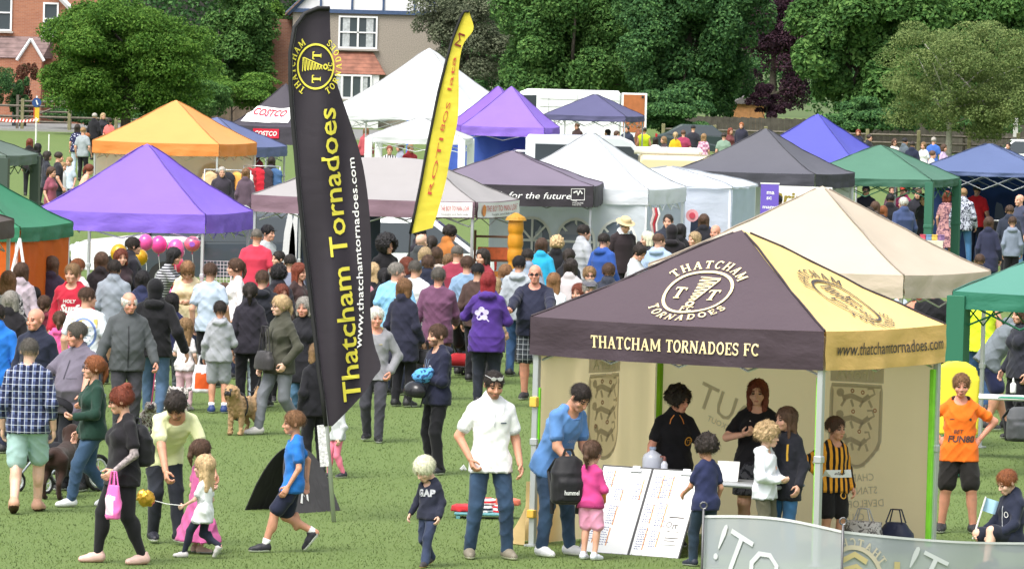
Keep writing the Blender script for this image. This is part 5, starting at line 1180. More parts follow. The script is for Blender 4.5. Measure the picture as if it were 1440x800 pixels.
val_banner(CO, 'f', -.35, .45, .18, .44, RED); val_text(CO, 'f', 'COSTCO', .05, .31, .13, WHT, .045, .2, .7, .03)
HP = D2(); HP.poly([(-.1, 0), (.1, 0), (.1, .12), (0, .22), (-.1, .12)])

# ------------------------------------------------------------------ feather flags
def feather(label, s, foot, rows, cols, polew, texts, ripple, name='feather_flag', group='feather flags', skirt=None):
    g = at(foot[0], foot[1], 0); g2 = GS(foot[0], s); root = empty(name, g2, 0, label, 'flag', group)
    X = lambda px: (px-foot[0])/s; Z = lambda py: (foot[1]-py)/s+.0
    def surf(px, py, off=0.0):
        x, z = X(px), Z(py); return (x, ripple(x, z)-off, z)
    n = len(rows); M = MB(); nu, nv = 18, 60
    def fn(u, v):
        t = v*(n-1); i = min(n-2, int(t)); w = t-i
        def cr_(k, j):
            p = [rows[max(0, min(n-1, i+q))][k][j] for q in (-1, 0, 1, 2)]
            return p[1]+.5*w*(p[2]-p[0]+w*(2*p[0]-5*p[1]+4*p[2]-p[3]+w*(3*(p[1]-p[2])+p[3]-p[0])))
        xl, yl, xr, yr = cr_(0, 0), cr_(0, 1), cr_(1, 0), cr_(1, 1); return surf(xl+(xr-xl)*u, yl+(yr-yl)*u)
    M.grid(fn, nu, nv); M.build('banner_cloth', cols, root, True)
    L = [surf(*r[0], .015) for r in rows]; M = MB(); M.tube([(0, .0, -.02), L[0]]+L[1:]+[surf(*rows[-1][1], .015)], [polew]*2+[polew*.8]*(len(L)), 7); M.build('pole', plain('flag_pole', (.03, .03, .035), rough=.4) if polew < .02 else STEEL(), root, True)
    if polew >= .0:
        M = MB(); M.tube([(p[0]-.006, p[1]-.012, p[2]) for p in L]+[tuple(Vector(surf(*rows[-1][1], .025)))], .022, 6); M.build('pole_sleeve', plain('black_webbing', (.018, .018, .02), rough=.7), root, True)
    for t, path, capx, mat, bold, off in texts:     # path of (px, py) along the lettering's middle line, bottom to top
        d = text(t, bold=bold); a, b = d.bbox(); Ls = [0]
        for p, q in zip(path[:-1], path[1:]): Ls.append(Ls[-1]+math.dist(p, q))
        def mp(p):
            w = (p[0]-a[0])/(b[0]-a[0])*Ls[-1]; i = 0
            while i < len(Ls)-2 and Ls[i+1] < w: i += 1
            k = (w-Ls[i])/(Ls[i+1]-Ls[i]); P, Q = Vector(path[i]), Vector(path[i+1]); dr = (Q-P).normalized(); c = P.lerp(Q, k); nrm = Vector((dr.y, -dr.x)); o = (p[1]-.5)*capx
            return surf(c.x+nrm.x*o, c.y+nrm.y*o, off)
        D = D2(); D.merge(d); D.lay(mp, mat, 'lettering', root)
    return root, surf
YP = plain('yellow_print', hexc('#e3d84e'), rough=.6)
rows = [((456, 598), (464, 598)), ((450, 555), (503, 556)), ((444, 520), (521, 528)), ((440, 490), (530, 512)), ((436, 462), (519, 478)), ((430, 420), (513, 430)), ((420, 350), (513, 370)), ((411, 280), (509, 300)), ((404, 215), (497, 228)), ((398, 165), (476, 166)), ((394, 115), (457, 113)), ((393, 75), (450, 75)), ((398, 40), (447, 45)), ((412, 20), (446, 22)), ((430, 12), (445, 12))]
def rip(x, z): return -.06*math.sin((x*4.2+z*.7)*1.6)-.045*math.sin(x*15+z*1.1)*(.5+.6*math.exp(-z*.3))-.02*math.sin(x*9-z*2.3)
FL, surf = feather('tall black feather flag with yellow club lettering on the grass', 139.0, (470, 733), rows, canvas(hexc('#332e36'), .06, .2), .024,
      [('Thatcham Tornadoes', [(491, 562), (485, 510), (479, 450), (472, 395), (465, 340), (457, 280), (450, 215), (444, 152)], 25, YP, .012, .012),
       ('www.thatchamtornadoes.com', [(497, 488), (499, 440), (497, 390), (492, 340), (488, 290), (484, 250), (480, 221)], 9.5, WHT, .008, .012)], rip)
D = D2(); D.merge(crest(), lambda p: (428-p[1]*25, 94-p[0]*31)); D.lay(lambda p: surf(p[0], p[1], .012), YP, 'crest', FL)
q = MB(); q.box((-.05, -.02, .78), (.09, .03, .42), rz=0); 
o = q.build('label_strip', plain('printed_sleeve', (.62, .62, .64), rough=.5, var=.5, bs=45), FL); o.rotation_euler = (0, R_(-6), 0)
rows2 = [((573, 331), (604, 322)), ((579, 300), (611, 297)), ((586, 260), (621, 255)), ((593, 215), (627, 215)), ((601, 170), (635, 172)), ((608, 130), (636, 135)), ((616, 95), (635, 98)), ((625, 58), (640, 64)), ((632, 38), (654, 42)), ((638, 22), (649, 22)), ((641, 17), (647, 17))]
SCR = plain('red_script', hexc('#c0503c'), rough=.6)
feather('slim yellow feather flag rising beside the taupe food stall', 90.0, (566, 496), rows2, canvas(hexc('#ead94c'), .25, .5), .014,
        [('ROTI', [(598, 275), (606, 235), (613, 195)], 6, SCR, .0, .015), ('8OS', [(613, 186), (619, 160), (622, 145)], 6, SCR, .0, .015), ('lata', [(622, 128), (626, 105), (628, 80)], 6, SCR, 0, .015), ('M', [(632, 66), (638, 48)], 10, plain('dark_red', hexc('#7a3020'), rough=.6), 0, .015)], lambda x, z: -.03*math.sin(x*12+z*3))

# ------------------------------------------------------------------ vehicles
TYRE = plain('tyre_rubber', (.02, .02, .02), rough=.85)
def vehicle(label, name, cat, s, px, L, Wd, H, f, col, kind='car', extra=None, group='vehicles parked among the stalls', py=None):
    """f = 0 faces the camera; local -y is the front"""
    g = GS(px, s); root = empty(name, g, R_(f), label, cat, group); pm = plain('car_paint', hexc(col), rough=.28, coat=.5)
    if kind == 'car': prof = [(-L/2, .35), (-L/2, .72), (-L/2+.15, .86), (-L*.2, 1.0), (-L*.06, H), (L*.25, H+.02), (L*.42, 1.08), (L/2-.03, .98), (L/2, .4)]; glass = [(-L*.19, 1.02), (-L*.055, H-.06), (L*.24, H-.05), (L*.4, 1.06)]
    else: prof = [(-L/2, .4), (-L/2, .95), (-L/2+.55, 1.18), (-L/2+1.15, H-.15), (-L/2+1.5, H), (L/2-.1, H), (L/2, H-.12), (L/2, .4)]; glass = [(-L/2+.7, 1.2), (-L/2+1.2, H-.3), (-L/2+1.9, H-.28), (-L/2+1.9, 1.22)] if name not in ('passenger_van', 'parked_van') else [(-L/2+.7, 1.15), (-L/2+1.2, H-.3), (L/2-.3, H-.28), (L/2-.3, 1.17)]
    q = MB(); n = len(prof); V = []
    for sx, k in ((-1, 1.0), (-.94, 1.0), (.94, 1.0), (1, 1.0)):
        for (y, z) in prof:
            tum = 1-.14*max(0, (z-.95)/max(.4, H-.95)) if kind == 'car' else 1-.05*max(0, (z-1)/H)
            V.append((sx*Wd/2*tum, y*(1 if abs(sx) < 1 else .975), z if abs(sx) < 1 else .3+(z-.3)*.965))
    F = [tuple(range(n-1, -1, -1)), tuple(range(3*n, 4*n))]
    for a in range(3):
        for i in range(n): j = (i+1) % n; F.append((a*n+i, a*n+j, a*n+n+j, a*n+n+i))
    q.add(V, F); q.build('body', pm, root)
    gl = glass_dark()
    for sx in (-1, 1):
        q = MB(); tw = lambda z: Wd/2*(1-.14*max(0, (z-.95)/max(.4, H-.95)) if kind == 'car' else 1-.05*max(0, (z-1)/H))+.004
        q.add([(sx*tw(z)*1.002, y, z) for y, z in glass]+[(sx*(tw(z)-.05), y, z) for y, z in glass], [tuple(range(len(glass))) if sx < 0 else tuple(range(len(glass)-1, -1, -1))]); q.build('side_window', gl, root)
    q = MB()      # windscreen and rear window lie just proud of the body
    def screen(p, q_, w0, w1, out): return [(-w0, p[0], p[1]), (w0, p[0], p[1]), (w1, q_[0], q_[1]), (-w1, q_[0], q_[1])]
    if kind == 'car': a, b, c, d = (-L*.2-.02, 1.02), (-L*.065-.02, H-.04), (L*.26+.02, H-.03), (L*.41+.02, 1.1)
    else: a, b, c, d = (-L/2+.58, 1.22), (-L/2+1.12, H-.2), None, None
    q.add(screen((a[0]-.012, a[1]), (b[0]-.012, b[1]), Wd*.44, Wd*.38, 1), [(0, 1, 2, 3)]); q.build('windscreen', gl, root)
    if c: q = MB(); q.add(screen((c[0]+.01, c[1]), (d[0]+.01, d[1]), Wd*.36, Wd*.42, 1), [(3, 2, 1, 0)]); q.build('rear_window', gl, root)
    for sy in (-.31, .3):
        for sx in (-1, 1):
            w = empty('wheel', (sx*(Wd/2-.09), sy*L, .32)); w.parent = root
            q = MB(); q.tube([(-.1, 0, 0), (.1, 0, 0)], .32, 18); q.build('tyre', TYRE, w); q = MB(); q.tube([(-.108, 0, 0), (.108, 0, 0)], .2, 14); q.build('rim', plain('alloy', (.45, .46, .48), rough=.35, metal=.7), w)
    for sx in (-1, 1):
        q = MB(); q.box((sx*Wd*.36, -L/2+.02, .74), (.34, .12, .16), bev=.04); q.build('headlight', plain('lamp_glass', (.7, .72, .75), rough=.15), root)
        q = MB(); q.box((sx*Wd*.42, L/2-.02, .9), (.14, .08, .3), bev=.03); q.build('tail_light', plain('red_lamp', (.35, .02, .02), rough=.25), root)
        q = MB(); q.box((sx*(Wd/2+.1), -L*.16 if kind == 'car' else -L/2+.85, 1.05 if kind == 'car' else 1.3), (.18, .1, .14 if kind == 'car' else .3), bev=.03); q.build('wing_mirror', BLACKP(), root)
    q = MB(); q.box((0, -L/2-.02, .47), (Wd*.95, .12, .2), bev=.04); q.box((0, L/2+.02, .5), (Wd*.95, .1, .2), bev=.04); q.build('bumper', BLACKP(), root)
    return root
v = vehicle('large white panel van with its rear door open showing brown lining', 'panel_van', 'van', 31, 782, 5.7, 1.95, 2.62, -90, '#f0f2f5', 'van')
q = MB()
for z in (1.5, 1.85, 2.2): q.box((.978, 1.0, z), (.02, 3.6, .02))
q.box((.978, -.4, 1.5), (.02, .02, 1.9)); q.box((.975, .9, 1.5), (.02, .02, 1.9)); q.build('panel_seam', plain('seam_grey', (.45, .46, .48), rough=.5), v)
d = empty('door', (.92, 2.85, 0)); d.parent = v; d.rotation_euler = (0, 0, R_(0))
q = MB(); q.box((.1, .62, 1.55), (.05, 1.16, 2.0), bev=.02); q.build('door_shell', plain('car_paint', hexc('#f0f2f5'), rough=.28, coat=.5), d)
q = MB(); q.box((.135, .62, 1.62), (.02, .96, 1.7), bev=.008); q.build('lining', plain('plywood_lining', hexc('#a5633a'), rough=.7, var=.2, bs=4), d)
q = MB(); q.box((.15, 1.0, 2.38), (.03, .1, .1)); q.build('catch', BLACKP(), d)
vehicle('silver van with side windows behind the white pointed gazebo', 'passenger_van', 'van', 46, 838, 4.4, 1.9, 2.0, 90, '#c6cbd2', 'van')
vehicle('white car facing the camera below the purple gazebos', 'parked_car', 'car', 46, 757, 4.2, 1.78, 1.5, 4, '#f3f5f8', 'car')
v = vehicle('cream van with white bundles on its roof behind the pale grey tent', 'cream_van', 'van', 54, 951, 4.3, 2.1, 2.0, 180, '#d9c9a2', 'van')
for x in (-.1, .75):
    q = MB(); q.tube([(x-.42, .9, 2.1), (x+.42, .9, 2.1)], .1, 10); q.lathe((x-.42, .9, 2.1), [(.02, -.1), (.1, 0), (.02, .1)], 8); o = q.build('roof_bundle', plain('white_canvas', (.72, .72, .72), rough=.8)); o.parent = None; o.matrix_world = v.matrix_basis @ Matrix.Identity(4); tag(o, 'white rolled bundle on the roof of the cream van, ' + ('the left one' if x > 0 else 'the right one'), 'bundle', 'white bundles on the van roof')
vehicle('white car parked side on behind the violet balloon gazebo', 'parked_car', 'car', 74, 262, 4.3, 1.8, 1.58, -90, '#f2f4f6', 'car')
vehicle('dark grey estate car behind the balloons under the violet gazebo', 'parked_car', 'car', 75.6, 338, 4.4, 1.8, 1.55, -90, '#3c444c', 'car')
vehicle('white estate car parked behind the taupe food stall', 'parked_car', 'car', 78, 520, 4.5, 1.8, 1.62, -90, '#f0f2f4', 'car')
vehicle('white car behind the slate blue gazebo at the right edge', 'parked_car', 'car', 37, 1432, 4.3, 1.78, 1.55, -90, '#eef0f2', 'car')
vehicle('dark green car beyond the seated people by the rail fence', 'parked_car', 'car', 33.5, 992, 4.2, 1.75, 1.45, 90, '#2c3a3c', 'car')
q = MB(); L = 2*TT['hd']
q.grid(lambda u, v: (-TT['hw']-.02-.4*math.sin(math.pi*u*.9)*(1-v)**1.5*(1+.2*math.sin(u*9)), -TT['hd']+.02+.55*u, .01+.62*v), 14, 10); q.build('wall_flap', canvas(hexc('#efd199'), .5, .4), TT['root'], True)
G_ = [o for o in bpy.data.objects if o.get('label', '').startswith('bright green gazebo')][0]
for a, b in (((1.5, -1.5, 2.0), (1.95, -1.9, 0)), ((1.5, -1.5, 2.0), (1.2, -2.0, 0))): q = MB(); q.tube([a, b], .022, 6); q.build('guy_strap', WHITEP(), G_)
# ------------------------------------------------------------------ the people in front
P = person
FG = {}
FG['plaid'] = P('man in blue plaid shirt and pale teal shorts seen from behind at the left', 36, 472, 721, f=176, top='long', tc='#5d6a92', tp='plaid', tc2='#1e2547', bot='shorts', bc='#a3c2c0', hair='crew', hc='sgrey', arms=('down', 'down'), legs='walkb', skin='c', shoes='#c99a82', sole='#4a3028', sc=.5, g=1.05)
FG['pram_man'] = P('stout man in open grey polo shirt pushing a pushchair at the left', 106, 455, 690, f=-38, top='polo', tc='#6d6776', bot='jeans', bc='#23252b', hair='short', hc='sgrey', arms=('reachlow', 'reachlow'), belly=1.0, g=1.15, nod=6, yaw=-20, skin='r', beard=None, sc=1)
FG['green_woman'] = P('woman in dark green top and blue jeans looking left beside the pushchair', 128, 498, 712, f=-72, b='f', top='long', tc='#1d3a30', bot='jeans', bc='#39516d', hair='tail', hc='ginger', arms=('front', 'slack'), legs='walka', skin='a', shoes='#e6e6ea', specs='clear', nod=-6, g=1.12)
FG['black_woman'] = P('woman in black with tattooed arms and red brown bun walking left', 170, 543, 792, f=-66, b='f', top='tee', tc='#1d1b20', bot='legg', bc='#1a1a1e', hair='bun', hc='auburn', arms=((.03, .11, -.25), 'swb'), legs=((.085, -.1, .0), (.085, .11, 0)), skin='a', shoes='#d3b0a6', sole='#c89e94', tat=True, specs='clear', yaw=-25, g=1.18, nod=8)
FG['bend_man'] = P('man in pale yellow top and black trousers bending down to the girls', 232, None, 764, H=1.72, f=22, top='tee', tc='#e3e6b4', bot='jeans', bc='#20232b', hair='messy', hc='dark', beard='dark', arms=((.1, .1, -.29), (.0, .16, -.28)), lean=50, nod=15, yaw=-35, legs='stepa', skin='b', shoes='#20202a', sole='#e8e8e8')
FG['princess'] = P('girl in long pink princess dress with brown pigtail holding an adult close', 278, 620, 777, f=120, b='c', top='dress', tc='#bf5c92', hem=-.42, flare=.19, bot='none', bc='#222', hair='tail', hc='brown', arms=('slack', 'front'), skin='c', shoes='#caa9a0')
FG['white_girl'] = P('small fair haired girl in white blouse and navy leggings walking left', 286, 636, 785, f=-115, b='c', top='tee', tc='#e9edf3', bot='legg', bc='#262a3a', hair='long', hc='blond', arms=('reachlow', 'slack'), legs='strip', skin='c', shoes='#c9c4c6', hem=-.13)
FG['fleece'] = P('white haired old man in grey zipped fleece walking a small dog', 176, 442, 612, H=1.72, f=8, top='jacket', tc='#4c5053', bot='jeans', bc='#3a3a40', hair='fringe', hc='white', arms=('carry', 'slack'), belly=.5, g=1.1, skin='r', nod=8, yaw=18)
FG['bald_navy'] = P('bald man in navy jacket standing behind the plaid shirted man', 52, 436, H=1.74, f=-25, top='jacket', tc='#23273a', bot='jeans', bc='#2a2c36', hair='bald', skin='r', yaw=-15)
FG['hood_man'] = P('tall man in black hooded sweatshirt seen from behind resting hand on a child', 214, 393, 596, f=172, top='hoodie', tc='#17171b', bot='jeans', bc='#4a627e', hat='hood', hatc='#17171b', arms=('slack', 'outdown'), hair='short', g=1.1, legs='stepa')
FG['grey_boy'] = P('boy in pale grey hoodie and grey shorts seen from behind', 306, 425, 581, f=182, b='c', top='hoodie', tc='#9ea1a8', bot='shorts', bc='#8e9299', hair='short', hc='dark', arms=('slack', 'front'), skin='b', shoes='#2c3f74', sole='#dedede', socks='#e8e8ea')
FG['white_boy'] = P('boy in white t-shirt and pale grey trousers seen from behind', 346, 426, 575, f=178, b='c', top='tee', tc='#eef1f6', bot='jeans', bc='#a9b6c6', hair='short', hc='brown', arms=('slack', 'slack'), skin='a')
FG['long_girl'] = P('little girl with long fair hair in pink trousers seen from behind', 258, 449, 577, f=165, b='c', top='tee', tc='#e6e1e4', bot='jeans', bc='#dcb9c2', hair='longw', hc='sandy', arms=('front', 'slack'), skin='c', shoes='#b9b4ba')
FG['floral_kid'] = P('dark haired child in navy spotted top and camouflage trousers by the hooded man', 238, 414, 570, f=178, b='c', top='long', tc='#25284a', tp='dots', tc2='#d9d9e4', bot='jeans', bc='#4d5558', bp='camo', bc2='#23282a', hair='bob', hc='black', skin='a')
FG['olive_woman'] = P('woman with glasses in olive jacket and grey jeans carrying a dark handbag', 392, 413, 611, f=-50, b='f', top='jacket', tc='#46463c', bot='jeans', bc='#6d7178', hair='pony', hc='blond', arms=('pocket', 'slack'), skin='c', specs='clear', legs='walkb', shoes='#c9c5c2', yaw=-15)
FG['coat_woman'] = P('grey haired woman in long black coat beside the black feather flag', 424, 420, 604, f=-18, b='f', top='coat', tc='#1e1e24', bot='jeans', bc='#4d6f8c', hair='bob', hc='grey', skin='r', g=1.1)
FG['flag_kid'] = P('fair haired child in black top and trousers behind the feather flag', 442, 484, 668, f=-160, b='c', top='jacket', tc='#1b1b21', bot='jeans', bc='#17171c', hair='bob', hc='sandy', skin='a')
FG['pink_legs'] = P('small child in grey top and pink leggings behind the feather flag', 474, 548, 672, f=-70, b='c', top='hoodie', tc='#b9bdc0', bot='legg', bc='#e77f98', hair='short', hc='sandy', skin='c', shoes='#2a2a30', legs='stepb')
FG['blue_boy'] = P('boy in bright blue t-shirt and navy shorts walking left past the flag', 411, 571, 776, f=-82, b='c', top='tee', tc='#2773c4', bot='shorts', bc='#20253a', hair='short', hc='lbrown', arms=('slack', 'swb'), legs='strip', skin='b', shoes='#26262e', sole='#e6e6e6', g=.95, socks='#e8e8ea')
FG['grandpa'] = P('white haired old man in grey jumper with hand in trouser pocket', 524, 432, 621, f=-4, top='long', tc='#8a8a90', bot='jeans', bc='#3d3d45', hair='short', hc='white', arms=('pocket', 'slack'), skin='r', collar='#e6dcae', legs='stepa', shoes='#1b1b1e', yaw=18, nod=4)
FG['helmet_man'] = P('bearded man in navy sweatshirt holding a black cycle helmet', 612, 458, 667, f=-62, top='hoodie', tc='#1f2238', bot='jeans', bc='#17171c', hair='short', hc='brown', beard='brown', arms=('fold', 'fold'), skin='a', shoes='#2a2a30', sc=.5)
FG['navy_coat'] = P('woman with brown bob in navy raincoat carrying a black handbag', 564, 394, 572, f=150, b='f', top='coat', tc='#26273a', bot='jeans', bc='#1a1a20', hair='bob', hc='lbrown', arms=('slack', 'carry'), skin='a', g=1.08)
FG['maroon'] = P('grey haired man in mauve jumper and brown trousers seen from behind', 612, 378, 562, f=172, top='long', tc='#6a4560', bot='jeans', bc='#6b4a3a', hair='short', hc='sgrey', arms=('slack', 'reachlow'), skin='r', g=1.1, hem=-.1)
FG['purple'] = P('woman in purple hoodie with white back print and dark red hair', 682, 385, 572, f=176, b='f', top='hoodie', tc='#4a2f80', bot='jeans', bc='#20242e', hair='long', hc='red', arms=('phone', 'front'), skin='a', g=1.22, hem=-.12)
FG['bald_big'] = P('big bald man in navy jumper and sunglasses facing the camera', 748, 374, 562, f=-6, top='long', tc='#23263a', bot='shorts', bc='#22252b', hair='bald', specs='sun', arms=('front', 'front'), belly=1.0, g=1.2, skin='r', bp='plaid', bc2='#3a4048')
FG['toddler'] = P('blond toddler in navy sweatshirt and trousers looking down at the grass', 602, 638, 796, f=-28, b='c', top='hoodie', tc='#26293a', bot='jeans', bc='#2f3850', hair='mop', hc='lblond', arms=('slack', 'outdown'), nod=32, yaw=-25, skin='c', legs='walka', shoes='#3a3638', sole='#b89a6a')
FG['polo_man'] = P('man in white polo shirt and jeans with sunglasses pushed up on his head', 686, 522, 785, f=14, top='polo', tc='#eff1f5', bot='jeans', bc='#2a3d54', hair='crew', hc='dark', beard='dark', arms=('slack', 'pocket'), skin='b', specs='up', nod=14, yaw=2, g=.97, legs='wide', shoes='#7d7668', sole='#d8d2c4')
FG['blue_tee'] = P('man in blue t-shirt and jeans leaning over a black rucksack in the gazebo', 780, None, 781, H=1.74, f=48, top='tee', tc='#5b86bf', bot='jeans', bc='#2d4058', hair='crew', hc='dark', arms=((-.02, .12, -.27), (-.03, .13, -.27)), lean=26, nod=22, skin='b', legs='wide', shoes='#d6d6da', sole='#eeeeee', g=1.08)
FG['pink_girl'] = P('dark haired girl in pink top and skirt holding a snack at the scoreboard', 828, 622, 787, f=150, b='c', top='long', tc='#cc4488', bot='shorts', bc='#eda3c4', hair='tail', hc='brown', arms=('slack', 'front'), skin='a', shoes='#d5d8e2', sole='#f0f0f0')
def inside(px, y, hy):
    x = min((abs(proj(TT['at'](a, y, 1.5))[0]-px), a) for a in np.linspace(-1.6, 1.6, 161))[1]; q = TT['at'](x, y); return q, min((abs(proj((q.x, q.y, h))[1]-hy), h) for h in np.linspace(1, 2, 201))[1]
L1_, H1_ = inside(946, -TT['hd']+1.12, 550); L2_, H2_ = inside(1066, -TT['hd']+1.3, 537)
FG['black_polo'] = P('dark haired woman in black club polo leaning on the table', 946, loc=L1_, H=H1_+.05, f=12, b='f', top='polo', tc='#16151a', bot='jeans', bc='#1c1c22', hair='curly', hc='dark', arms=((.08, .12, -.27), (.08, .12, -.27)), lean=14, skin='r', yaw=38, g=1.25, collar='#1a191e')
FG['navy_boy'] = P('curly haired boy in navy t-shirt pointing at the scoreboard', 990, 613, 797, f=-150, b='c', top='tee', tc='#2a3054', bot='jeans', bc='#22303f', hair='curly', hc='dark', arms=('reachlow', 'slack'), skin='b', legs='stepa', shoes='#2b2f3e')
FG['auburn'] = P('long haired auburn woman in black top holding a snack in the gazebo', 1066, loc=L2_, H=H2_, f=-8, b='f', top='tee', tc='#17161a', bot='skirt', bc='#4a4a50', bp='print', bc2='#191920', hair='longw', hc='auburn', arms=('slack', 'phone'), skin='a', g=1.2)
FG['white_hoodie'] = P('curly blond boy in white hoodie looking right', 1078, 598, H=1.3, f=62, b='c', top='hoodie', tc='#dfe4ec', bot='jeans', bc='#5a5848', hair='curly', hc='blond', arms=('front', 'front'), skin='c', yaw=10)
FG['dark_girl'] = P('girl with long brown hair in black and yellow sports jacket', 1108, 575, H=1.45, f=-35, b='c', top='jacket', tc='#24252e', bot='jeans', bc='#2f5578', hair='long', hc='brown', arms=('slack', 'front'), skin='a', yaw=-30, hem=-.13)
FG['striped'] = P('boy in amber and black striped football kit behind the gazebo pole', 1174, 588, H=1.33, f=20, b='c', top='long', tc='#e09a2e', tp='stripev', tc2='#1a1716', ptsc=1.9, bot='shorts', bc='#191718', hair='short', hc='brown', arms=('slack', 'hip'), skin='b', yaw=25, shoes='#17171a')
FG['orange'] = P('boy in orange football shirt and black shorts with hands on hips', 1352, 527, H=1.62, f=0, b='c', top='tee', tc='#f0731f', bot='shorts', bc='#211f1e', hair='short', hc='lbrown', arms=('hip', 'hip'), skin='r', g=1.1, collar='#3a1f1a', nod=4, legs='wide')
FG['kneel'] = P('ginger boy in navy tracksuit sitting on the grass holding a paper flag', 1420, None, 800, H=1.4, f=-55, b='c', top='jacket', tc='#22273a', bot='shorts', bc='#1e2230', hair='short', hc='ginger', arms=('reachlow', 'reachlow'), skin='c', nod=22, legs=((.1, .3, 0), (.07, .1, 0)), hipz=.2, yaw=-8)
K = FG['orange']; TW = plain('shirt_print', (.75, .75, .74), rough=.6); TK = plain('dark_shirt_print', (.07, .05, .05), rough=.6)
z = K['H']*.6
decal(K, text('FUN88', bold=.03, shear=.15), z, .07, TK, 'lettering', .01); decal(K, text('BET', bold=.01, shear=.2), z+.075, .04, TK, 'lettering', -.02); decal(K, D2().stroke([(0, 0), (.5, .12), (1, .05)], .18), z+.2, .014, TK, 'emblem', -.09); decal(K, D2().disc((0, 0), 1, 1.2, 10), z+.2, .03, TK, 'emblem', .1)
K = FG['toddler']; d = text('GAP', bold=.06, space=1.1); decal(K, d, K['H']*.66, .07, plain('grey_print', (.45, .46, .5), rough=.6), 'lettering', .0)
K = FG['striped']; decal(K, D2().stroke([(-1, 0), (-.5, 0), (0, 0), (.5, 0), (1, 0)], .5), K['H']*.6, .075, TW, 'sponsor_band', .02); d = text('VanSport', bold=.02); decal(K, d, K['H']*.6, .038, TK, 'lettering', .02)
K = FG['black_polo']; AM = plain('amber_print', hexc('#e0a23c'), rough=.6); d = D2(); d.ring((0, 0), 1, 1.15, .3, 14); d.merge(text('TT'), lambda p: (p[0]*.9-.55, p[1]*.9-.4)); decal(K, d, K['H']*.665, .09, AM, 'crest', .12)
K = FG['auburn']; decal(K, D2().stroke([(-.5, 1), (0, 0)], .1).stroke([(.5, 1), (0, 0)], .1), K['H']*.74, .12, plain('pale_cord', (.55, .45, .42), rough=.7), 'neck_cord', 0)
K = FG['purple']; d = D2()
for i in range(5): d.disc((.55*math.cos(i*1.257+.4), .55*math.sin(i*1.257+.4)), .4, .36, 9)
d.stroke([(.6, -.6), (.95, -.95)], .14); decal(K, d, K['H']*.7, .2, plain('lilac_print', hexc('#c9bfe6'), rough=.6), 'flower_print', .06, True)
K = FG['kneel']; decal(K, D2().ring((0, 0), 1, 1.1, .35, 12), K['HO'].z-.2, .06, TW, 'crest', .05)
K = FG['helmet_man']; decal(K, D2().ring((0, 0), 1, 1.2, .4, 10), K['H']*.72, .06, TW, 'crest', .07)
K = FG['blue_tee']; decal(K, text('ARENA', shear=.2), K['HO'].z-.33, .03, plain('pale_blue_print', (.4, .5, .7), rough=.6), 'lettering', .02)
K = FG['grandpa']; decal(K, D2().stroke([(0, 0), (1, .1)], .2), K['H']*.73, .012, plain('gold_thread', (.5, .42, .2), rough=.6), 'emblem', .08)

def line(I, pts, w, col, name, z, h, x=0.0, back=False, on=None):
    return decal(I, D2().stroke(pts, w), z, h, plain('trim_'+col[1:], hexc(col), rough=.6), name, x, back, on)
V_ = [(0, i/10) for i in range(11)]
K = FG['fleece']; line(K, V_, .03, '#222428', 'zip', K['H']*.63, .5, .0)
K = FG['pram_man']; line(K, V_, .07, '#3c3946', 'placket', K['H']*.73, .2, .0); line(K, [(0, 0), (.5, 0), (1, 0)], .1, '#55505e', 'pocket_seam', K['H']*.68, .012, .09)
K = FG['polo_man']; line(K, V_, .1, '#c3c6cc', 'placket', K['H']*.745, .13, .0); line(K, [(0, 0), (.5, 0), (1, 0)], .2, '#4a5a6a', 'emblem', K['H']*.73, .012, .09)
K = FG['helmet_man']
for x in (-.03, .03): line(K, V_, .06, '#7f93b0', 'drawstring', K['H']*.73, .16, x)
K = FG['white_boy']; line(K, V_, .025, '#8b8f96', 'back_seam', K['H']*.62, .36, .0, True)
K = FG['bald_navy']; line(K, V_, .03, '#0f1118', 'zip', K['H']*.65, .42, .0)
K = FG['olive_woman']; line(K, V_, .03, '#2a2a24', 'zip', K['H']*.65, .4, .0)
K = FG['dark_girl']; line(K, V_, .12, '#d8a83a', 'yellow_flash', K['HO'].z-.2, .16, .07)
K = FG['kneel']; line(K, V_, .04, '#c9ccd2', 'zip', K['HO'].z-.22, .2, .0)
K = FG['black_polo']
for sx in (-1, 1): line(K, [(0, 1), (.35*sx, .5), (.5*sx, 0)], .1, '#e08a3a', 'collar_piping', K['HO'].z-.07, .09, sx*.05)
K = FG['blue_tee']; line(K, [(0, 0), (.5, .05), (1, 0)], .06, '#3f6496', 'neck_band', K['HO'].z-.12, .01)
for k in ('green_woman', 'plaid'):
    K = FG[k]
sh_o = [c for c in FG['blue_boy']['root'].children if c.name.startswith('shorts')][0]
line(FG['blue_boy'], V_, .16, '#c83a46', 'side_stripe', FG['blue_boy']['hz']-.12, .22, .0, False, sh_o)
sh_o = [c for c in FG['striped']['root'].children if c.name.startswith('shorts')][0]
decal(FG['striped'], D2().ring((0, 0), 1, 1.1, .4, 12), FG['striped']['hz']-.1, .07, AM, 'crest', .07, False, sh_o)
# ------------------------------------------------------------------ the crowd: crown column and row, height, turn, build, top, bottom, hair, label
def C(px, hy, H, f, b, top, tc, bot, bc, hair, hc, label, **k): return P(label, px, hy, H=H, f=f, b=b, top=top, tc=tc, bot=bot, bc=bc, hair=hair, hc=hc, **k)
J, S_, L_g = 'jeans', 'shorts', 'legg'; CR = {}
DB, NV, BK = '#2f4a6e', '#23273a', '#1a1a1f'
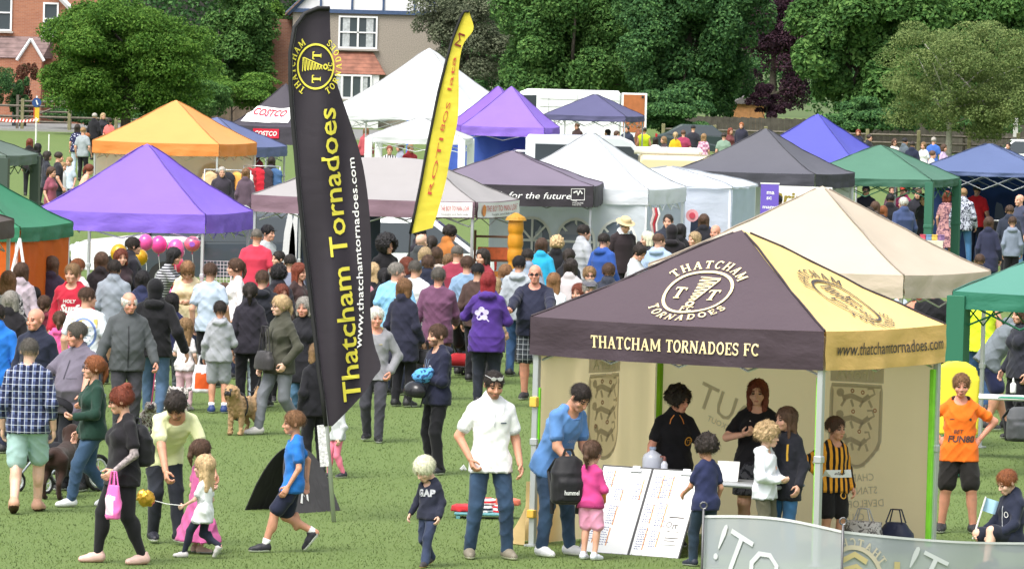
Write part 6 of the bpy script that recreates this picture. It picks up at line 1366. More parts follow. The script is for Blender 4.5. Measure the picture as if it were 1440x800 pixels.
# far left beyond the tents
C(133, 160, 1.72, 150, 'm', 'jacket', BK, J, BK, 'short', 'grey', 'grey haired person in black jacket above the orange gazebo')
C(145, 160, 1.66, 20, 'f', 'jacket', '#2a2a30', J, BK, 'bob', 'blond', 'fair haired woman in dark jacket above the orange gazebo')
C(154, 167, 1.6, 170, 'f', 'tee', '#e0706a', J, BK, 'tail', 'dark', 'woman in salmon pink top with strap seen from behind above the orange gazebo')
C(109, 176, 1.66, 176, 'f', 'tee', '#23264a', J, '#c4d2e4', 'long', 'dark', 'woman in navy spotted top and pale jeans at the far left', tp='dots', tc2='#c9cbe0', g=1.2)
C(123, 188, 1.4, -90, 'c', 'tee', '#3f7a58', J, '#2b3b52', 'short', 'ginger', 'child in green top beside the orange gazebo corner')
C(117, 180, 1.7, 160, 'm', 'tee', '#9aa2a8', J, BK, 'short', 'sandy', 'man in pale grey top behind the woman in spots')
C(42, 196, 1.64, 175, 'f', 'jacket', '#231f22', J, BK, 'bob', 'auburn', 'red brown haired woman behind the dark green tent')
C(53, 203, 1.68, 140, 'f', 'jacket', BK, J, BK, 'bob', 'black', 'black haired woman in black beside the dark green tent')
C(82, 215, 1.76, 100, 'm', 'tee', '#24242b', J, '#262b3a', 'short', 'dark', 'man in dark t-shirt with rucksack above the violet gazebo')
C(88, 229, 1.4, 60, 'c', 'vest', '#dfdde2', S_, NV, 'short', 'sandy', 'boy in white vest above the violet gazebo')
C(113, 230, 1.62, 100, 'f', 'vest', '#e3a68f', J, BK, 'tail', 'auburn', 'auburn woman in peach top bending above the violet gazebo', lean=20)
# left, by the orange walls and the balloon stall
C(12, 384, 1.64, 175, 'f', 'long', '#c9c6c8', J, BK, 'longw', 'lbrown', 'woman with brown curls in black and white patterned top at the left edge', tp='print', tc2='#2a2a2e')
C(15, 412, 1.62, 165, 'f', 'jacket', '#1c1b1f', J, BK, 'bob', 'grey', 'grey haired woman in black jacket at the left edge', g=1.15)
C(-4, 430, 1.7, 180, 'm', 'jacket', '#2674d2', J, NV, 'short', 'dark', 'person in bright blue jacket cut off by the left edge')
C(73, 363, 1.68, 172, 'f', 'coat', '#3d3346', J, BK, 'long', 'brown', 'long haired woman in dark purple coat by the orange tent wall')
C(48, 406, 1.3, 180, 'c', 'jacket', '#2a2326', J, BK, 'bob', 'black', 'dark haired child low by the orange tent wall')
CR['red'] = C(103, 373, 1.78, -12, 'm', 'hoodie', '#b9283e', J, NV, 'short', 'sandy', 'man in red hoodie with white chest lettering facing the camera', yaw=-15)
CR['whitetee'] = C(122, 406, 1.74, 170, 'm', 'tee', '#dfe6f0', J, DB, 'crew', 'brown', 'man in white t-shirt with large blue and yellow back print', g=1.12, yaw=-50)
C(84, 440, 1.25, 178, 'c', 'hoodie', '#e45f9e', J, NV, 'tail', 'brown', 'girl in pink hoodie behind the bald man')
C(143, 357, 1.7, 176, 'f', 'jacket', '#2b2529', J, BK, 'long', 'brown', 'brown haired woman in dark jacket left of the gold balloons')
C(110, 366, 1.66, -40, 'f', 'tee', '#d9d3d3', J, NV, 'short', 'ginger', 'ginger haired person in white behind the man in the red hoodie')
C(186, 336, 1.82, 105, 'm', 'jacket', '#25242c', J, BK, 'short', 'dark', 'tall man in charcoal jacket looking right at the balloon stall', tp=None)
C(222, 345, 1.68, 80, 'f', 'tee', '#22222a', J, BK, 'bob', 'black', 'black haired stallholder in striped top reaching over under the violet gazebo', tp='stripeh', tc2='#b9b9c0', lean=22, arms=('reach', 'reach'), g=1.2)
C(265, 364, 1.62, 0, 'f', 'tee', '#ead9b4', J, NV, 'long', 'lbrown', 'long haired stallholder in cream top looking down behind the wire grid', nod=35, lean=12, arms=('front', 'front'))
C(201, 383, 1.6, 170, 'f', 'jacket', '#2a2f4e', J, BK, 'long', 'black', 'woman in dark cap and navy top at the balloon stall', hat='cap', hatc='#26262c')
C(333, 366, 1.68, -80, 'f', 'long', '#e8e3e6', J, NV, 'tail', 'brown', 'woman in white top with tied brown hair looking left by the violet gazebo')
C(376, 318, 1.8, 60, 'm', 'tee', '#a9b0b4', J, BK, 'short', 'black', 'man in black cap and grey t-shirt behind the man in red', hat='cap', hatc='#1c1c20')
C(361, 324, 1.78, 175, 'm', 'tee', '#c93a52', J, BK, 'crew', 'sgrey', 'man in red t-shirt seen from behind by the violet gazebo leg', g=1.12)
C(393, 355, 1.5, -60, 'c', 'jacket', '#2a2b36', J, BK, 'short', 'dark', 'dark haired boy looking left behind the crowd near the feather flag')
C(369, 382, 1.78, 172, 'm', 'hoodie', '#1e2029', J, BK, 'crew', 'brown', 'short haired young man in black hoodie seen from behind', g=1.1)
C(392, 376, 1.66, 180, 'f', 'jacket', '#2b2a33', J, BK, 'curly', 'black', 'person with black curly hair and dark jacket left of the feather flag')
C(408, 360, 1.62, 178, 'm', 'tee', '#7d8296', J, BK, 'short', 'dark', 'young man in grey t-shirt with white stripe by the feather flag')
C(420, 372, 1.62, 60, 'f', 'long', '#3a2a2a', J, BK, 'long', 'auburn', 'auburn woman half hidden by the feather flag')
C(396, 402, 1.55, 20, 'f', 'jacket', '#45342f', J, BK, 'bob', 'auburn', 'short auburn haired woman behind the woman in olive')
C(72, 490, 1.1, 15, 'c', 'tee', '#d9d4cf', J, NV, 'tail', 'sandy', 'small fair girl with hairband between the men at the left')
C(352, 400, 1.65, 180, 'f', 'jacket', '#2a2731', J, BK, 'tail', 'dark', 'woman in dark jacket behind the boy in white')
# middle crowd
C(524, 372, 1.66, 170, 'f', 'long', '#1f1e26', J, BK, 'long', 'blond', 'woman with long blond hair and black top right of the feather flag')
C(543, 336, 1.74, 40, 'm', 'jacket', '#17161a', J, BK, 'afro', 'black', 'person with very large black hair in black by the food stall')
CR['palebl'] = C(557, 371, 1.8, 160, 'm', 'tee', '#84bbe0', J, NV, 'crew', 'grey', 'man in pale blue t-shirt with shaved grey hair seen from behind', g=1.12, yaw=-60)
C(572, 364, 1.64, 120, 'f', 'jacket', '#33303a', J, BK, 'bob', 'auburn', 'auburn haired person looking right behind the man in pale blue')
C(598, 350, 1.66, 165, 'f', 'jacket', '#5479a6', J, NV, 'long', 'blond', 'blond woman in denim blue jacket in the food queue')
C(592, 331, 1.78, 150, 'm', 'jacket', '#3b3e41', J, BK, 'bald', 'brown', 'bald man in dark green grey jacket in the food queue', skin='c')
C(590, 321, 1.74, 60, 'm', 'jacket', '#23212a', J, BK, 'short', 'black', 'man in round black hat by the yellow flag', hat='beanie', hatc='#17171c')
C(607, 334, 1.66, 170, 'f', 'jacket', '#4a4248', J, BK, 'tail', 'dark', 'dark haired woman in grey brown coat in the food queue')
C(623, 318, 1.8, 120, 'm', 'jacket', '#a5662e', J, BK, 'messy', 'dark', 'dark haired man with tan fur collar bending at the food stall', lean=10)
C(602, 361, 1.76, 165, 'm', 'jacket', '#23273a', J, NV, 'short', 'brown', 'brown haired man in navy jacket with white piping in the middle of the crowd')
C(614, 350, 1.6, 180, 'f', 'long', '#cabcb4', J, BK, 'bob', 'brown', 'woman in pale top with white hairband in the food queue')
C(643, 347, 1.8, 160, 'm', 'tee', '#8f3348', J, NV, 'crew', 'sgrey', 'tall man in burgundy t-shirt with bare arms at the food stall', g=1.1)
C(631, 359, 1.66, 170, 'm', 'gilet', '#22242e', J, BK, 'short', 'sandy', 'sandy haired boy in black gilet with pale piping at the food stall')
C(672, 372, 1.68, 160, 'm', 'long', '#4a3834', J, BK, 'crew', 'black', 'man with cropped black hair behind the woman in purple')
C(694, 392, 1.5, 120, 'f', 'coat', '#a08a70', J, BK, 'bob', 'blond', 'fair haired woman in tan coat beside the woman in purple')
C(730, 362, 1.74, 165, 'm', 'hoodie', '#a4abb3', J, DB, 'short', 'black', 'man in pale grey hoodie and black cap left of the bald man', hat='cap', hatc='#232328')
C(762, 337, 1.68, 170, 'f', 'jacket', '#2ba6d4', J, NV, 'long', 'brown', 'brown haired woman in turquoise jacket by the arched windows')
C(783, 335, 1.68, 165, 'f', 'jacket', '#1d1c22', J, BK, 'curly', 'blond', 'woman with curly blond hair and black top by the arched windows')
C(800, 352, 1.64, 160, 'f', 'jacket', '#202028', J, BK, 'tail', 'dark', 'woman in black with dark ponytail behind the padded jacket')
C(820, 318, 1.84, 115, 'm', 'puffer', '#a3a7ad', J, BK, 'short', 'dark', 'tall man in pale grey padded jacket looking right', arms=('front', 'front'))
CR['bluehood'] = C(849, 330, 1.72, 140, 'm', 'hoodie', '#2d519c', J, NV, 'short', 'dark', 'young man in royal blue hoodie seen from behind', g=1.08)
C(877, 307, 1.8, 25, 'm', 'jacket', '#2c2428', J, BK, 'short', 'grey', 'man in straw brimmed hat and brown jacket looking down', hat='brim', hatc='#c9b48c', nod=22, collar='#dfe6ec')
C(894, 344, 1.64, 60, 'f', 'tee', '#cdd3d9', J, DB, 'bun', 'dark', 'woman with top bun in pale t-shirt looking down', nod=28, arms=('phone', 'phone'))
C(890, 362, 1.2, 30, 'c', 'tee', '#8d8a8c', J, NV, 'short', 'brown', 'small brown haired child in front of the woman with a bun', nod=20)
C(829, 377, 1.64, 5, 'f', 'tee', '#55596a', J, BK, 'tail', 'sandy', 'woman in glasses with sandy hair facing the camera above the black gazebo roof', specs='clear')
C(829, 396, 1.72, 10, 'm', 'jacket', '#3a3a42', J, BK, 'short', 'grey', 'man in grey flat cap at the edge of the black gazebo roof', hat='flat', hatc='#5d5d66')
C(815, 401, 1.6, -30, 'f', 'jacket', '#40363a', J, BK, 'bob', 'auburn', 'auburn haired woman behind the man in the flat cap')
C(779, 386, 1.58, 170, 'f', 'tee', '#dfe4ec', J, DB, 'long', 'lbrown', 'girl with long light brown hair in white t-shirt seen from behind')
C(869, 399, 1.6, 10, 'f', 'jacket', '#43413f', J, BK, 'short', 'lbrown', 'light brown head just above the edge of the black gazebo roof')
C(912, 328, 1.7, -80, 'f', 'jacket', '#25242c', J, BK, 'bob', 'lblond', 'pale blond woman looking left near the white gazebo')
C(926, 330, 1.76, 160, 'm', 'hoodie', '#9db2d0', J, DB, 'crew', 'brown', 'man in pale blue hoodie seen from behind above the cream gazebo', g=1.1, yaw=-40)
C(940, 303, 1.84, -10, 'm', 'jacket', '#2a2e3a', J, BK, 'crew', 'dark', 'man with cropped dark hair facing the camera by the pale grey tent')
C(945, 318, 1.76, 175, 'm', 'hoodie', '#201d22', J, BK, 'short', 'black', 'person in black hood seen from behind by the pale grey tent', hat='hood', hatc='#201d22')
C(957, 317, 1.68, 160, 'f', 'jacket', '#1c1c21', J, BK, 'bob', 'black', 'black haired woman beside the person in the black hood')
C(978, 328, 1.66, -60, 'f', 'jacket', '#4d4f48', J, BK, 'long', 'blond', 'woman with long blond hair looking left near the tip of the black gazebo')
C(990, 303, 1.7, 170, 'f', 'jacket', '#23232b', J, BK, 'bob', 'brown', 'brown haired woman in black top by the pale grey tent', g=1.1)
C(1007, 318, 1.74, -30, 'm', 'long', '#2a3048', J, BK, 'bald', 'sandy', 'bald pink faced man at the tip of the black gazebo', skin='r')
C(1086, 279, 1.7, 60, 'f', 'jacket', '#2a2430', J, BK, 'bob', 'black', 'dark haired woman in front of the purple roller banner')
C(1094, 276, 1.74, 160, 'm', 'jacket', '#1d1b20', J, BK, 'short', 'black', 'dark haired man beside the purple roller banner')
# far middle and right
C(812, 174, 1.76, -40, 'm', 'jacket', '#3a2a2a', J, BK, 'short', 'brown', 'man in brown hat in front of the white panel van', hat='cap', hatc='#5a4436')
C(855, 183, 1.68, -70, 'f', 'long', '#dcdad8', J, BK, 'bob', 'black', 'black haired person in white under the navy gazebo')
C(867, 185, 1.66, 60, 'f', 'jacket', '#54454a', J, BK, 'bob', 'brown', 'brown haired person under the navy gazebo')
C(882, 178, 1.74, -20, 'm', 'jacket', '#33384a', J, BK, 'short', 'dark', 'man in navy top beside the open van door')
C(898, 176, 1.72, 100, 'm', 'jacket', '#7a4a34', J, BK, 'short', 'ginger', 'ginger haired man in brown beside the marshal')
C(906, 180, 1.76, 170, 'm', 'gilet', '#d6ee2e', J, BK, 'short', 'dark', 'marshal in yellow high visibility vest and white cap at the far centre', hat='cap', hatc='#e6e6e6', skin='b')
C(922, 194, 1.6, 176, 'f', 'tee', '#e8e8ec', J, BK, 'bob', 'dark', 'dark haired person in white top behind the cream van')
C(934, 193, 1.64, -60, 'f', 'jacket', '#44363c', J, BK, 'bob', 'sandy', 'sandy haired woman behind the cream van')
C(950, 187, 1.66, 175, 'f', 'tee', '#d4ac22', J, BK, 'tail', 'blond', 'fair haired woman in mustard yellow top behind the cream van')
C(961, 184, 1.7, 175, 'm', 'tee', '#9a3a58', J, BK, 'short', 'brown', 'person in maroon top behind the cream van', g=1.2)
C(975, 177, 1.78, 178, 'm', 'tee', '#2c2c36', J, BK, 'crew', 'black', 'man in dark top behind the cream van')
C(990, 189, 1.64, 160, 'f', 'tee', '#dcb4c4', J, BK, 'long', 'sandy', 'long haired woman in pink check top behind the cream van', tp='check', tc2='#a86a8a', ptsc=.5)
C(1018, 188, 1.7, 175, 'm', 'tee', '#7d9484', J, BK, 'short', 'dark', 'man in sage green top by the black gazebo roof', g=1.15)
C(1043, 173, 1.82, -15, 'm', 'jacket', '#2c2c3c', J, BK, 'short', 'ginger', 'red haired man in dark jacket facing the camera by the rail fence')
C(1027, 181, 1.66, 30, 'f', 'long', '#6a3a3c', J, BK, 'long', 'auburn', 'auburn woman in dark red by the rail fence')
C(1207, 183, 1.68, -10, 'f', 'jacket', '#272a3c', J, BK, 'long', 'auburn', 'auburn woman in navy above the royal blue gazebo')
C(1222, 190, 1.74, 60, 'm', 'jacket', '#24252e', J, BK, 'short', 'dark', 'dark haired man holding white papers above the royal blue gazebo')
C(1258, 196, 1.7, 10, 'f', 'tee', '#e3dcd6', J, BK, 'bob', 'brown', 'woman in sunglasses and pale top above the green gazebo', specs='sun')
C(1272, 195, 1.76, 120, 'm', 'jacket', '#55606a', J, BK, 'short', 'black', 'man with black hair in grey above the green gazebo')
C(1283, 200, 1.76, 160, 'm', 'jacket', '#20263c', J, BK, 'short', 'dark', 'man in navy jacket seen from behind above the green gazebo')
C(1299, 201, 1.64, -30, 'f', 'tee', '#dfe0e2', J, BK, 'tail', 'sandy', 'woman in white t-shirt above the green gazebo')
C(1313, 194, 1.78, 165, 'm', 'tee', '#3f66b4', J, BK, 'short', 'grey', 'grey haired man in blue t-shirt near the birch trunk')
C(1327, 204, 1.62, 60, 'f', 'tee', '#b9a3c4', J, BK, 'bob', 'brown', 'woman in lilac top near the birch trunk')
C(1311, 213, 1.66, 90, 'm', 'tee', '#dddde2', J, BK, 'short', 'brown', 'brown haired person in white right behind the green gazebo')
C(1418, 201, 1.7, -20, 'm', 'jacket', '#4a4a52', J, BK, 'short', 'dark', 'dark haired man beside the white car at the right edge')
C(489, 174, 1.78, 168, 'm', 'gilet', '#b4e22c', J, BK, 'short', 'sandy', 'marshal in lime vest beside the large white marquee', skin='b')
C(497, 206, 1.35, 60, 'c', 'jacket', '#f0832a', J, BK, 'short', 'dark', 'child in orange jacket beside the feather flag', tp='print', tc2='#d9432a')
C(515, 181, 1.7, 170, 'f', 'jacket', '#b0505a', J, NV, 'bob', 'lbrown', 'person in red beside the small white gazebo')
C(548, 206, 1.76, 0, 'm', 'tee', '#e2e2e4', J, BK, 'short', 'auburn', 'man in black and white striped top under the small white gazebo', tp='stripev', tc2='#1c1c20', ptsc=1.5)
C(563, 203, 1.68, -60, 'f', 'jacket', '#8f93a4', J, BK, 'curly', 'brown', 'woman with long curls under the small white gazebo')
C(577, 204, 1.72, 30, 'm', 'jacket', '#a8323a', J, BK, 'short', 'sandy', 'man in dark red under the small white gazebo')
C(382, 222, 1.68, 170, 'f', 'jacket', '#3a3440', J, NV, 'bob', 'dark', 'woman browsing under the slate blue gazebo at the left')
# right, by the green and slate blue gazebos
C(1271, 262, 1.7, -20, 'f', 'jacket', '#a23560', J, BK, 'short', 'brown', 'woman in red cap and magenta jacket under the green gazebo', hat='cap', hatc='#d8503c')
C(1291, 266, 1.74, -10, 'm', 'jacket', '#25252e', J, BK, 'short', 'brown', 'man in black jacket under the green gazebo')
C(1300, 274, 1.66, -30, 'f', 'tee', '#33303c', J, BK, 'bob', 'dark', 'woman in dark t-shirt with bare arms under the green gazebo')
C(1271, 279, 1.76, -150, 'm', 'jacket', '#3c4a70', J, BK, 'short', 'white', 'white haired man in blue raincoat before the green gazebo', g=1.2)
C(1231, 285, 1.66, 170, 'f', 'jacket', '#4a4240', J, BK, 'bob', 'brown', 'brown haired woman under the royal blue gazebo')
C(1242, 291, 1.5, 160, 'c', 'jacket', '#3a3a44', J, BK, 'bob', 'ginger', 'ginger haired child under the royal blue gazebo')
C(1223, 293, 1.6, 180, 'f', 'jacket', '#2e2c33', J, BK, 'bob', 'dark', 'dark haired person at the edge of the cream gazebo')
C(1252, 274, 1.72, 170, 'm', 'jacket', '#1d1d22', J, BK, 'short', 'black', 'man in black seen from behind under the royal blue gazebo')
CR['pattern'] = C(1355, 266, 1.74, 172, 'm', 'jacket', '#c3c8d8', J, '#3f6c96', 'short', 'sandy', 'person in blue and white marbled jacket and jeans at the right', tp='print', tc2='#23263c', ptsc=1.3, g=1.1, legs='wide')
CR['redtee'] = C(1374, 261, 1.78, 160, 'm', 'tee', '#e02b33', J, NV, 'short', 'dark', 'man in bright red t-shirt seen from behind at the right', g=1.12)
C(1385, 257, 1.76, 20, 'm', 'jacket', '#3a3f50', J, BK, 'short', 'black', 'dark haired man facing the man in the red t-shirt')
C(1345, 263, 1.64, 60, 'f', 'tee', '#c48a8a', J, BK, 'long', 'black', 'black haired woman in pink print behind the marbled jacket')
C(1403, 268, 1.64, 170, 'f', 'tee', '#e9e4e2', J, '#5a7a9a', 'long', 'sandy', 'woman with long sandy hair in white top at the right')
C(1430, 261, 1.76, -20, 'm', 'hoodie', '#a9b2c2', J, BK, 'short', 'dark', 'man with pale grey hood up at the right edge', hat='hood', hatc='#a9b2c2')
C(1435, 275, 1.76, -60, 'm', 'gilet', '#3d4258', J, '#5f86ac', 'bald', 'sandy', 'bald man in navy gilet with pushchair at the right edge', g=1.12)
C(1391, 304, 1.66, 170, 'f', 'coat', '#2b2e46', J, '#2f5578', 'long', 'brown', 'woman with long brown hair in navy coat walking away at the right', legs='walka')
C(1378, 359, 1.5, 178, 'c', 'jacket', '#3a3a40', J, NV, 'short', 'brown', 'brown haired head just above the cream gazebo edge')
C(1332, 270, 1.66, 160, 'f', 'dress', '#b98a8a', 'none', BK, 'bob', 'auburn', 'woman in pink patterned dress by the arched window', tp='print', tc2='#6a4a5a')
# under and beyond the cream and teal gazebos
C(1382, 397, 1.78, 165, 'm', 'gilet', '#d3ea2f', J, DB, 'short', 'brown', 'steward in yellow high visibility vest under the teal gazebo', g=1.15)
C(1292, 398, 1.62, 178, 'f', 'tee', '#cf8f78', J, BK, 'long', 'auburn', 'woman in peach top below the cream gazebo')
C(1311, 394, 1.76, 180, 'm', 'tee', '#1b1b20', J, BK, 'short', 'dark', 'person in black below the cream gazebo')
C(1337, 402, 1.6, 160, 'm', 'tee', '#e6e6ea', J, '#3a4566', 'short', 'dark', 'person in black and white chequered top below the cream gazebo', tp='check', tc2='#17171a')
C(1266, 400, 1.5, 178, 'c', 'tee', '#b9c4d2', J, DB, 'short', 'sandy', 'child in pale blue below the cream gazebo')
CR['craft'] = P('man in red cap and grey hoodie leaning over the white craft table', 1398, None, 606, H=1.78, f=95, top='hoodie', tc='#6e767d', bot='shorts', bc='#23284a', hair='short', hc='dark', hat='cap', hatc='#b0262c', arms=((-.02, .2, -.24), (-.02, .22, -.22)), lean=38, nod=5, skin='b', legs='stepa', g=1.1)
C(1437, 430, 1.7, -60, 'f', 'jacket', '#2a2c36', J, BK, 'bob', 'brown', 'person in dark jacket half out of frame at the craft table')
# prints
K = CR['red']; d = text('HOLY', shear=.1, bold=.03); decal(K, d, K['H']*.735, .05, TW, 'lettering', 0); d = text('Surf', shear=.2, bold=.05); decal(K, d, K['H']*.68, .12, TW, 'lettering', 0)
K = CR['whitetee']; d = D2(); d.ring((0, 0), 1, 1.2, .16, 26); decal(K, d, K['H']*.69, .38, plain('blue_print', hexc('#6f86bd'), rough=.6), 'ring_print', 0, True); decal(K, D2().stroke([(-1, 0), (-.3, 0), (.3, 0), (1, 0)], .6), K['H']*.76, .1, plain('straw_print', hexc('#d9bd6a'), rough=.6), 'banner_print', 0, True)
d = D2()
for i in range(7): d.stroke([(-.5+.1*math.sin(i*2), .5-.17*i), (.4+.12*math.cos(i*3), .46-.17*i)], .07)
decal(K, d, K['H']*.66, .2, plain('slate_print', hexc('#7d8aa0'), rough=.6), 'figure_print', 0, True)
FILL = [(161, 368, 1.7, 170, 'm', 'jacket', '#8d95a0', 'short', 'dark', 'man in pale grey jacket among the crowd right of the man in white print t-shirt'), (170, 352, 1.66, 20, 'f', 'jacket', '#33262c', 'bob', 'auburn', 'auburn woman in plum jacket facing the camera by the white toy table'), (30, 372, 1.66, 175, 'f', 'jacket', '#b7a9b4', 'bob', 'brown', 'brown haired woman in pale mauve jacket by the green tent leg'), (62, 418, 1.3, 170, 'c', 'hoodie', '#8a3a4a', 'tail', 'brown', 'child in wine red hoodie behind the bald man in navy'), (296, 372, 1.7, 170, 'm', 'tee', '#b4c3d6', 'short', 'brown', 'man in pale blue t-shirt before the wire grid panel'), (316, 400, 1.3, -40, 'c', 'tee', '#c9c4d0', 'long', 'brown', 'girl in pale lilac top by the violet gazebo leg'), (455, 392, 1.7, 175, 'm', 'jacket', '#20222c', 'short', 'dark', 'man in dark jacket hidden mostly by the black feather flag'), (507, 374, 1.68, 165, 'f', 'jacket', '#c98a98', 'bob', 'brown', 'brown haired woman in dusty pink jacket right of the feather flag'), (541, 380, 1.7, 178, 'f', 'jacket', '#17171c', 'tail', 'black', 'black haired woman in black top beside the navy raincoat'), (584, 368, 1.74, 160, 'm', 'tee', '#d3d6da', 'crew', 'sgrey', 'man in off white t-shirt between the navy raincoat and the mauve jumper'), (657, 362, 1.72, 170, 'm', 'tee', '#7f9ab8', 'short', 'brown', 'man in dusty blue t-shirt left of the purple hoodie'), (711, 374, 1.6, 165, 'f', 'jacket', '#6a727c', 'long', 'lbrown', 'woman in grey jacket between the purple hoodie and the bald man'), (742, 352, 1.72, 175, 'm', 'jacket', '#8b9aae', 'short', 'dark', 'man in blue grey jacket behind the bald man in sunglasses'), (803, 366, 1.66, 160, 'f', 'jacket', '#c4bcc0', 'bob', 'dark', 'dark haired woman in pale jacket behind the girl in white'), (856, 372, 1.7, 170, 'm', 'jacket', '#363a48', 'short', 'brown', 'man in dark blue jacket before the royal blue hoodie'), (680, 352, 1.7, -40, 'f', 'jacket', '#8c2f3a', 'bob', 'dark', 'dark haired server in red top at the food stall'), (1410, 262, 1.7, 175, 'f', 'jacket', '#3a3440', 'bob', 'dark', 'dark haired woman in grey plum jacket by the arched windows'), (1420, 290, 1.68, 170, 'm', 'jacket', '#2a3040', 'short', 'brown', 'man in dark navy jacket behind the bald man in the gilet'), (1316, 262, 1.7, 170, 'm', 'jacket', '#4a4438', 'short', 'grey', 'grey haired man in olive brown jacket under the green gazebo edge'), (1256, 262, 1.66, -20, 'f', 'jacket', '#5a3a4a', 'bob', 'brown', 'woman in mulberry jacket behind the red cap under the green gazebo'), (1218, 262, 1.7, 0, 'm', 'jacket', '#2c2c34', 'short', 'dark', 'stallholder in dark jacket facing out under the royal blue gazebo'), (360, 212, 1.7, -10, 'f', 'jacket', '#8a3040', 'bob', 'brown', 'stallholder in red under the orange gazebo'), (1352, 254, 1.68, 0, 'm', 'jacket', '#2a2c36', 'short', 'brown', 'stallholder in dark top before the arched windows')]
for px, hy, H, f, b, top, tc, hair, hc, lab in FILL: C(px, hy, H, f, b, top, tc, J, BK, hair, hc, lab)
for px, hy, H, f, b, top, tc, hair, hc, lab in [(66, 214, 1.7, 100, 'f', 'jacket', '#2d2f3a', 'bob', 'dark', 'dark haired woman in navy jacket by the leg of the dark green gazebo'), (98, 222, 1.5, -40, 'c', 'tee', '#b8c4d4', 'short', 'sandy', 'boy in pale blue top above the violet gazebo'), (72, 236, 1.6, 60, 'f', 'tee', '#8a4a5a', 'tail', 'brown', 'woman in dusty red top above the violet gazebo'),
    (312, 236, 1.7, 10, 'm', 'jacket', '#37323c', 'short', 'grey', 'grey haired stallholder among the coats under the orange gazebo'), (346, 238, 1.66, 170, 'f', 'jacket', '#5a4a58', 'bob', 'lbrown', 'woman browsing coats under the orange gazebo'), (1424, 306, 1.5, 178, 'c', 'hoodie', '#7a8496', 'short', 'brown', 'child in grey blue hoodie beside the pushchair at the right edge'),
    (1362, 250, 1.7, 20, 'f', 'jacket', '#4a4e62', 'long', 'black', 'woman with long black hair in slate jacket before the arched windows'), (1394, 262, 1.66, 178, 'f', 'jacket', '#6a3a44', 'bob', 'dark', 'woman in wine jacket beside the red t-shirt at the right')]: C(px, hy, H, f, b, top, tc, J, BK, hair, hc, lab)
# ------------------------------------------------------------------ things on and around the stalls
def thing(name, label, cat, loc, rz=0, group=None): return empty(name, loc, rz, label, cat, group)
def solid(name, q, mat, label, cat, loc, rz=0, group=None, smooth=False): o = q.build(name, mat, None, smooth, loc, rz); return tag(o, label, cat, group)
A_ = TT['at']; rr = -TT['r']; hd, hw = TT['hd'], TT['hw']
GREYM = plain('grey_metal', (.2, .21, .22), rough=.45, metal=.4)
def table(label, loc, rz, L, Wd, H, col, cloth=None, group='tables at the stalls', rough=.5):
    t = thing('folding_table', label, 'table', loc, rz, group)
    q = MB(); q.box((0, 0, H-.02), (L, Wd, .04), bev=.015); q.build('tabletop', plain('table_top', hexc(col), rough=rough), t)
    for sx in (-1, 1):
        for sy in (-1, 1): q = MB(); q.tube([(sx*(L/2-.12), sy*(Wd/2-.06), 0), (sx*(L/2-.16), sy*(Wd/2-.08), H-.04)], .015, 6); q.build('leg', GREYM, t)
    for sx in (-1, 1): q = MB(); q.tube([(sx*(L/2-.14), -Wd/2+.07, H*.45), (sx*(L/2-.14), Wd/2-.07, H*.45)], .011, 6); q.build('cross_bar', GREYM, t)
    if cloth:
        c = solid('tablecloth', MB().grid(lambda u, v: ((u-.5)*(L+.06), -Wd/2-.03-.02*math.sin(u*38)*v, H+.006-v*(H-.08)), 40, 6).grid(lambda u, v: ((u-.5)*(L+.06), (v-.5)*(Wd+.06), H+.006), 8, 4), fabric(hexc(cloth)), 'cloth over the '+label, 'tablecloth', loc, rz)
        q = MB()
    return t
table('grey folding table inside the club gazebo behind the scoreboards', A_(.02, -hd+.62), rr, 1.9, .6, .72, '#9a9ea2')
# scoreboards
def board(label, x0, rows, seed):
    g = A_(x0, -hd-.12); root = thing('scoreboard', label, 'whiteboard', g, rr, 'whiteboard score sheets leaning on the table'); rnd = random.Random(seed)
    M = Matrix.Rotation(R_(-29), 4, 'X'); w, h = .53, .92; B = lambda q: [tuple(M @ Vector(v)) for v in q]
    q = MB(); q.box((w/2, 0, h/2), (w, .012, h)); q.v = B(q.v); q.build('panel', plain('whiteboard', (.74, .75, .76), rough=.25), root)
    q = MB(); e = .012
    for c, d in (((w/2, 0, h+e/2), (w+2*e, .02, e)), ((w/2, 0, -e/2), (w+2*e, .02, e)), ((-e/2, 0, h/2), (e, .02, h)), ((w+e/2, 0, h/2), (e, .02, h))): q.box(c, d)
    q.v = B(q.v); q.build('frame', plain('dark_edge', (.06, .06, .065), rough=.5), root)
    q = MB(); q.box((w*.7, -.015, h-.03), (.12, .02, .03)); q.box((w*.7, -.02, h), (.08, .012, .03)); q.v = B(q.v); q.build('clip', STEEL(), root)
    DB_, DO = D2(), D2()
    for (cx, z0, z1, dark) in rows:
        z = z1
        while z > z0:
            n = rnd.randint(2, 4); x = cx
            for i in range(n): L = .008+rnd.random()*.02; DB_.stroke([(x, z), (x+L*.5, z+.008*rnd.random()), (x+L, z-.003)], .007); x += L+.008
            z -= .026
        if dark:
            k = 8; DO.stroke([(cx+.085+.003*math.sin(i*3), z0+(z1-z0)*i/k) for i in range(k+1)], .011)
    fn = lambda p: tuple(M @ Vector((p[0], -.0085, p[1])))
    DB_.lay(fn, plain('pen_blue', (.1, .11, .28), rough=.5), 'writing', root); DO.lay(fn, plain('pen_orange', (.6, .25, .06), rough=.5), 'ruled_lines', root); return root
board('left whiteboard of scores leaning on the table by the girl in pink', -.93, [(.06, .7, .88, 1), (.03, .5, .64, 1), (.2, .56, .68, 1), (.19, .3, .5, 1), (.18, .08, .27, 1), (.02, .1, .3, 1), (.4, .58, .8, 1)], 1)
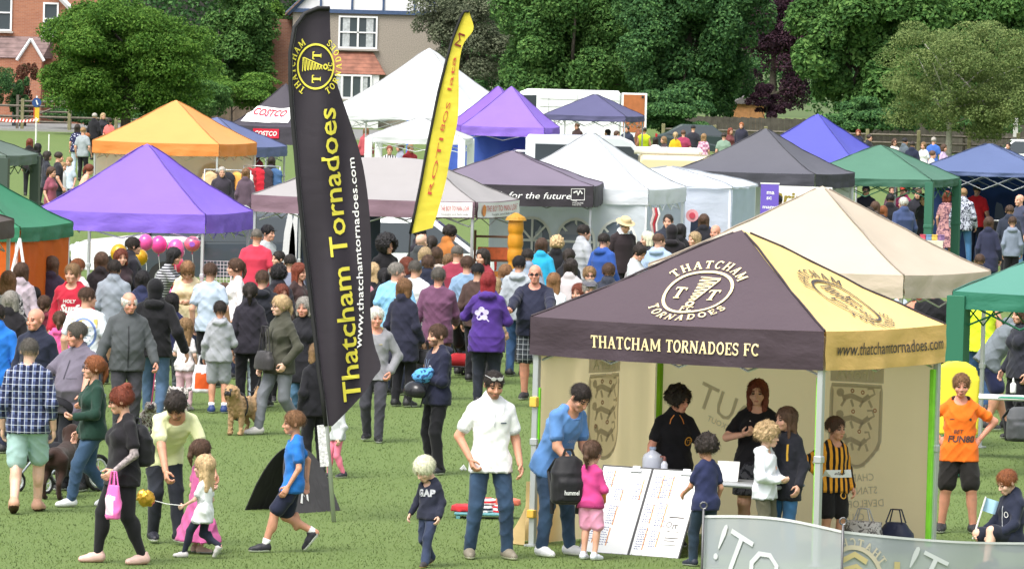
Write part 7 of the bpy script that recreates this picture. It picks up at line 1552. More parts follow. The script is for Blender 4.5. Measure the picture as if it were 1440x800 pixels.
board('right whiteboard of scores with a notice sheet beside the boy in navy', -.375, [(.05, .6, .86, 1), (.03, .34, .54, 1), (.17, .3, .56, 1), (.16, .62, .86, 1), (.03, .06, .3, 1), (.17, .1, .26, 1)], 2)
g = A_(-.375, -hd-.12); M = Matrix.Rotation(R_(-29), 4, 'X'); q = MB(); q.box((.4, -.013, .3), (.2, .004, .34)); q.v = [tuple(M @ Vector(v)) for v in q.v]; sh_ = solid('notice_sheet', q, WHITEP(), 'printed notice sheet stuck on the right whiteboard', 'notice', g, rr)
D = D2(); D.ring((.34, .34), .026, .026, .008, 14); D.merge(text('IT', bold=.03), lambda p: (.38+p[0]*.05, .3+p[1]*.045)); D.merge(text('MATCH DAY', bold=.01), lambda p: (.34+p[0]*.018, .26+p[1]*.02)); D.stroke([(.32, .42), (.4, .421), (.48, .42)], .012); D.stroke([(.33, .2), (.48, .2)], .01); D.stroke([(.33, .17), (.45, .17)], .008)
D.lay(lambda p: tuple(M @ Vector((p[0], -.0165, p[1]))), DKP, 'lettering', sh_)
# jug, sanitiser
g = A_(-.52, -hd+.55, .722); j = thing('water_jug', 'clear plastic water jug standing on the club table', 'jug', g)
q = MB(); q.lathe((0, 0, 0), [(.085, 0), (.1, .02), (.1, .17), (.085, .21), (.03, .245), (.028, .26)], 16); q.build('bottle', plain('translucent_plastic', (.5, .53, .62), rough=.15, alpha=.85), j, True)
q = MB(); q.lathe((0, 0, .26), [(.033, 0), (.033, .025)], 12); q.build('cap', plain('blue_cap', (.3, .36, .5), rough=.4), j)
g = A_(-.36, -hd+.5, .722); j = thing('pump_bottle', 'slim pump bottle with a dark cap beside the water jug', 'bottle', g)
q = MB(); q.lathe((0, 0, 0), [(.03, 0), (.034, .01), (.034, .13), (.012, .16)], 12); q.build('bottle', plain('clear_gel', (.5, .52, .6), rough=.15), j, True)
q = MB(); q.lathe((0, 0, .16), [(.016, 0), (.016, .03), (.008, .04)], 10); q.box((-.02, 0, .2), (.05, .015, .014)); q.build('pump', plain('brown_pump', (.2, .08, .07), rough=.4), j)
q = MB(); q.box((0, 0, .03), (.13, .1, .06), bev=.008); solid('small_box', q, WHITEP(), 'small white box on the table in front of the woman in club polo', 'box', A_(-.2, -hd+.48, .722), rr)
q = MB(); q.box((0, 0, .1), (.22, .012, .2)); q.v = [tuple(Matrix.Rotation(R_(-18), 4, 'X') @ Vector(v)) for v in q.v]; solid('white_card', q, WHITEP(), 'white card propped on the club table behind the curly haired boy', 'card', A_(.33, -hd+.5, .722), rr+.2)
# rucksack in the man's hands
def rucksack(label, loc, rz, col, k=1.0, tilt=0):
    r = thing('rucksack', label, 'bag', loc, rz); s = SDF((-.25, -.22, -.06), (.25, .2, .6), .02)
    s.loft((0, 0, 0), Matrix.Identity(3), [(0, 0, .15, .1), (.05, 0, .17, .12), (.3, 0, .17, .12), (.42, .02, .13, .08), (.46, .02, .08, .05)], .03); s.loft((0, -.1, .03), Matrix.Identity(3), [(0, 0, .12, .05), (.2, 0, .13, .06), (.23, .02, .1, .03)], .02); s.folds(.01, 2)
    V, Q = s.mesh(); obj('bag_body', mesh_np('bag_body', V*k, Q, [fabric(hexc(col), rough=.6)]), r)
    q = MB(); q.tube([(-.06*k, .02, .44*k), (-.03*k, .02, .52*k), (.03*k, .02, .52*k), (.06*k, .02, .44*k)], .014, 6); q.build('grab_handle', BLACKP(), r)
    for sx in (-1, 1): q = MB(); q.tube([(sx*.1*k, .1*k, .42*k), (sx*.15*k, .2*k, .3*k), (sx*.13*k, .12*k, .06*k), (sx*.12*k, .13*k, -.1*k)], .02*k, 6); q.build('strap', BLACKP(), r)
    r.rotation_euler = (R_(tilt), 0, rz); return r
K = FG['blue_tee']; w = K['world']((Vector(K['wr'][0])+Vector(K['wr'][1]))/2)
ru = rucksack('black rucksack held open by the man in the blue t-shirt', GS(796, 147.5)+Vector((0, -.12, CH-(707-hor(796))/147.5)), R_(12), '#1c1c20')
D = D2(); d = text('hummel', bold=.02); D.merge(d, lambda p: (-.07+p[0]*.033, .1+p[1]*.045)); D.lay(lambda p: (p[0], -.168, p[1]), TW, 'lettering', ru)
def held(I, i, off=(0, 0, 0)): return I['world'](Vector(I['wr'][i])+Vector(off))
def bagshape(name, label, cat, loc, rz, w, d, h, col, top=.6, col2=None, handle=.12, group=None):
    r = thing(name, label, cat, loc, rz, group); s = SDF((-w, -d-.03, -h-.02), (w, d+.03, .02), max(.012, w*.08))
    s.loft((0, 0, -h), Matrix.Identity(3), [(0, 0, w*.45, d*.4), (.03*h, 0, w*.5, d*.5), (h*.55, 0, w*.5, d*.55), (h, 0, w*.5*top, d*.3)], .015); s.folds(.012, w*40)
    V, Q = s.mesh(); mats = [fabric(hexc(col), rough=.5)]; fm = None
    if col2: mats.append(fabric(hexc(col2), rough=.5)); c = V[Q].mean(1); fm = ((np.abs(c[:, 0]) < w*.36) & (c[:, 2] < -h*.3) & (c[:, 2] > -h*.85)).astype(np.int32)
    obj('bag_body', mesh_np('bag_body', V, Q, mats, fm), r)
    for sy in (-1, 1): q = MB(); q.tube([(-w*.22, sy*d*.2, -.01), (-w*.12, sy*d*.1, handle), (w*.12, sy*d*.1, handle), (w*.22, sy*d*.2, -.01)], .008, 5); q.build('handle', fabric(hexc(col), rough=.5), r)
    return r
K = FG['long_girl']; bagshape('carrier_bag', 'white and orange carrier bag held by the long haired girl', 'bag', held(K, 0, (-.1, -.1, -.1)), .3, .26, .14, .34, '#dfe0e4', .7, '#e0622a')
K = FG['grey_boy']; bagshape('carrier_bag', 'white and orange carrier bag hanging beside the boy in the grey hoodie', 'bag', held(K, 0, (.02, 0, -.1)), .2, .26, .14, .36, '#d9d9e0', .7, '#d95a26')
K = FG['black_woman']; bagshape('gift_bag', 'pink plastic bag carried by the woman in black', 'bag', held(K, 0, (.05, -.02, -.12)), R_(-58), .22, .1, .32, '#e86fb8', .95, '#f3d3e4')
K = FG['olive_woman']; bagshape('handbag', 'dark grey slouchy handbag of the woman in the olive jacket', 'bag', K['world']((-.02, -.24, K['H']*.6)), R_(-50), .34, .14, .24, '#3a383a', .7, None, .3)
K = FG['navy_coat']; bagshape('handbag', 'black handbag hanging from the arm of the woman in the navy raincoat', 'bag', held(K, 1, (-.04, 0, -.1)), R_(150), .26, .1, .2, '#1c1c20', .8)
K = FG['black_woman']; rucksack('black rucksack on the back of the woman in black', K['world']((.0, .16, K['H']*.55)), R_(-58+180), '#1d1c20', .85)
K = CR['bluehood'] if 'bluehood' in CR else None
# cycle helmet with blue gloves
K = FG['helmet_man']; w = K['world']((Vector(K['wr'][0])+Vector(K['wr'][1]))/2)
he = thing('cycle_helmet', 'black cycle helmet held by the bearded man', 'helmet', w+Vector((-.07, -.08, -.16)), .6)
s = SDF((-.17, -.2, -.12), (.17, .2, .17), .012); s.ell((0, 0, 0), (.12, .16, .12), .01); s.half((0, 0, -.05), (0, .15, -1))
for x in (-.06, 0, .06): s.cone((x, -.1, .13), (x, .1, .13), .014, .014, .01, sub=True)
V, Q = s.mesh(); obj('shell', mesh_np('shell', V, Q, [plain('gloss_black', (.015, .015, .018), rough=.2)]), he); q = MB(); q.tube([(-.11, 0, -.05), (-.06, -.03, -.17), (.06, -.03, -.17), (.11, 0, -.05)], .008, 5); q.build('chin_strap', BLACKP(), he)
s = SDF((-.16, -.12, -.12), (.16, .12, .12), .014); s.ell((0, 0, 0), (.12, .07, .08), .01); s.ell((.07, 0, .04), (.06, .05, .06), .02); s.folds(.03, 3); V, Q = s.mesh()
tag(obj('gloves', mesh_np('gloves', V, Q, [fabric(hexc('#5aa3dd'), 'print', hexc('#274a78'))]), None, w+Vector((.02, -.06, .02))), 'light blue crumpled gloves in the arms of the bearded man', 'gloves')
q = MB(); K = FG['helmet_man']
# gold foil balloon on a string, crisps
g = K0 = FG['white_girl']; hb = held(g, 0); b = thing('foil_balloon', 'gold foil balloon held low by the girl in the white blouse', 'balloon', hb+Vector((-.36, .02, .06)))
s = SDF((-.13, -.1, -.13), (.13, .1, .13), .012); s.ell((0, 0, 0), (.095, .055, .08), .01, M=Matrix.Rotation(.5, 3, 'Y')); s.warp(.006, 60, 1); V, Q = s.mesh(); obj('foil', mesh_np('foil', V, Q, [plain('gold_foil', (.6, .36, .05), rough=.28, metal=.75)]), b)
q = MB(); q.tube([(.08, 0, -.02), (.2, 0, -.05), (.36, -.02, -.06)], .004, 4); q.build('stick', WHITEP(), b)
g = FG['pink_girl']; q = MB(); q.box((0, 0, 0), (.1, .04, .14), bev=.018); solid('snack_packet', q, [plain('red_gold_packet', (.5, .2, .04), rough=.3, metal=.3, var=.6, bs=18)], 'red and gold snack packet in the hand of the girl in pink', 'packet', held(g, 1, (.03, -.06, -.06)), .4)
# bags on the ground inside the gazebo
bg_ = bagshape('shopping_bag', 'grey and white patterned shopping bag on the gazebo floor', 'bag', A_(1.02, hd-.5, .3), rr, .42, .2, .29, '#b9b6b4', .95); bg_.children[0].data.materials[0] = fabric(hexc('#c4c1be'), 'print', hexc('#6b6866'), 1.2)
bagshape('holdall', 'navy holdall beside the patterned shopping bag', 'bag', A_(1.3, hd-.35, .3), rr, .4, .22, .28, '#20253c', .5)
# mesh banner along the front
def mesh_banner():
    ps = [GS(985, 163), GS(1181, 166), GS(1478, 163)]; hs = [.87, .845, .72]; m, nt, b = nodes('mesh_banner_cloth'); b.inputs['Base Color'].default_value = (.36, .395, .415, 1); b.inputs['Roughness'].default_value = .95; b.inputs['Specular IOR Level'].default_value = .1
    tp = N(nt, 'ShaderNodeBsdfTransparent'); mx = N(nt, 'ShaderNodeMixShader'); mx.inputs[0].default_value = .8; nt.links.new(tp.outputs[0], mx.inputs[1]); nt.links.new(b.outputs[0], mx.inputs[2]); nt.links.new(mx.outputs[0], nt.nodes['Material Output'].inputs[0])
    wp = plain('banner_white', (.56, .59, .6), rough=.9, spec=.1)
    for i, lab in ((0, 'left grey mesh banner with mirrored lettering strung between posts in front'), (1, 'right grey mesh banner with mirrored lettering and crest in front')):
        a, b_ = ps[i], ps[i+1]; L = (b_-a).length; dr = (b_-a).normalized(); nr = Vector((dr.y, -dr.x, 0)); root = thing('mesh_banner', lab, 'banner', a, 0, 'mesh banners at the front')
        def S(u, z, off=0.0, a=a, b_=b_, i=i, L=L, nr=nr):
            h = hs[i]*(1-u)+hs[i+1]*u; sag = (.05 if i == 0 else -.035)*math.sin(math.pi*u); zz = z/.85*(h+sag)
            o = .018*math.sin(u*L*3+z*2+i)*math.sin(math.pi*u)+.006*math.sin(u*L*9-z*3); p = (b_-a)*u+nr*(o+off); return (p.x, p.y, zz+.04*0)
        q = MB(); q.grid(lambda u, v: S(u, .05+.8*v), 40, 10); q.build('cloth', m, root, True)
        q = MB(); q.grid(lambda u, v: S(u, .83+.022*v, .008), 40, 1); q.build('hem', plain('banner_hem', (.6, .62, .63), rough=.5), root, True)
        d = text('SHOOT!', bold=.0); aa, bb = d.bbox(); D = D2(); k = .33
        x0 = .13 if i == 0 else .62; ca, sa = math.cos(R_(-24)), math.sin(R_(-24))
        D.merge(d, lambda p: ((bb[0]-p[0])*k*ca-p[1]*k*sa+x0, (bb[0]-p[0])*k*sa+p[1]*k*ca+.5)); D.lay(lambda p: S(p[0]/L, p[1], .012), wp, 'lettering', root)
        if i == 1:
            D = D2(); D.ring((.12, .42), .27, .3, .04, 30); D.merge(on_arc('THATCHAM', .3, 90, .08), lambda p: (.12-p[0], .42+p[1])); D.lay(lambda p: S(max(0, p[0])/L, p[1], .012), plain('pale_gold', (.5, .45, .34), rough=.5), 'crest', root)
            D = D2(); D.stroke([(.0, .6), (.12, .66), (.24, .6)], .05); D.stroke([(.02, .52), (.14, .56), (.22, .5)], .04); D.lay(lambda p: S(max(0, p[0])/L, p[1], .014), plain('gold_mark', (.5, .42, .2), rough=.5), 'emblem', root)
            q = MB(); q.grid(lambda u, v: S((.52+.06*u)/L, .2+.42*v, .011), 2, 6); q.build('gold_bar', plain('gold_mark', (.5, .42, .2), rough=.5), root)
    for p, h, lab in ((ps[0], .93, 'thin steel post with ring at the left end of the mesh banners'), (ps[1], .9, 'thin steel post with ring where the two mesh banners meet')):
        r = thing('banner_post', lab, 'post', p+Vector((0, -.05, 0)), 0); q = MB(); q.tube([(0, 0, -.1), (0, 0, h)], .011, 8); q.build('rod', plain('dark_steel', (.12, .12, .125), rough=.4, metal=.6), r, True)
        q = MB(); q.tube([(.03*math.sin(t*.7), 0, h+.03-.03*math.cos(t*.7)) for t in range(10)], .008, 5); q.build('ring', plain('dark_steel', (.12, .12, .125), rough=.4, metal=.6), r)
mesh_banner()
# pop-up oval banner folded as a tent, by the flag
g = GS(411, 136); pu = thing('popup_banner', 'black rounded pop-up banner standing on the grass behind the boy in blue', 'banner', g)
def oval(sx, fx):
    q = MB(); w, h = .66, .66
    def fn(u, v):
        z = h*(1-v)*(.05+.95*u*(2-u)) if False else 0
        return (0, 0, 0)
    out = [(-w+2*w*i/20, h*(1-abs(-1+2*i/20)**2.6)**.6) for i in range(21)]
    V = []; F = []
    for k in (0, 1):
        for (x, z) in out: V.append((sx*(.3-.27*z/h)+.012*k, x*.62+fx, z))
    n = len(out); F = [tuple(range(n)), tuple(range(2*n-1, n-1, -1))]+[(i, i+1, n+i+1, n+i) for i in range(n-1)]
    q.add(V, F); return q
for sx, c in ((-1, '#232225'), (1, '#3f3d40')):
    pn = oval(sx, 0).build('panel', fabric(hexc(c), rough=.7), pu)
D = D2(); D.stroke([(-.05, .1), (-.01, .2), (.03, .12), (.05, .24)], .025); D.stroke([(-.08, .3), (0, .31)], .02); D.lay(lambda p: (.3-.27*p[1]/.66+.022, p[0]*1.4-.12, p[1]), TW, 'emblem', pu)
D = D2(); D.stroke([(-.1, .03), (0, .07), (.12, .05)], .03); D.lay(lambda p: (-(.3-.27*p[1]/.66)-.012, p[0]-.1, p[1]), TW, 'emblem', pu); pu.rotation_euler = (0, 0, R_(-38))
# folded kits on a teal tray
g = at(677, 728); q = MB(); q.box((0, 0, .05), (.56, .36, .03), bev=.01)
for x in (-.24, .24): q.box((x, 0, .016), (.04, .36, .03))
solid('low_tray', q, plain('teal_tray', (.12, .32, .36), rough=.5), 'low teal tray on the grass behind the man in the white polo shirt', 'tray', g)
for i, (x, y, z, c, c2, lab) in enumerate(((-.2, 0, .1, '#c8323a', None, 'red folded shirt at the left end of the teal tray'), (.0, -.02, .1, '#23263a', '#d9dade', 'navy and white striped folded shirt in the middle of the tray'), (.2, .02, .1, '#d9dade', '#c8323a', 'white and red folded shirt at the right end of the tray'), (.02, .05, .17, '#d0303a', '#e6e6e8', 'red and white folded shirt on top of the navy striped one'), (.27, .06, .17, '#d3705a', None, 'salmon folded shirt on top of the white and red one'))):
    s = SDF((-.16, -.18, -.06), (.16, .18, .07), .014); s.loft((0, 0, -.035), Matrix.Identity(3), [(0, 0, .12, .14), (.06, 0, .11, .13), (.075, .02, .07, .09)], .02); s.folds(.015, i); V, Q = s.mesh()
    tag(obj('folded_shirt', mesh_np('folded_shirt', V, Q, [fabric(hexc(c), 'stripeh' if c2 else None, hexc(c2) if c2 else None, .9)]), None, g+Vector((x, y, z)), .3*i), lab, 'shirt', 'folded shirts on the teal tray')
q = MB(); q.tube([(0, 0, .02), (.03, .02, .05), (.06, 0, .02)], [.02, .035, .015], 6); solid('paper_scrap', q, WHITEP(), 'scrap of white paper lying on the grass beside the bearded man', 'litter', at(648, 663))
# ------------------------------------------------------------------ dogs
def dog(label, px, fy, h, f, col, fluffy=0.0, tail=1, harness=None, patch=None, head_down=0.0, legs_c=None, v=None):
    p = at(px, fy); r = thing('dog', label, 'dog', p, R_(f), 'dogs at the fair'); k = h/.6; v = v or max(.012, .02*k); s = SDF((-.22*k, -.62*k, -.01), (.22*k, .62*k, .85*k), v)
    R = lambda x, y, z: (x*k, y*k, z*k); w = 1+fluffy*1.2
    s.loft(R(0, 0, .42), Matrix.Rotation(R_(90), 3, 'X'), [(-.3*k, .0, .07*k*w, .075*k*w), (-.22*k, .0, .1*k*w, .11*k*w), (0, .0, .095*k*w, .105*k*w), (.2*k, -.0, .105*k*w, .14*k*w), (.3*k, .01*k, .07*k*w, .09*k*w)], .04)
    nz_ = .64-head_down
    s.cone(R(0, -.26, .46), R(0, -.36, nz_-.04), .085*k*w, .07*k*w, .05); s.ell(R(0, -.4, nz_+.02), (.075*k*w, .09*k*w, .075*k*w), .03); s.cone(R(0, -.43, nz_), R(0, -.53, nz_-.03), .05*k*w, .036*k*w, .03)
    for sx in (-1, 1):
        s.ell(R(sx*.075*w, -.37, nz_-.02), (.022*k*w, .04*k*w, .08*k*w), .02)
        for y, o in ((-.22, .02), (.24, -.03)):
            if y < 0: s.cone(R(sx*.075, y, .38), R(sx*.075, y+.02*sx, .2), .05*k*w, .034*k*w, .03); s.cone(R(sx*.075, y+.02*sx, .2), R(sx*.075, y-.01+.02*sx, .03), .03*k*w, .026*k*w, .02); s.ell(R(sx*.075, y-.04+.02*sx, .025), (.032*k, .05*k, .025*k), .015)
            else: s.cone(R(sx*.08, y, .4), R(sx*.08, y-.03, .27), .075*k*w, .05*k*w, .04); s.cone(R(sx*.08, y-.03, .27), R(sx*.08, y+.09, .16), .042*k*w, .03*k*w, .02); s.cone(R(sx*.08, y+.09, .16), R(sx*.08, y+.06, .03), .027*k*w, .025*k*w, .015); s.ell(R(sx*.08, y+.025, .025), (.032*k, .05*k, .025*k), .015)
    if tail == 1: s.cone(R(0, .28, .47), R(0, .42, .56), .035*k*w, .03*k*w, .03); s.cone(R(0, .42, .56), R(0, .46, .68), .03*k*w, .018*k*w, .02)
    elif tail == 2: s.cone(R(0, .28, .47), R(.05, .44, .44), .035*k, .026*k, .03); s.cone(R(.05, .44, .44), R(.1, .56, .5), .026*k, .014*k, .02)
    if fluffy: s.warp(.02*k*fluffy*2, 38/k, 2); s.warp(.012*k, 75/k, 4)
    V, Q = s.mesh(); c = V[Q].mean(1); m = np.zeros(len(Q), np.int32)
    fur = fabric(hexc(col), 'print' if patch else None, hexc(patch) if patch else None, .8/k, rough=.9)
    m[(c[:, 1] < -.515*k) & (c[:, 2] > (nz_-.05)*k)] = 1; ex = ((np.abs(c[:, 0])-.04*k)/(.016*k))**2+((c[:, 2]-(nz_+.045)*k)/(.016*k))**2; m[(ex < 1.6) & (c[:, 1] < -.43*k)] = 1
    obj('body', mesh_np('body', V, Q, [fur, plain('dog_nose', (.015, .013, .013), rough=.3)], m), r)
    if harness:
        q = MB(); ww = w*1.06
        for y in (-.18,): q.tube([(.125*k*ww*math.sin(t*math.pi/8), y*k, (.43+.155*ww*math.cos(t*math.pi/8))*k) for t in range(17)], .014*k, 5)
        q.tube([(0, -.3*k, (.42+.1*ww)*k), (0, -.18*k, (.43+.155*ww)*k), (0, .05*k, (.43+.12*ww)*k)], .014*k, 5); q.build('harness', plain('harness_web', hexc(harness), rough=.7), r)
    return r
dog('tan curly coated dog in a black harness standing among the boys', 341, 611, .5, -24, '#ac8c68', .2, 1, '#1f1f22')
dog('dark brown dog seen from behind beside the pushchair', 84, 700, .62, 168, '#33221c', 0, 2)
dog('small grey and white terrier beside the hooded man', 243, 579, .34, -80, '#cfc9c4', .3, 1, None, '#5a5350', .05)
dog('small grey and white shaggy dog on a pink lead before the old man in grey', 209, 610, .32, 8, '#c9c2bd', .35, 1, None, '#6a5a52')
def lead(label, a, b, col):
    q = MB(); a, b = Vector(a), Vector(b); q.tube([a+(b-a)*t-Vector((0, 0, .12*math.sin(math.pi*t))) for t in (0, .25, .5, .75, 1)], .008, 5); return solid('dog_lead', q, plain('lead_web', hexc(col), rough=.6), label, 'lead', (0, 0, 0))
lead('pink lead from the old man in grey to the shaggy dog', held(FG['fleece'], 0, (0, 0, -.1)), at(209, 610)+Vector((0, -.12, .3)), '#e05a8a')
lead('dark lead from the woman in olive to the tan dog', held(FG['olive_woman'], 1, (0, 0, -.08)), at(341, 611)+Vector((.05, -.05, .55)), '#2a2a2c')
# ------------------------------------------------------------------ pushchairs
def pushchair(label, loc, rz, frame='#9aa0a6', seat='#22232a', rimc='#d9dbde', big=.15, accent=None):
    r = thing('pushchair', label, 'pushchair', loc, rz, 'pushchairs among the crowd'); fm_ = plain('pram_frame', hexc(frame), rough=.35, metal=.5)
    q = MB()
    for sx in (-1, 1): q.tube([(sx*.24, .42, 1.02), (sx*.24, .3, .85), (sx*.22, -.05, .45), (sx*.2, -.42, .16)], .014, 7); q.tube([(sx*.22, .05, .55), (sx*.24, .3, .16)], .014, 7)
    q.tube([(-.24, .42, 1.02), (.24, .42, 1.02)], .018, 7); q.tube([(-.24, .3, .16), (.24, .3, .16)], .012, 7); q.build('frame', fm_, r, True)
    for (x, y, rad) in ((-.27, .3, big), (.27, .3, big), (-.2, -.44, .1), (.2, -.44, .1)):
        w = empty('wheel', (x, y, rad)); w.parent = r; q = MB(); q.tube([(.0, rad*.9*math.sin(t*math.pi/9), rad*.9*math.cos(t*math.pi/9)) for t in range(19)], .022, 6); q.build('tyre', TYRE, w, True)
        q = MB(); q.tube([(.0, rad*.72*math.sin(t*math.pi/9), rad*.72*math.cos(t*math.pi/9)) for t in range(19)], .012, 5)
        for t in range(5): q.tube([(0, 0, 0), (0, rad*.72*math.sin(t*1.257), rad*.72*math.cos(t*1.257))], .008, 4)
        q.build('rim', plain('pram_rim', hexc(rimc), rough=.4), w)
    s = SDF((-.3, -.4, .2), (.3, .4, 1.1), .025); s.cone((-.12, -.2, .45), (.12, -.2, .45), .09, .09, .05); s.cone((-.12, .02, .5), (-.1, .22, .85), .09, .07, .04); s.cone((.12, .02, .5), (.1, .22, .85), .09, .07, .04); s.ell((0, .1, .88), (.22, .26, .16), .03); s.ell((0, -.1, .76), (.17, .3, .18), .02, sub=True); V, Q = s.mesh(); obj('seat', mesh_np('seat', V, Q, [fabric(hexc(seat))]), r)
    s = SDF((-.25, -.1, .1), (.25, .35, .42), .025); s.cone((-.13, .1, .25), (.13, .1, .25), .1, .1, .04); V, Q = s.mesh(); obj('basket', mesh_np('basket', V, Q, [fabric(hexc(accent or seat))]), r); return r
pushchair('pushchair with white rimmed wheels pushed by the stout man in grey', at(84, 690), R_(-38), '#8f969c', '#1d1d22', '#d8dadd', .2)
pushchair('black pushchair with red and blue bags between the mauve jumper and the purple hoodie', at(655, 530), R_(160), '#3a3a3e', '#1c1c20', '#2a2a2c', .13, '#c8323a')
pushchair('black pushchair with an orange bag at the right edge', at(1408, 372), R_(150), '#d9dbde', '#1f1f24', '#2a2a2c', .13, '#f0632a')
# ------------------------------------------------------------------ balloon stall
zb = lambda px, py, s: GS(px, s)+Vector((0, 0, CH-(py-hor(px))/s))
def balloon(label, px, py, s, r, col, kz=1.12, metal=0.0, group='balloons under the violet gazebo'):
    o = thing('balloon', label, 'balloon', zb(px, py, s), 0, group); q = MB(); q.lathe((0, 0, 0), [(r*math.sin(math.pi*i/10)*(1-.12*(i < 4)*(4-i)/4)+.001, -r*kz*math.cos(math.pi*i/10)) for i in range(11)], 18); q.build('skin', plain('balloon', hexc(col), rough=.22, metal=metal, coat=.4), o, True)
    q = MB(); q.lathe((0, 0, -r*kz-.02), [(.02, -.015), (.008, .0), (.012, .02)], 8); q.build('knot', plain('balloon', hexc(col), rough=.22), o); q = MB(); q.tube([(0, 0, -r*kz-.02), (.03, 0, -r*kz-.3), (0, 0, -r*kz-.55)], .004, 4); q.build('string', WHITEP(), o); return o
for a in (('leftmost gold balloon beside the long haired woman', 165, 356, 85, .145, '#dda81a', 1.1, .35), ('gold balloon behind the face of the tall man in charcoal', 195, 362, 84, .13, '#cf9a16', 1.1, .35), ('pink balloon just above the tall man in charcoal', 202, 341, 83, .13, '#e0509a'), ('pink balloon behind the stallholder in stripes', 221, 344, 82, .14, '#dd3f90'),
          ('tallest pink balloon right of the stallholder in stripes', 245, 352, 82, .15, '#e8559c', 1.35), ('coral pink balloon with a violet middle by the gazebo leg', 268, 343, 83, .14, '#e0607e', .95), ('crimson pink balloon below the tall pink one', 247, 372, 81.5, .13, '#d8406a')): balloon(*a)
D = D2(); D.disc((0, 0), .05, .045, 12); o_ = [o for o in bpy.data.objects if o.get('label', '').startswith('coral')][0]; D.lay(lambda p: (p[0], -.14, p[1]), plain('violet_print', hexc('#9a5ac0'), rough=.4), 'spot', o_)
b = thing('beach_ball', 'rainbow striped ball beside the stallholder in cream', 'ball', zb(238, 412, 87)); q = MB()
for i in range(6):
    q.grid(lambda u, v, i=i: (.15*math.sin(math.pi*v)*math.sin((i+u)*math.pi/3), -.15*math.sin(math.pi*v)*math.cos((i+u)*math.pi/3), .15*math.cos(math.pi*v)), 5, 12, i)
q.build('panels', [plain('ball_%s' % c[1:], hexc(c), rough=.3) for c in ('#4fae4a', '#e8d23a', '#ef8a2a', '#e04a8a', '#8a5ac8', '#d83a4a')], b, True); b.rotation_euler = (.3, .3, .6)
table('pink covered table under the violet gazebo', GS(270, 88.5), -.18, 1.5, .6, .78, '#d87ab0', '#d86aa6', rough=.8)
table('white table with toys under the violet gazebo', GS(172, 88), -.1, 1.2, .6, .74, '#e6e6ea', '#e2e2e8')
wg = thing('wire_grid', 'white wire grid panel standing on the pink table', 'display stand', GS(303, 88)+Vector((0, -.1, .79)), -.1); q = MB()
for i in range(9): q.tube([(-.22+.055*i, 0, 0), (-.22+.055*i, 0, .46)], .004, 4); q.tube([(-.22, 0, .0575*i), (.22, 0, .0575*i)], .004, 4)
q.build('mesh', WHITEP(), wg)
for x in (-.23, .23): q = MB(); q.box((x, 0, .22), (.02, .03, .48)); q.build('upright', WHITEP(), wg)
q = MB(); q.box((0, 0, .07), (.26, .16, .13), bev=.04); solid('toy_bag', q, fabric(hexc('#d8447e')), 'pink toy bag on the white toy table', 'bag', GS(152, 88)+Vector((0, -.1, .75)))
q = MB(); q.lathe((0, 0, 0), [(.09, 0), (.085, .1), (.03, .3), (.015, .33)], 10); solid('toy_cone', q, plain('blue_toy', hexc('#8cc0e0'), rough=.4), 'pale blue cone shaped toy on the white toy table', 'toy', GS(154, 88)+Vector((.05, .1, .75)))
for x, lab in ((404, 'left pale grey pointed board standing by the feather flag'), (413, 'right pale grey pointed board standing by the feather flag')):
    q = MB(); q.prism([(-.11, 0), (.11, 0), (.13, .5), (.09, 1.1), (0, 1.62), (-.09, 1.1), (-.13, .5)], -.02, .02); solid('pointed_board', q, plain('pale_board', (.66, .66, .68), rough=.5), lab, 'board', GS(x, 81)+Vector((0, 0, .35)))
# clothes rails
def rail(label, px, s, L, items):
    g = GS(px, s); r = thing('clothes_rail', label, 'clothes rail', g, 0, 'clothes rails under the left gazebos'); q = MB()
    for x in (-L/2, L/2): q.tube([(x, 0, 0), (x, 0, 1.6)], .016, 6); q.tube([(x, -.25, .05), (x, .25, .05)], .016, 6)
    q.tube([(-L/2, 0, 1.6), (L/2, 0, 1.6)], .016, 6); q.build('frame', STEEL(), r, True)
    for i, (c, nm) in enumerate(items):
        x = -L/2+L*(i+.6)/(len(items)+.2); s_ = SDF((-.3, -.3, -1.0), (.3, .3, .05), .03); s_.loft((0, 0, -.95), Matrix.Identity(3), [(0, 0, .1, .26), (.6, 0, .08, .22), (.88, 0, .06, .2), (.95, 0, .03, .05)], .03); s_.folds(.02, i); V, Q = s_.mesh()
        tag(obj('garment', mesh_np('garment', V, Q, [fabric(hexc(c))]), None, g+Vector((x, 0, 1.56)), 1.2+.25*math.sin(i*2)), nm+(' hanging under the orange gazebo' if px < 340 else ' hanging under the slate blue gazebo'), 'garment', 'garments on the clothes rails')
rail('clothes rail with tan and dark coats under the orange gazebo', 318, 59, 1.1, [('#c4a882', 'tan coat'), ('#4a3a34', 'dark brown coat'), ('#26242c', 'black long coat'), ('#e0a050', 'amber top'), ('#dcdad8', 'white football shirt')])
rail('clothes rail with red garments under the slate blue gazebo', 366, 57, .9, [('#a8303a', 'deep red coat'), ('#c8283a', 'bright red coat'), ('#3a3640', 'charcoal jacket'), ('#3f5f8a', 'blue denim jacket')])
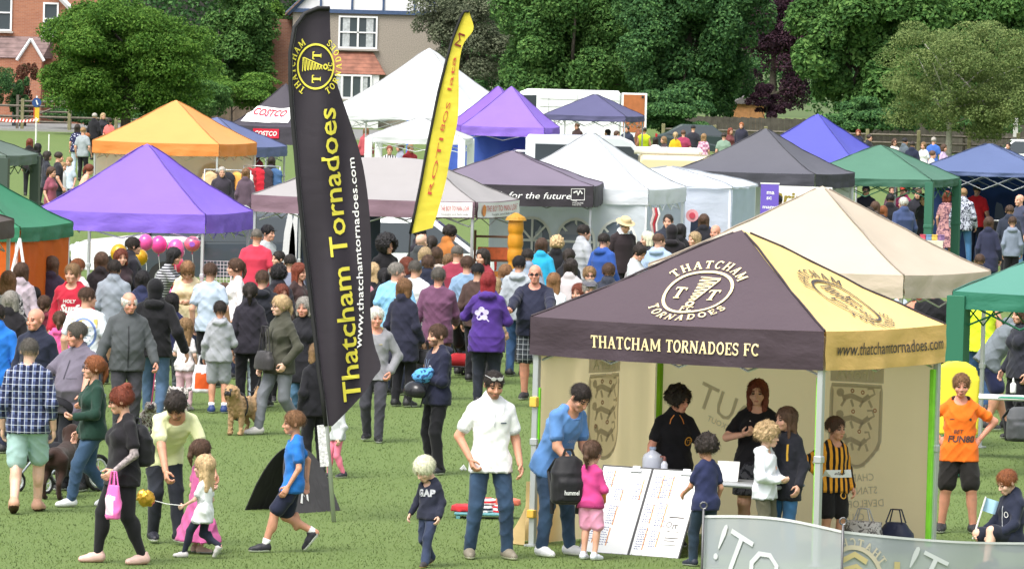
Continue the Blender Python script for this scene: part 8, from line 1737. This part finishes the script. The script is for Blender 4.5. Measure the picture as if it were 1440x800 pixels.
# ------------------------------------------------------------------ right and centre stall goods
g = GS(1078, 75); rb = thing('roller_banner', 'purple roller banner with white lettering below the black gazebo', 'banner', g, -.1); zt = CH-(258-hor(1078))/75
q = MB(); q.box((0, 0, zt/2+.03), (.34, .012, zt-.06)); q.build('sheet', plain('purple_banner', hexc('#6a55b8'), rough=.5), rb); q = MB(); q.box((0, 0, .03), (.4, .2, .06), bev=.015); q.build('base', STEEL(), rb); q = MB(); q.box((0, 0, zt), (.36, .02, .025)); q.build('top_bar', WHITEP(), rb)
D = D2(); D.merge(text('ma', bold=.02), lambda p: (-.06+p[0]*.09, zt-.2+p[1]*.08)); D.merge(text('sc', bold=.02), lambda p: (-.06+p[0]*.09, zt-.3+p[1]*.08)); D.merge(text('mama', bold=.02), lambda p: (-.13+p[0]*.085, zt-.47+p[1]*.07))
for i in range(4): D.stroke([(-.12, zt-.58-.1*i), (.0, zt-.57-.1*i), (.1-.02*i, zt-.58-.1*i)], .04)
D.lay(lambda p: (p[0], -.009, p[1]), WHT, 'lettering', rb)
g = GS(1118, 66.5); sgn = thing('drinks_sign', 'white sign with olive drinks lettering below the black gazebo', 'sign', g+Vector((0, 0, 0)), -.25); zt = CH-(262-hor(1118))/66.5
q = MB(); q.box((0, 0, zt-.3), (1.5, .02, .6)); q.build('panel', WHITEP(), sgn)
for x in (-.7, .7): q = MB(); q.box((x, .02, (zt-.1)/2), (.04, .02, zt-.1)); q.build('leg', STEEL(), sgn)
D = D2(); D.merge(text('Drinks', bold=.03, shear=.1), lambda p: (-.62+p[0]*.3, zt-.36+p[1]*.24)); D.lay(lambda p: (p[0], -.013, p[1]), plain('olive_print', hexc('#8a7a2e'), rough=.6), 'lettering', sgn)
g = GS(721, 88); tp_ = thing('carved_column', 'tall amber yellow jointed column at the corner of the food stall', 'column', g); zt = CH-(308-hor(721))/88; q = MB(); n = 9; prof = []
for i in range(n): z0 = zt*i/n; prof += [(.118, z0+.01), (.128, z0+zt/n*.25), (.122, z0+zt/n*.8), (.108, z0+zt/n-.01)]
q.lathe((0, 0, 0), prof, 14); q.build('shaft', plain('amber_bamboo', hexc('#c98a1e'), rough=.5, var=.25, bs=6), tp_, True); q = MB(); q.lathe((0, 0, zt), [(.17, -.02), (.15, .03), (.03, .1)], 14); q.build('cap', plain('amber_cap', hexc('#b8862e'), rough=.6), tp_)
g = GS(690, 84); sh = thing('shelf_rack', 'wooden shelf rack with orange crates inside the taupe food stall', 'shelf', g)
for x in (-.3, .3): q = MB(); q.box((x, 0, .85), (.04, .3, 1.7)); q.build('side_panel', plain('dark_wood', hexc('#5a3a26'), rough=.7), sh)
for z in (.4, .8, 1.2, 1.6): q = MB(); q.box((0, 0, z), (.58, .3, .03)); q.build('shelf', plain('dark_wood', hexc('#5a3a26'), rough=.7), sh)
for i, (z, c, lab) in enumerate(((.42, '#c9762e', 'orange crate on the lowest shelf of the rack'), (.82, '#d0803a', 'orange crate on the second shelf of the rack'), (1.22, '#b4552e', 'rust red crate on the third shelf of the rack'))):
    q = MB(); q.box((0, -.11, .1), (.5, .02, .2)); q.box((0, .11, .1), (.5, .02, .2)); q.box((-.24, 0, .1), (.02, .2, .2)); q.box((.24, 0, .1), (.02, .2, .2)); q.box((0, 0, .012), (.46, .2, .02)); q.box((0, 0, .13), (.44, .19, .06), bev=.02); solid('crate', q, plain('crate_wood', hexc(c), rough=.7, var=.3, bs=12), lab, 'crate', g+Vector((0, 0, z)), 0, 'crates on the shelf rack')
table('red topped serving table at the food stall', GS(655, 88), -.1, 1.6, .6, .8, '#a8384a')
for px, c, lab in ((676, '#8fa8c8', 'blue sauce bottle on the serving table'), (683, '#e0e0e2', 'white sauce bottle on the serving table'), (692, '#b8c8e0', 'pale sauce bottle on the serving table')):
    q = MB(); q.lathe((0, 0, 0), [(.035, 0), (.038, .12), (.015, .19), (.008, .24)], 10); solid('sauce_bottle', q, plain('bottle_plastic', hexc(c), rough=.35), lab, 'bottle', GS(px, 88)+Vector((0, 0, .81)), 0, 'sauce bottles at the food stall')
ct = table('white craft table under the teal gazebo at the right edge', GS(1412, 116), -.22, 1.25, .6, .76, '#e8eaec')
bt = thing('glue_bottle', 'white nozzle bottle on the craft table', 'bottle', GS(1421, 115)+Vector((0, -.1, .765))); q = MB(); q.lathe((0, 0, 0), [(.035, 0), (.037, .015), (.037, .11), (.018, .13)], 12); q.build('bottle', WHITEP(), bt, True); q = MB(); q.lathe((0, 0, .13), [(.016, 0), (.012, .03), (.004, .06)], 10); q.build('nozzle', WHITEP(), bt, True)
q = MB(); q.box((0, 0, .006), (.5, .3, .012), bev=.004); solid('craft_mat', q, plain('green_mat', hexc('#2f8a6a'), rough=.6, var=.3, bs=12), 'green craft mat on the white table behind the glue bottle', 'mat', GS(1432, 117)+Vector((0, .08, .765)), -.2)
q = MB(); s = SDF((-.35, -.1, 0), (.35, .1, 1.55), .02); s.loft((0, 0, 0), Matrix.Identity(3), [(0, 0, .26, .035), (.3, 0, .27, .04), (.55, 0, .25, .04), (1.1, 0, .27, .04), (1.35, 0, .22, .035), (1.48, 0, .1, .02)], .02); V, Q = s.mesh()
yb = tag(obj('yellow_board', mesh_np('yellow_board', V*np.array([1, 1, .55]), Q, [plain('yellow_plastic', hexc('#d8cc3a'), rough=.5, var=.06, bs=4)]), None, GS(1340, 127)+Vector((0, 0, .68)), -.1), 'bright yellow rounded board standing behind the orange shirted boy', 'board')
for x in (-.18, .18): q = MB(); q.tube([(x, .0, -.68), (x, .0, .1)], .014, 6); q.build('leg', STEEL(), yb)
rucksack('grey rucksack with red pocket on the grass by the craft table', at(1432, 620), .3, '#5a5c60', .95)
q = MB(); q.tube([(0, 0, .0), (0, 0, .02), (.0, 0, .42)], .009, 6); pf = thing('paper_flag', 'small pale blue paper flag on a stick held by the sitting ginger boy', 'flag', held(FG['kneel'], 1, (-.02, -.08, -.05)), .3); q.build('stick', WHITEP(), pf); pf.rotation_euler = (.1, .25, .3)
q = MB(); q.grid(lambda u, v: (.14*u, .02*math.sin(u*6), .28+.13*v), 6, 2); q.build('paper', fabric(hexc('#a9cfe8')), pf, True)
q = MB(); q.grid(lambda u, v: ((u-.5)*1.25, -.31-.0*v, .76-v*.02), 2, 1)
# low white table end seen between the two big gazebos
table('white trestle table between the cream and the club gazebo', GS(1226, 90), -.2, 1.15, .7, .8, '#eef0f4', '#e8ecf2')
# clutter on the green gazebo stall, bunting, rosette
table('white stall table below the green gazebo at the right', GS(1305, 65), -.15, .6, .6, .78, '#e0dcd0', '#d9d5c4')
for i, (px, c, lab) in enumerate(((1296, '#b8485a', 'red trinket box on the green gazebo stall'), (1304, '#6a8ab0', 'blue trinket box on the green gazebo stall'), (1312, '#d8b85a', 'gold trinket box on the green gazebo stall'), (1322, '#8a6a9a', 'violet trinket box on the green gazebo stall'))):
    q = MB(); q.box((0, 0, .05), (.12, .1, .1), bev=.012); q.box((0, 0, .112), (.13, .11, .02), bev=.006); solid('trinket_box', q, plain('trinket', hexc(c), rough=.5, var=.2), lab, 'box', GS(px, 65)+Vector((0, 0, .79)), .2*i, 'trinkets on the stall')
for i, (px, c) in enumerate(((914, '#c8b8b8'), (918, '#b8323e'), (921, '#e0dadc'), (919, '#7a3a44'))):
    q = MB(); q.tube([(0, 0, 0), (.03, 0, -.12), (-.02, 0, -.3), (.02, 0, -.5-.1*i)], [.018, .03, .026, .01], 6); solid('ribbon', q, fabric(hexc(c)), ('pale grey', 'bright red', 'off white', 'dark red')[i]+' ribbon hanging from the corner of the white gazebo', 'ribbon', zb(px, 292, 76.5), 0, 'ribbons on the white gazebo')
r = thing('rosette', 'pink and white rosette hanging in front of the pale grey tent', 'rosette', zb(970, 303, 74.5)); q = MB(); q.tube([(0, 0, 0), (0, -.03, 0)], .12, 14); q.build('ruffle', fabric(hexc('#e0a0a8')), r); q = MB(); q.tube([(0, -.03, 0), (0, -.045, 0)], .06, 12); q.build('centre', plain('rose_red', hexc('#c8485a'), rough=.6), r)
bl_ = thing('blue_pole', 'dark blue leaning pole with folded cloth before the pale grey tent', 'pole', zb(985, 318, 74)); q = MB(); q.tube([(-.25, 0, .28), (.35, 0, -.2)], .025, 7); q.build('rod', plain('dark_blue_pole', hexc('#2a3a6a'), rough=.5), bl_); q = MB(); q.add([(-.22, .02, .24), (.3, .02, -.18), (.1, .02, -.75), (-.25, .02, -.7)], [(0, 1, 2, 3)]); q.build('cloth', fabric(hexc('#353c4e')), bl_)
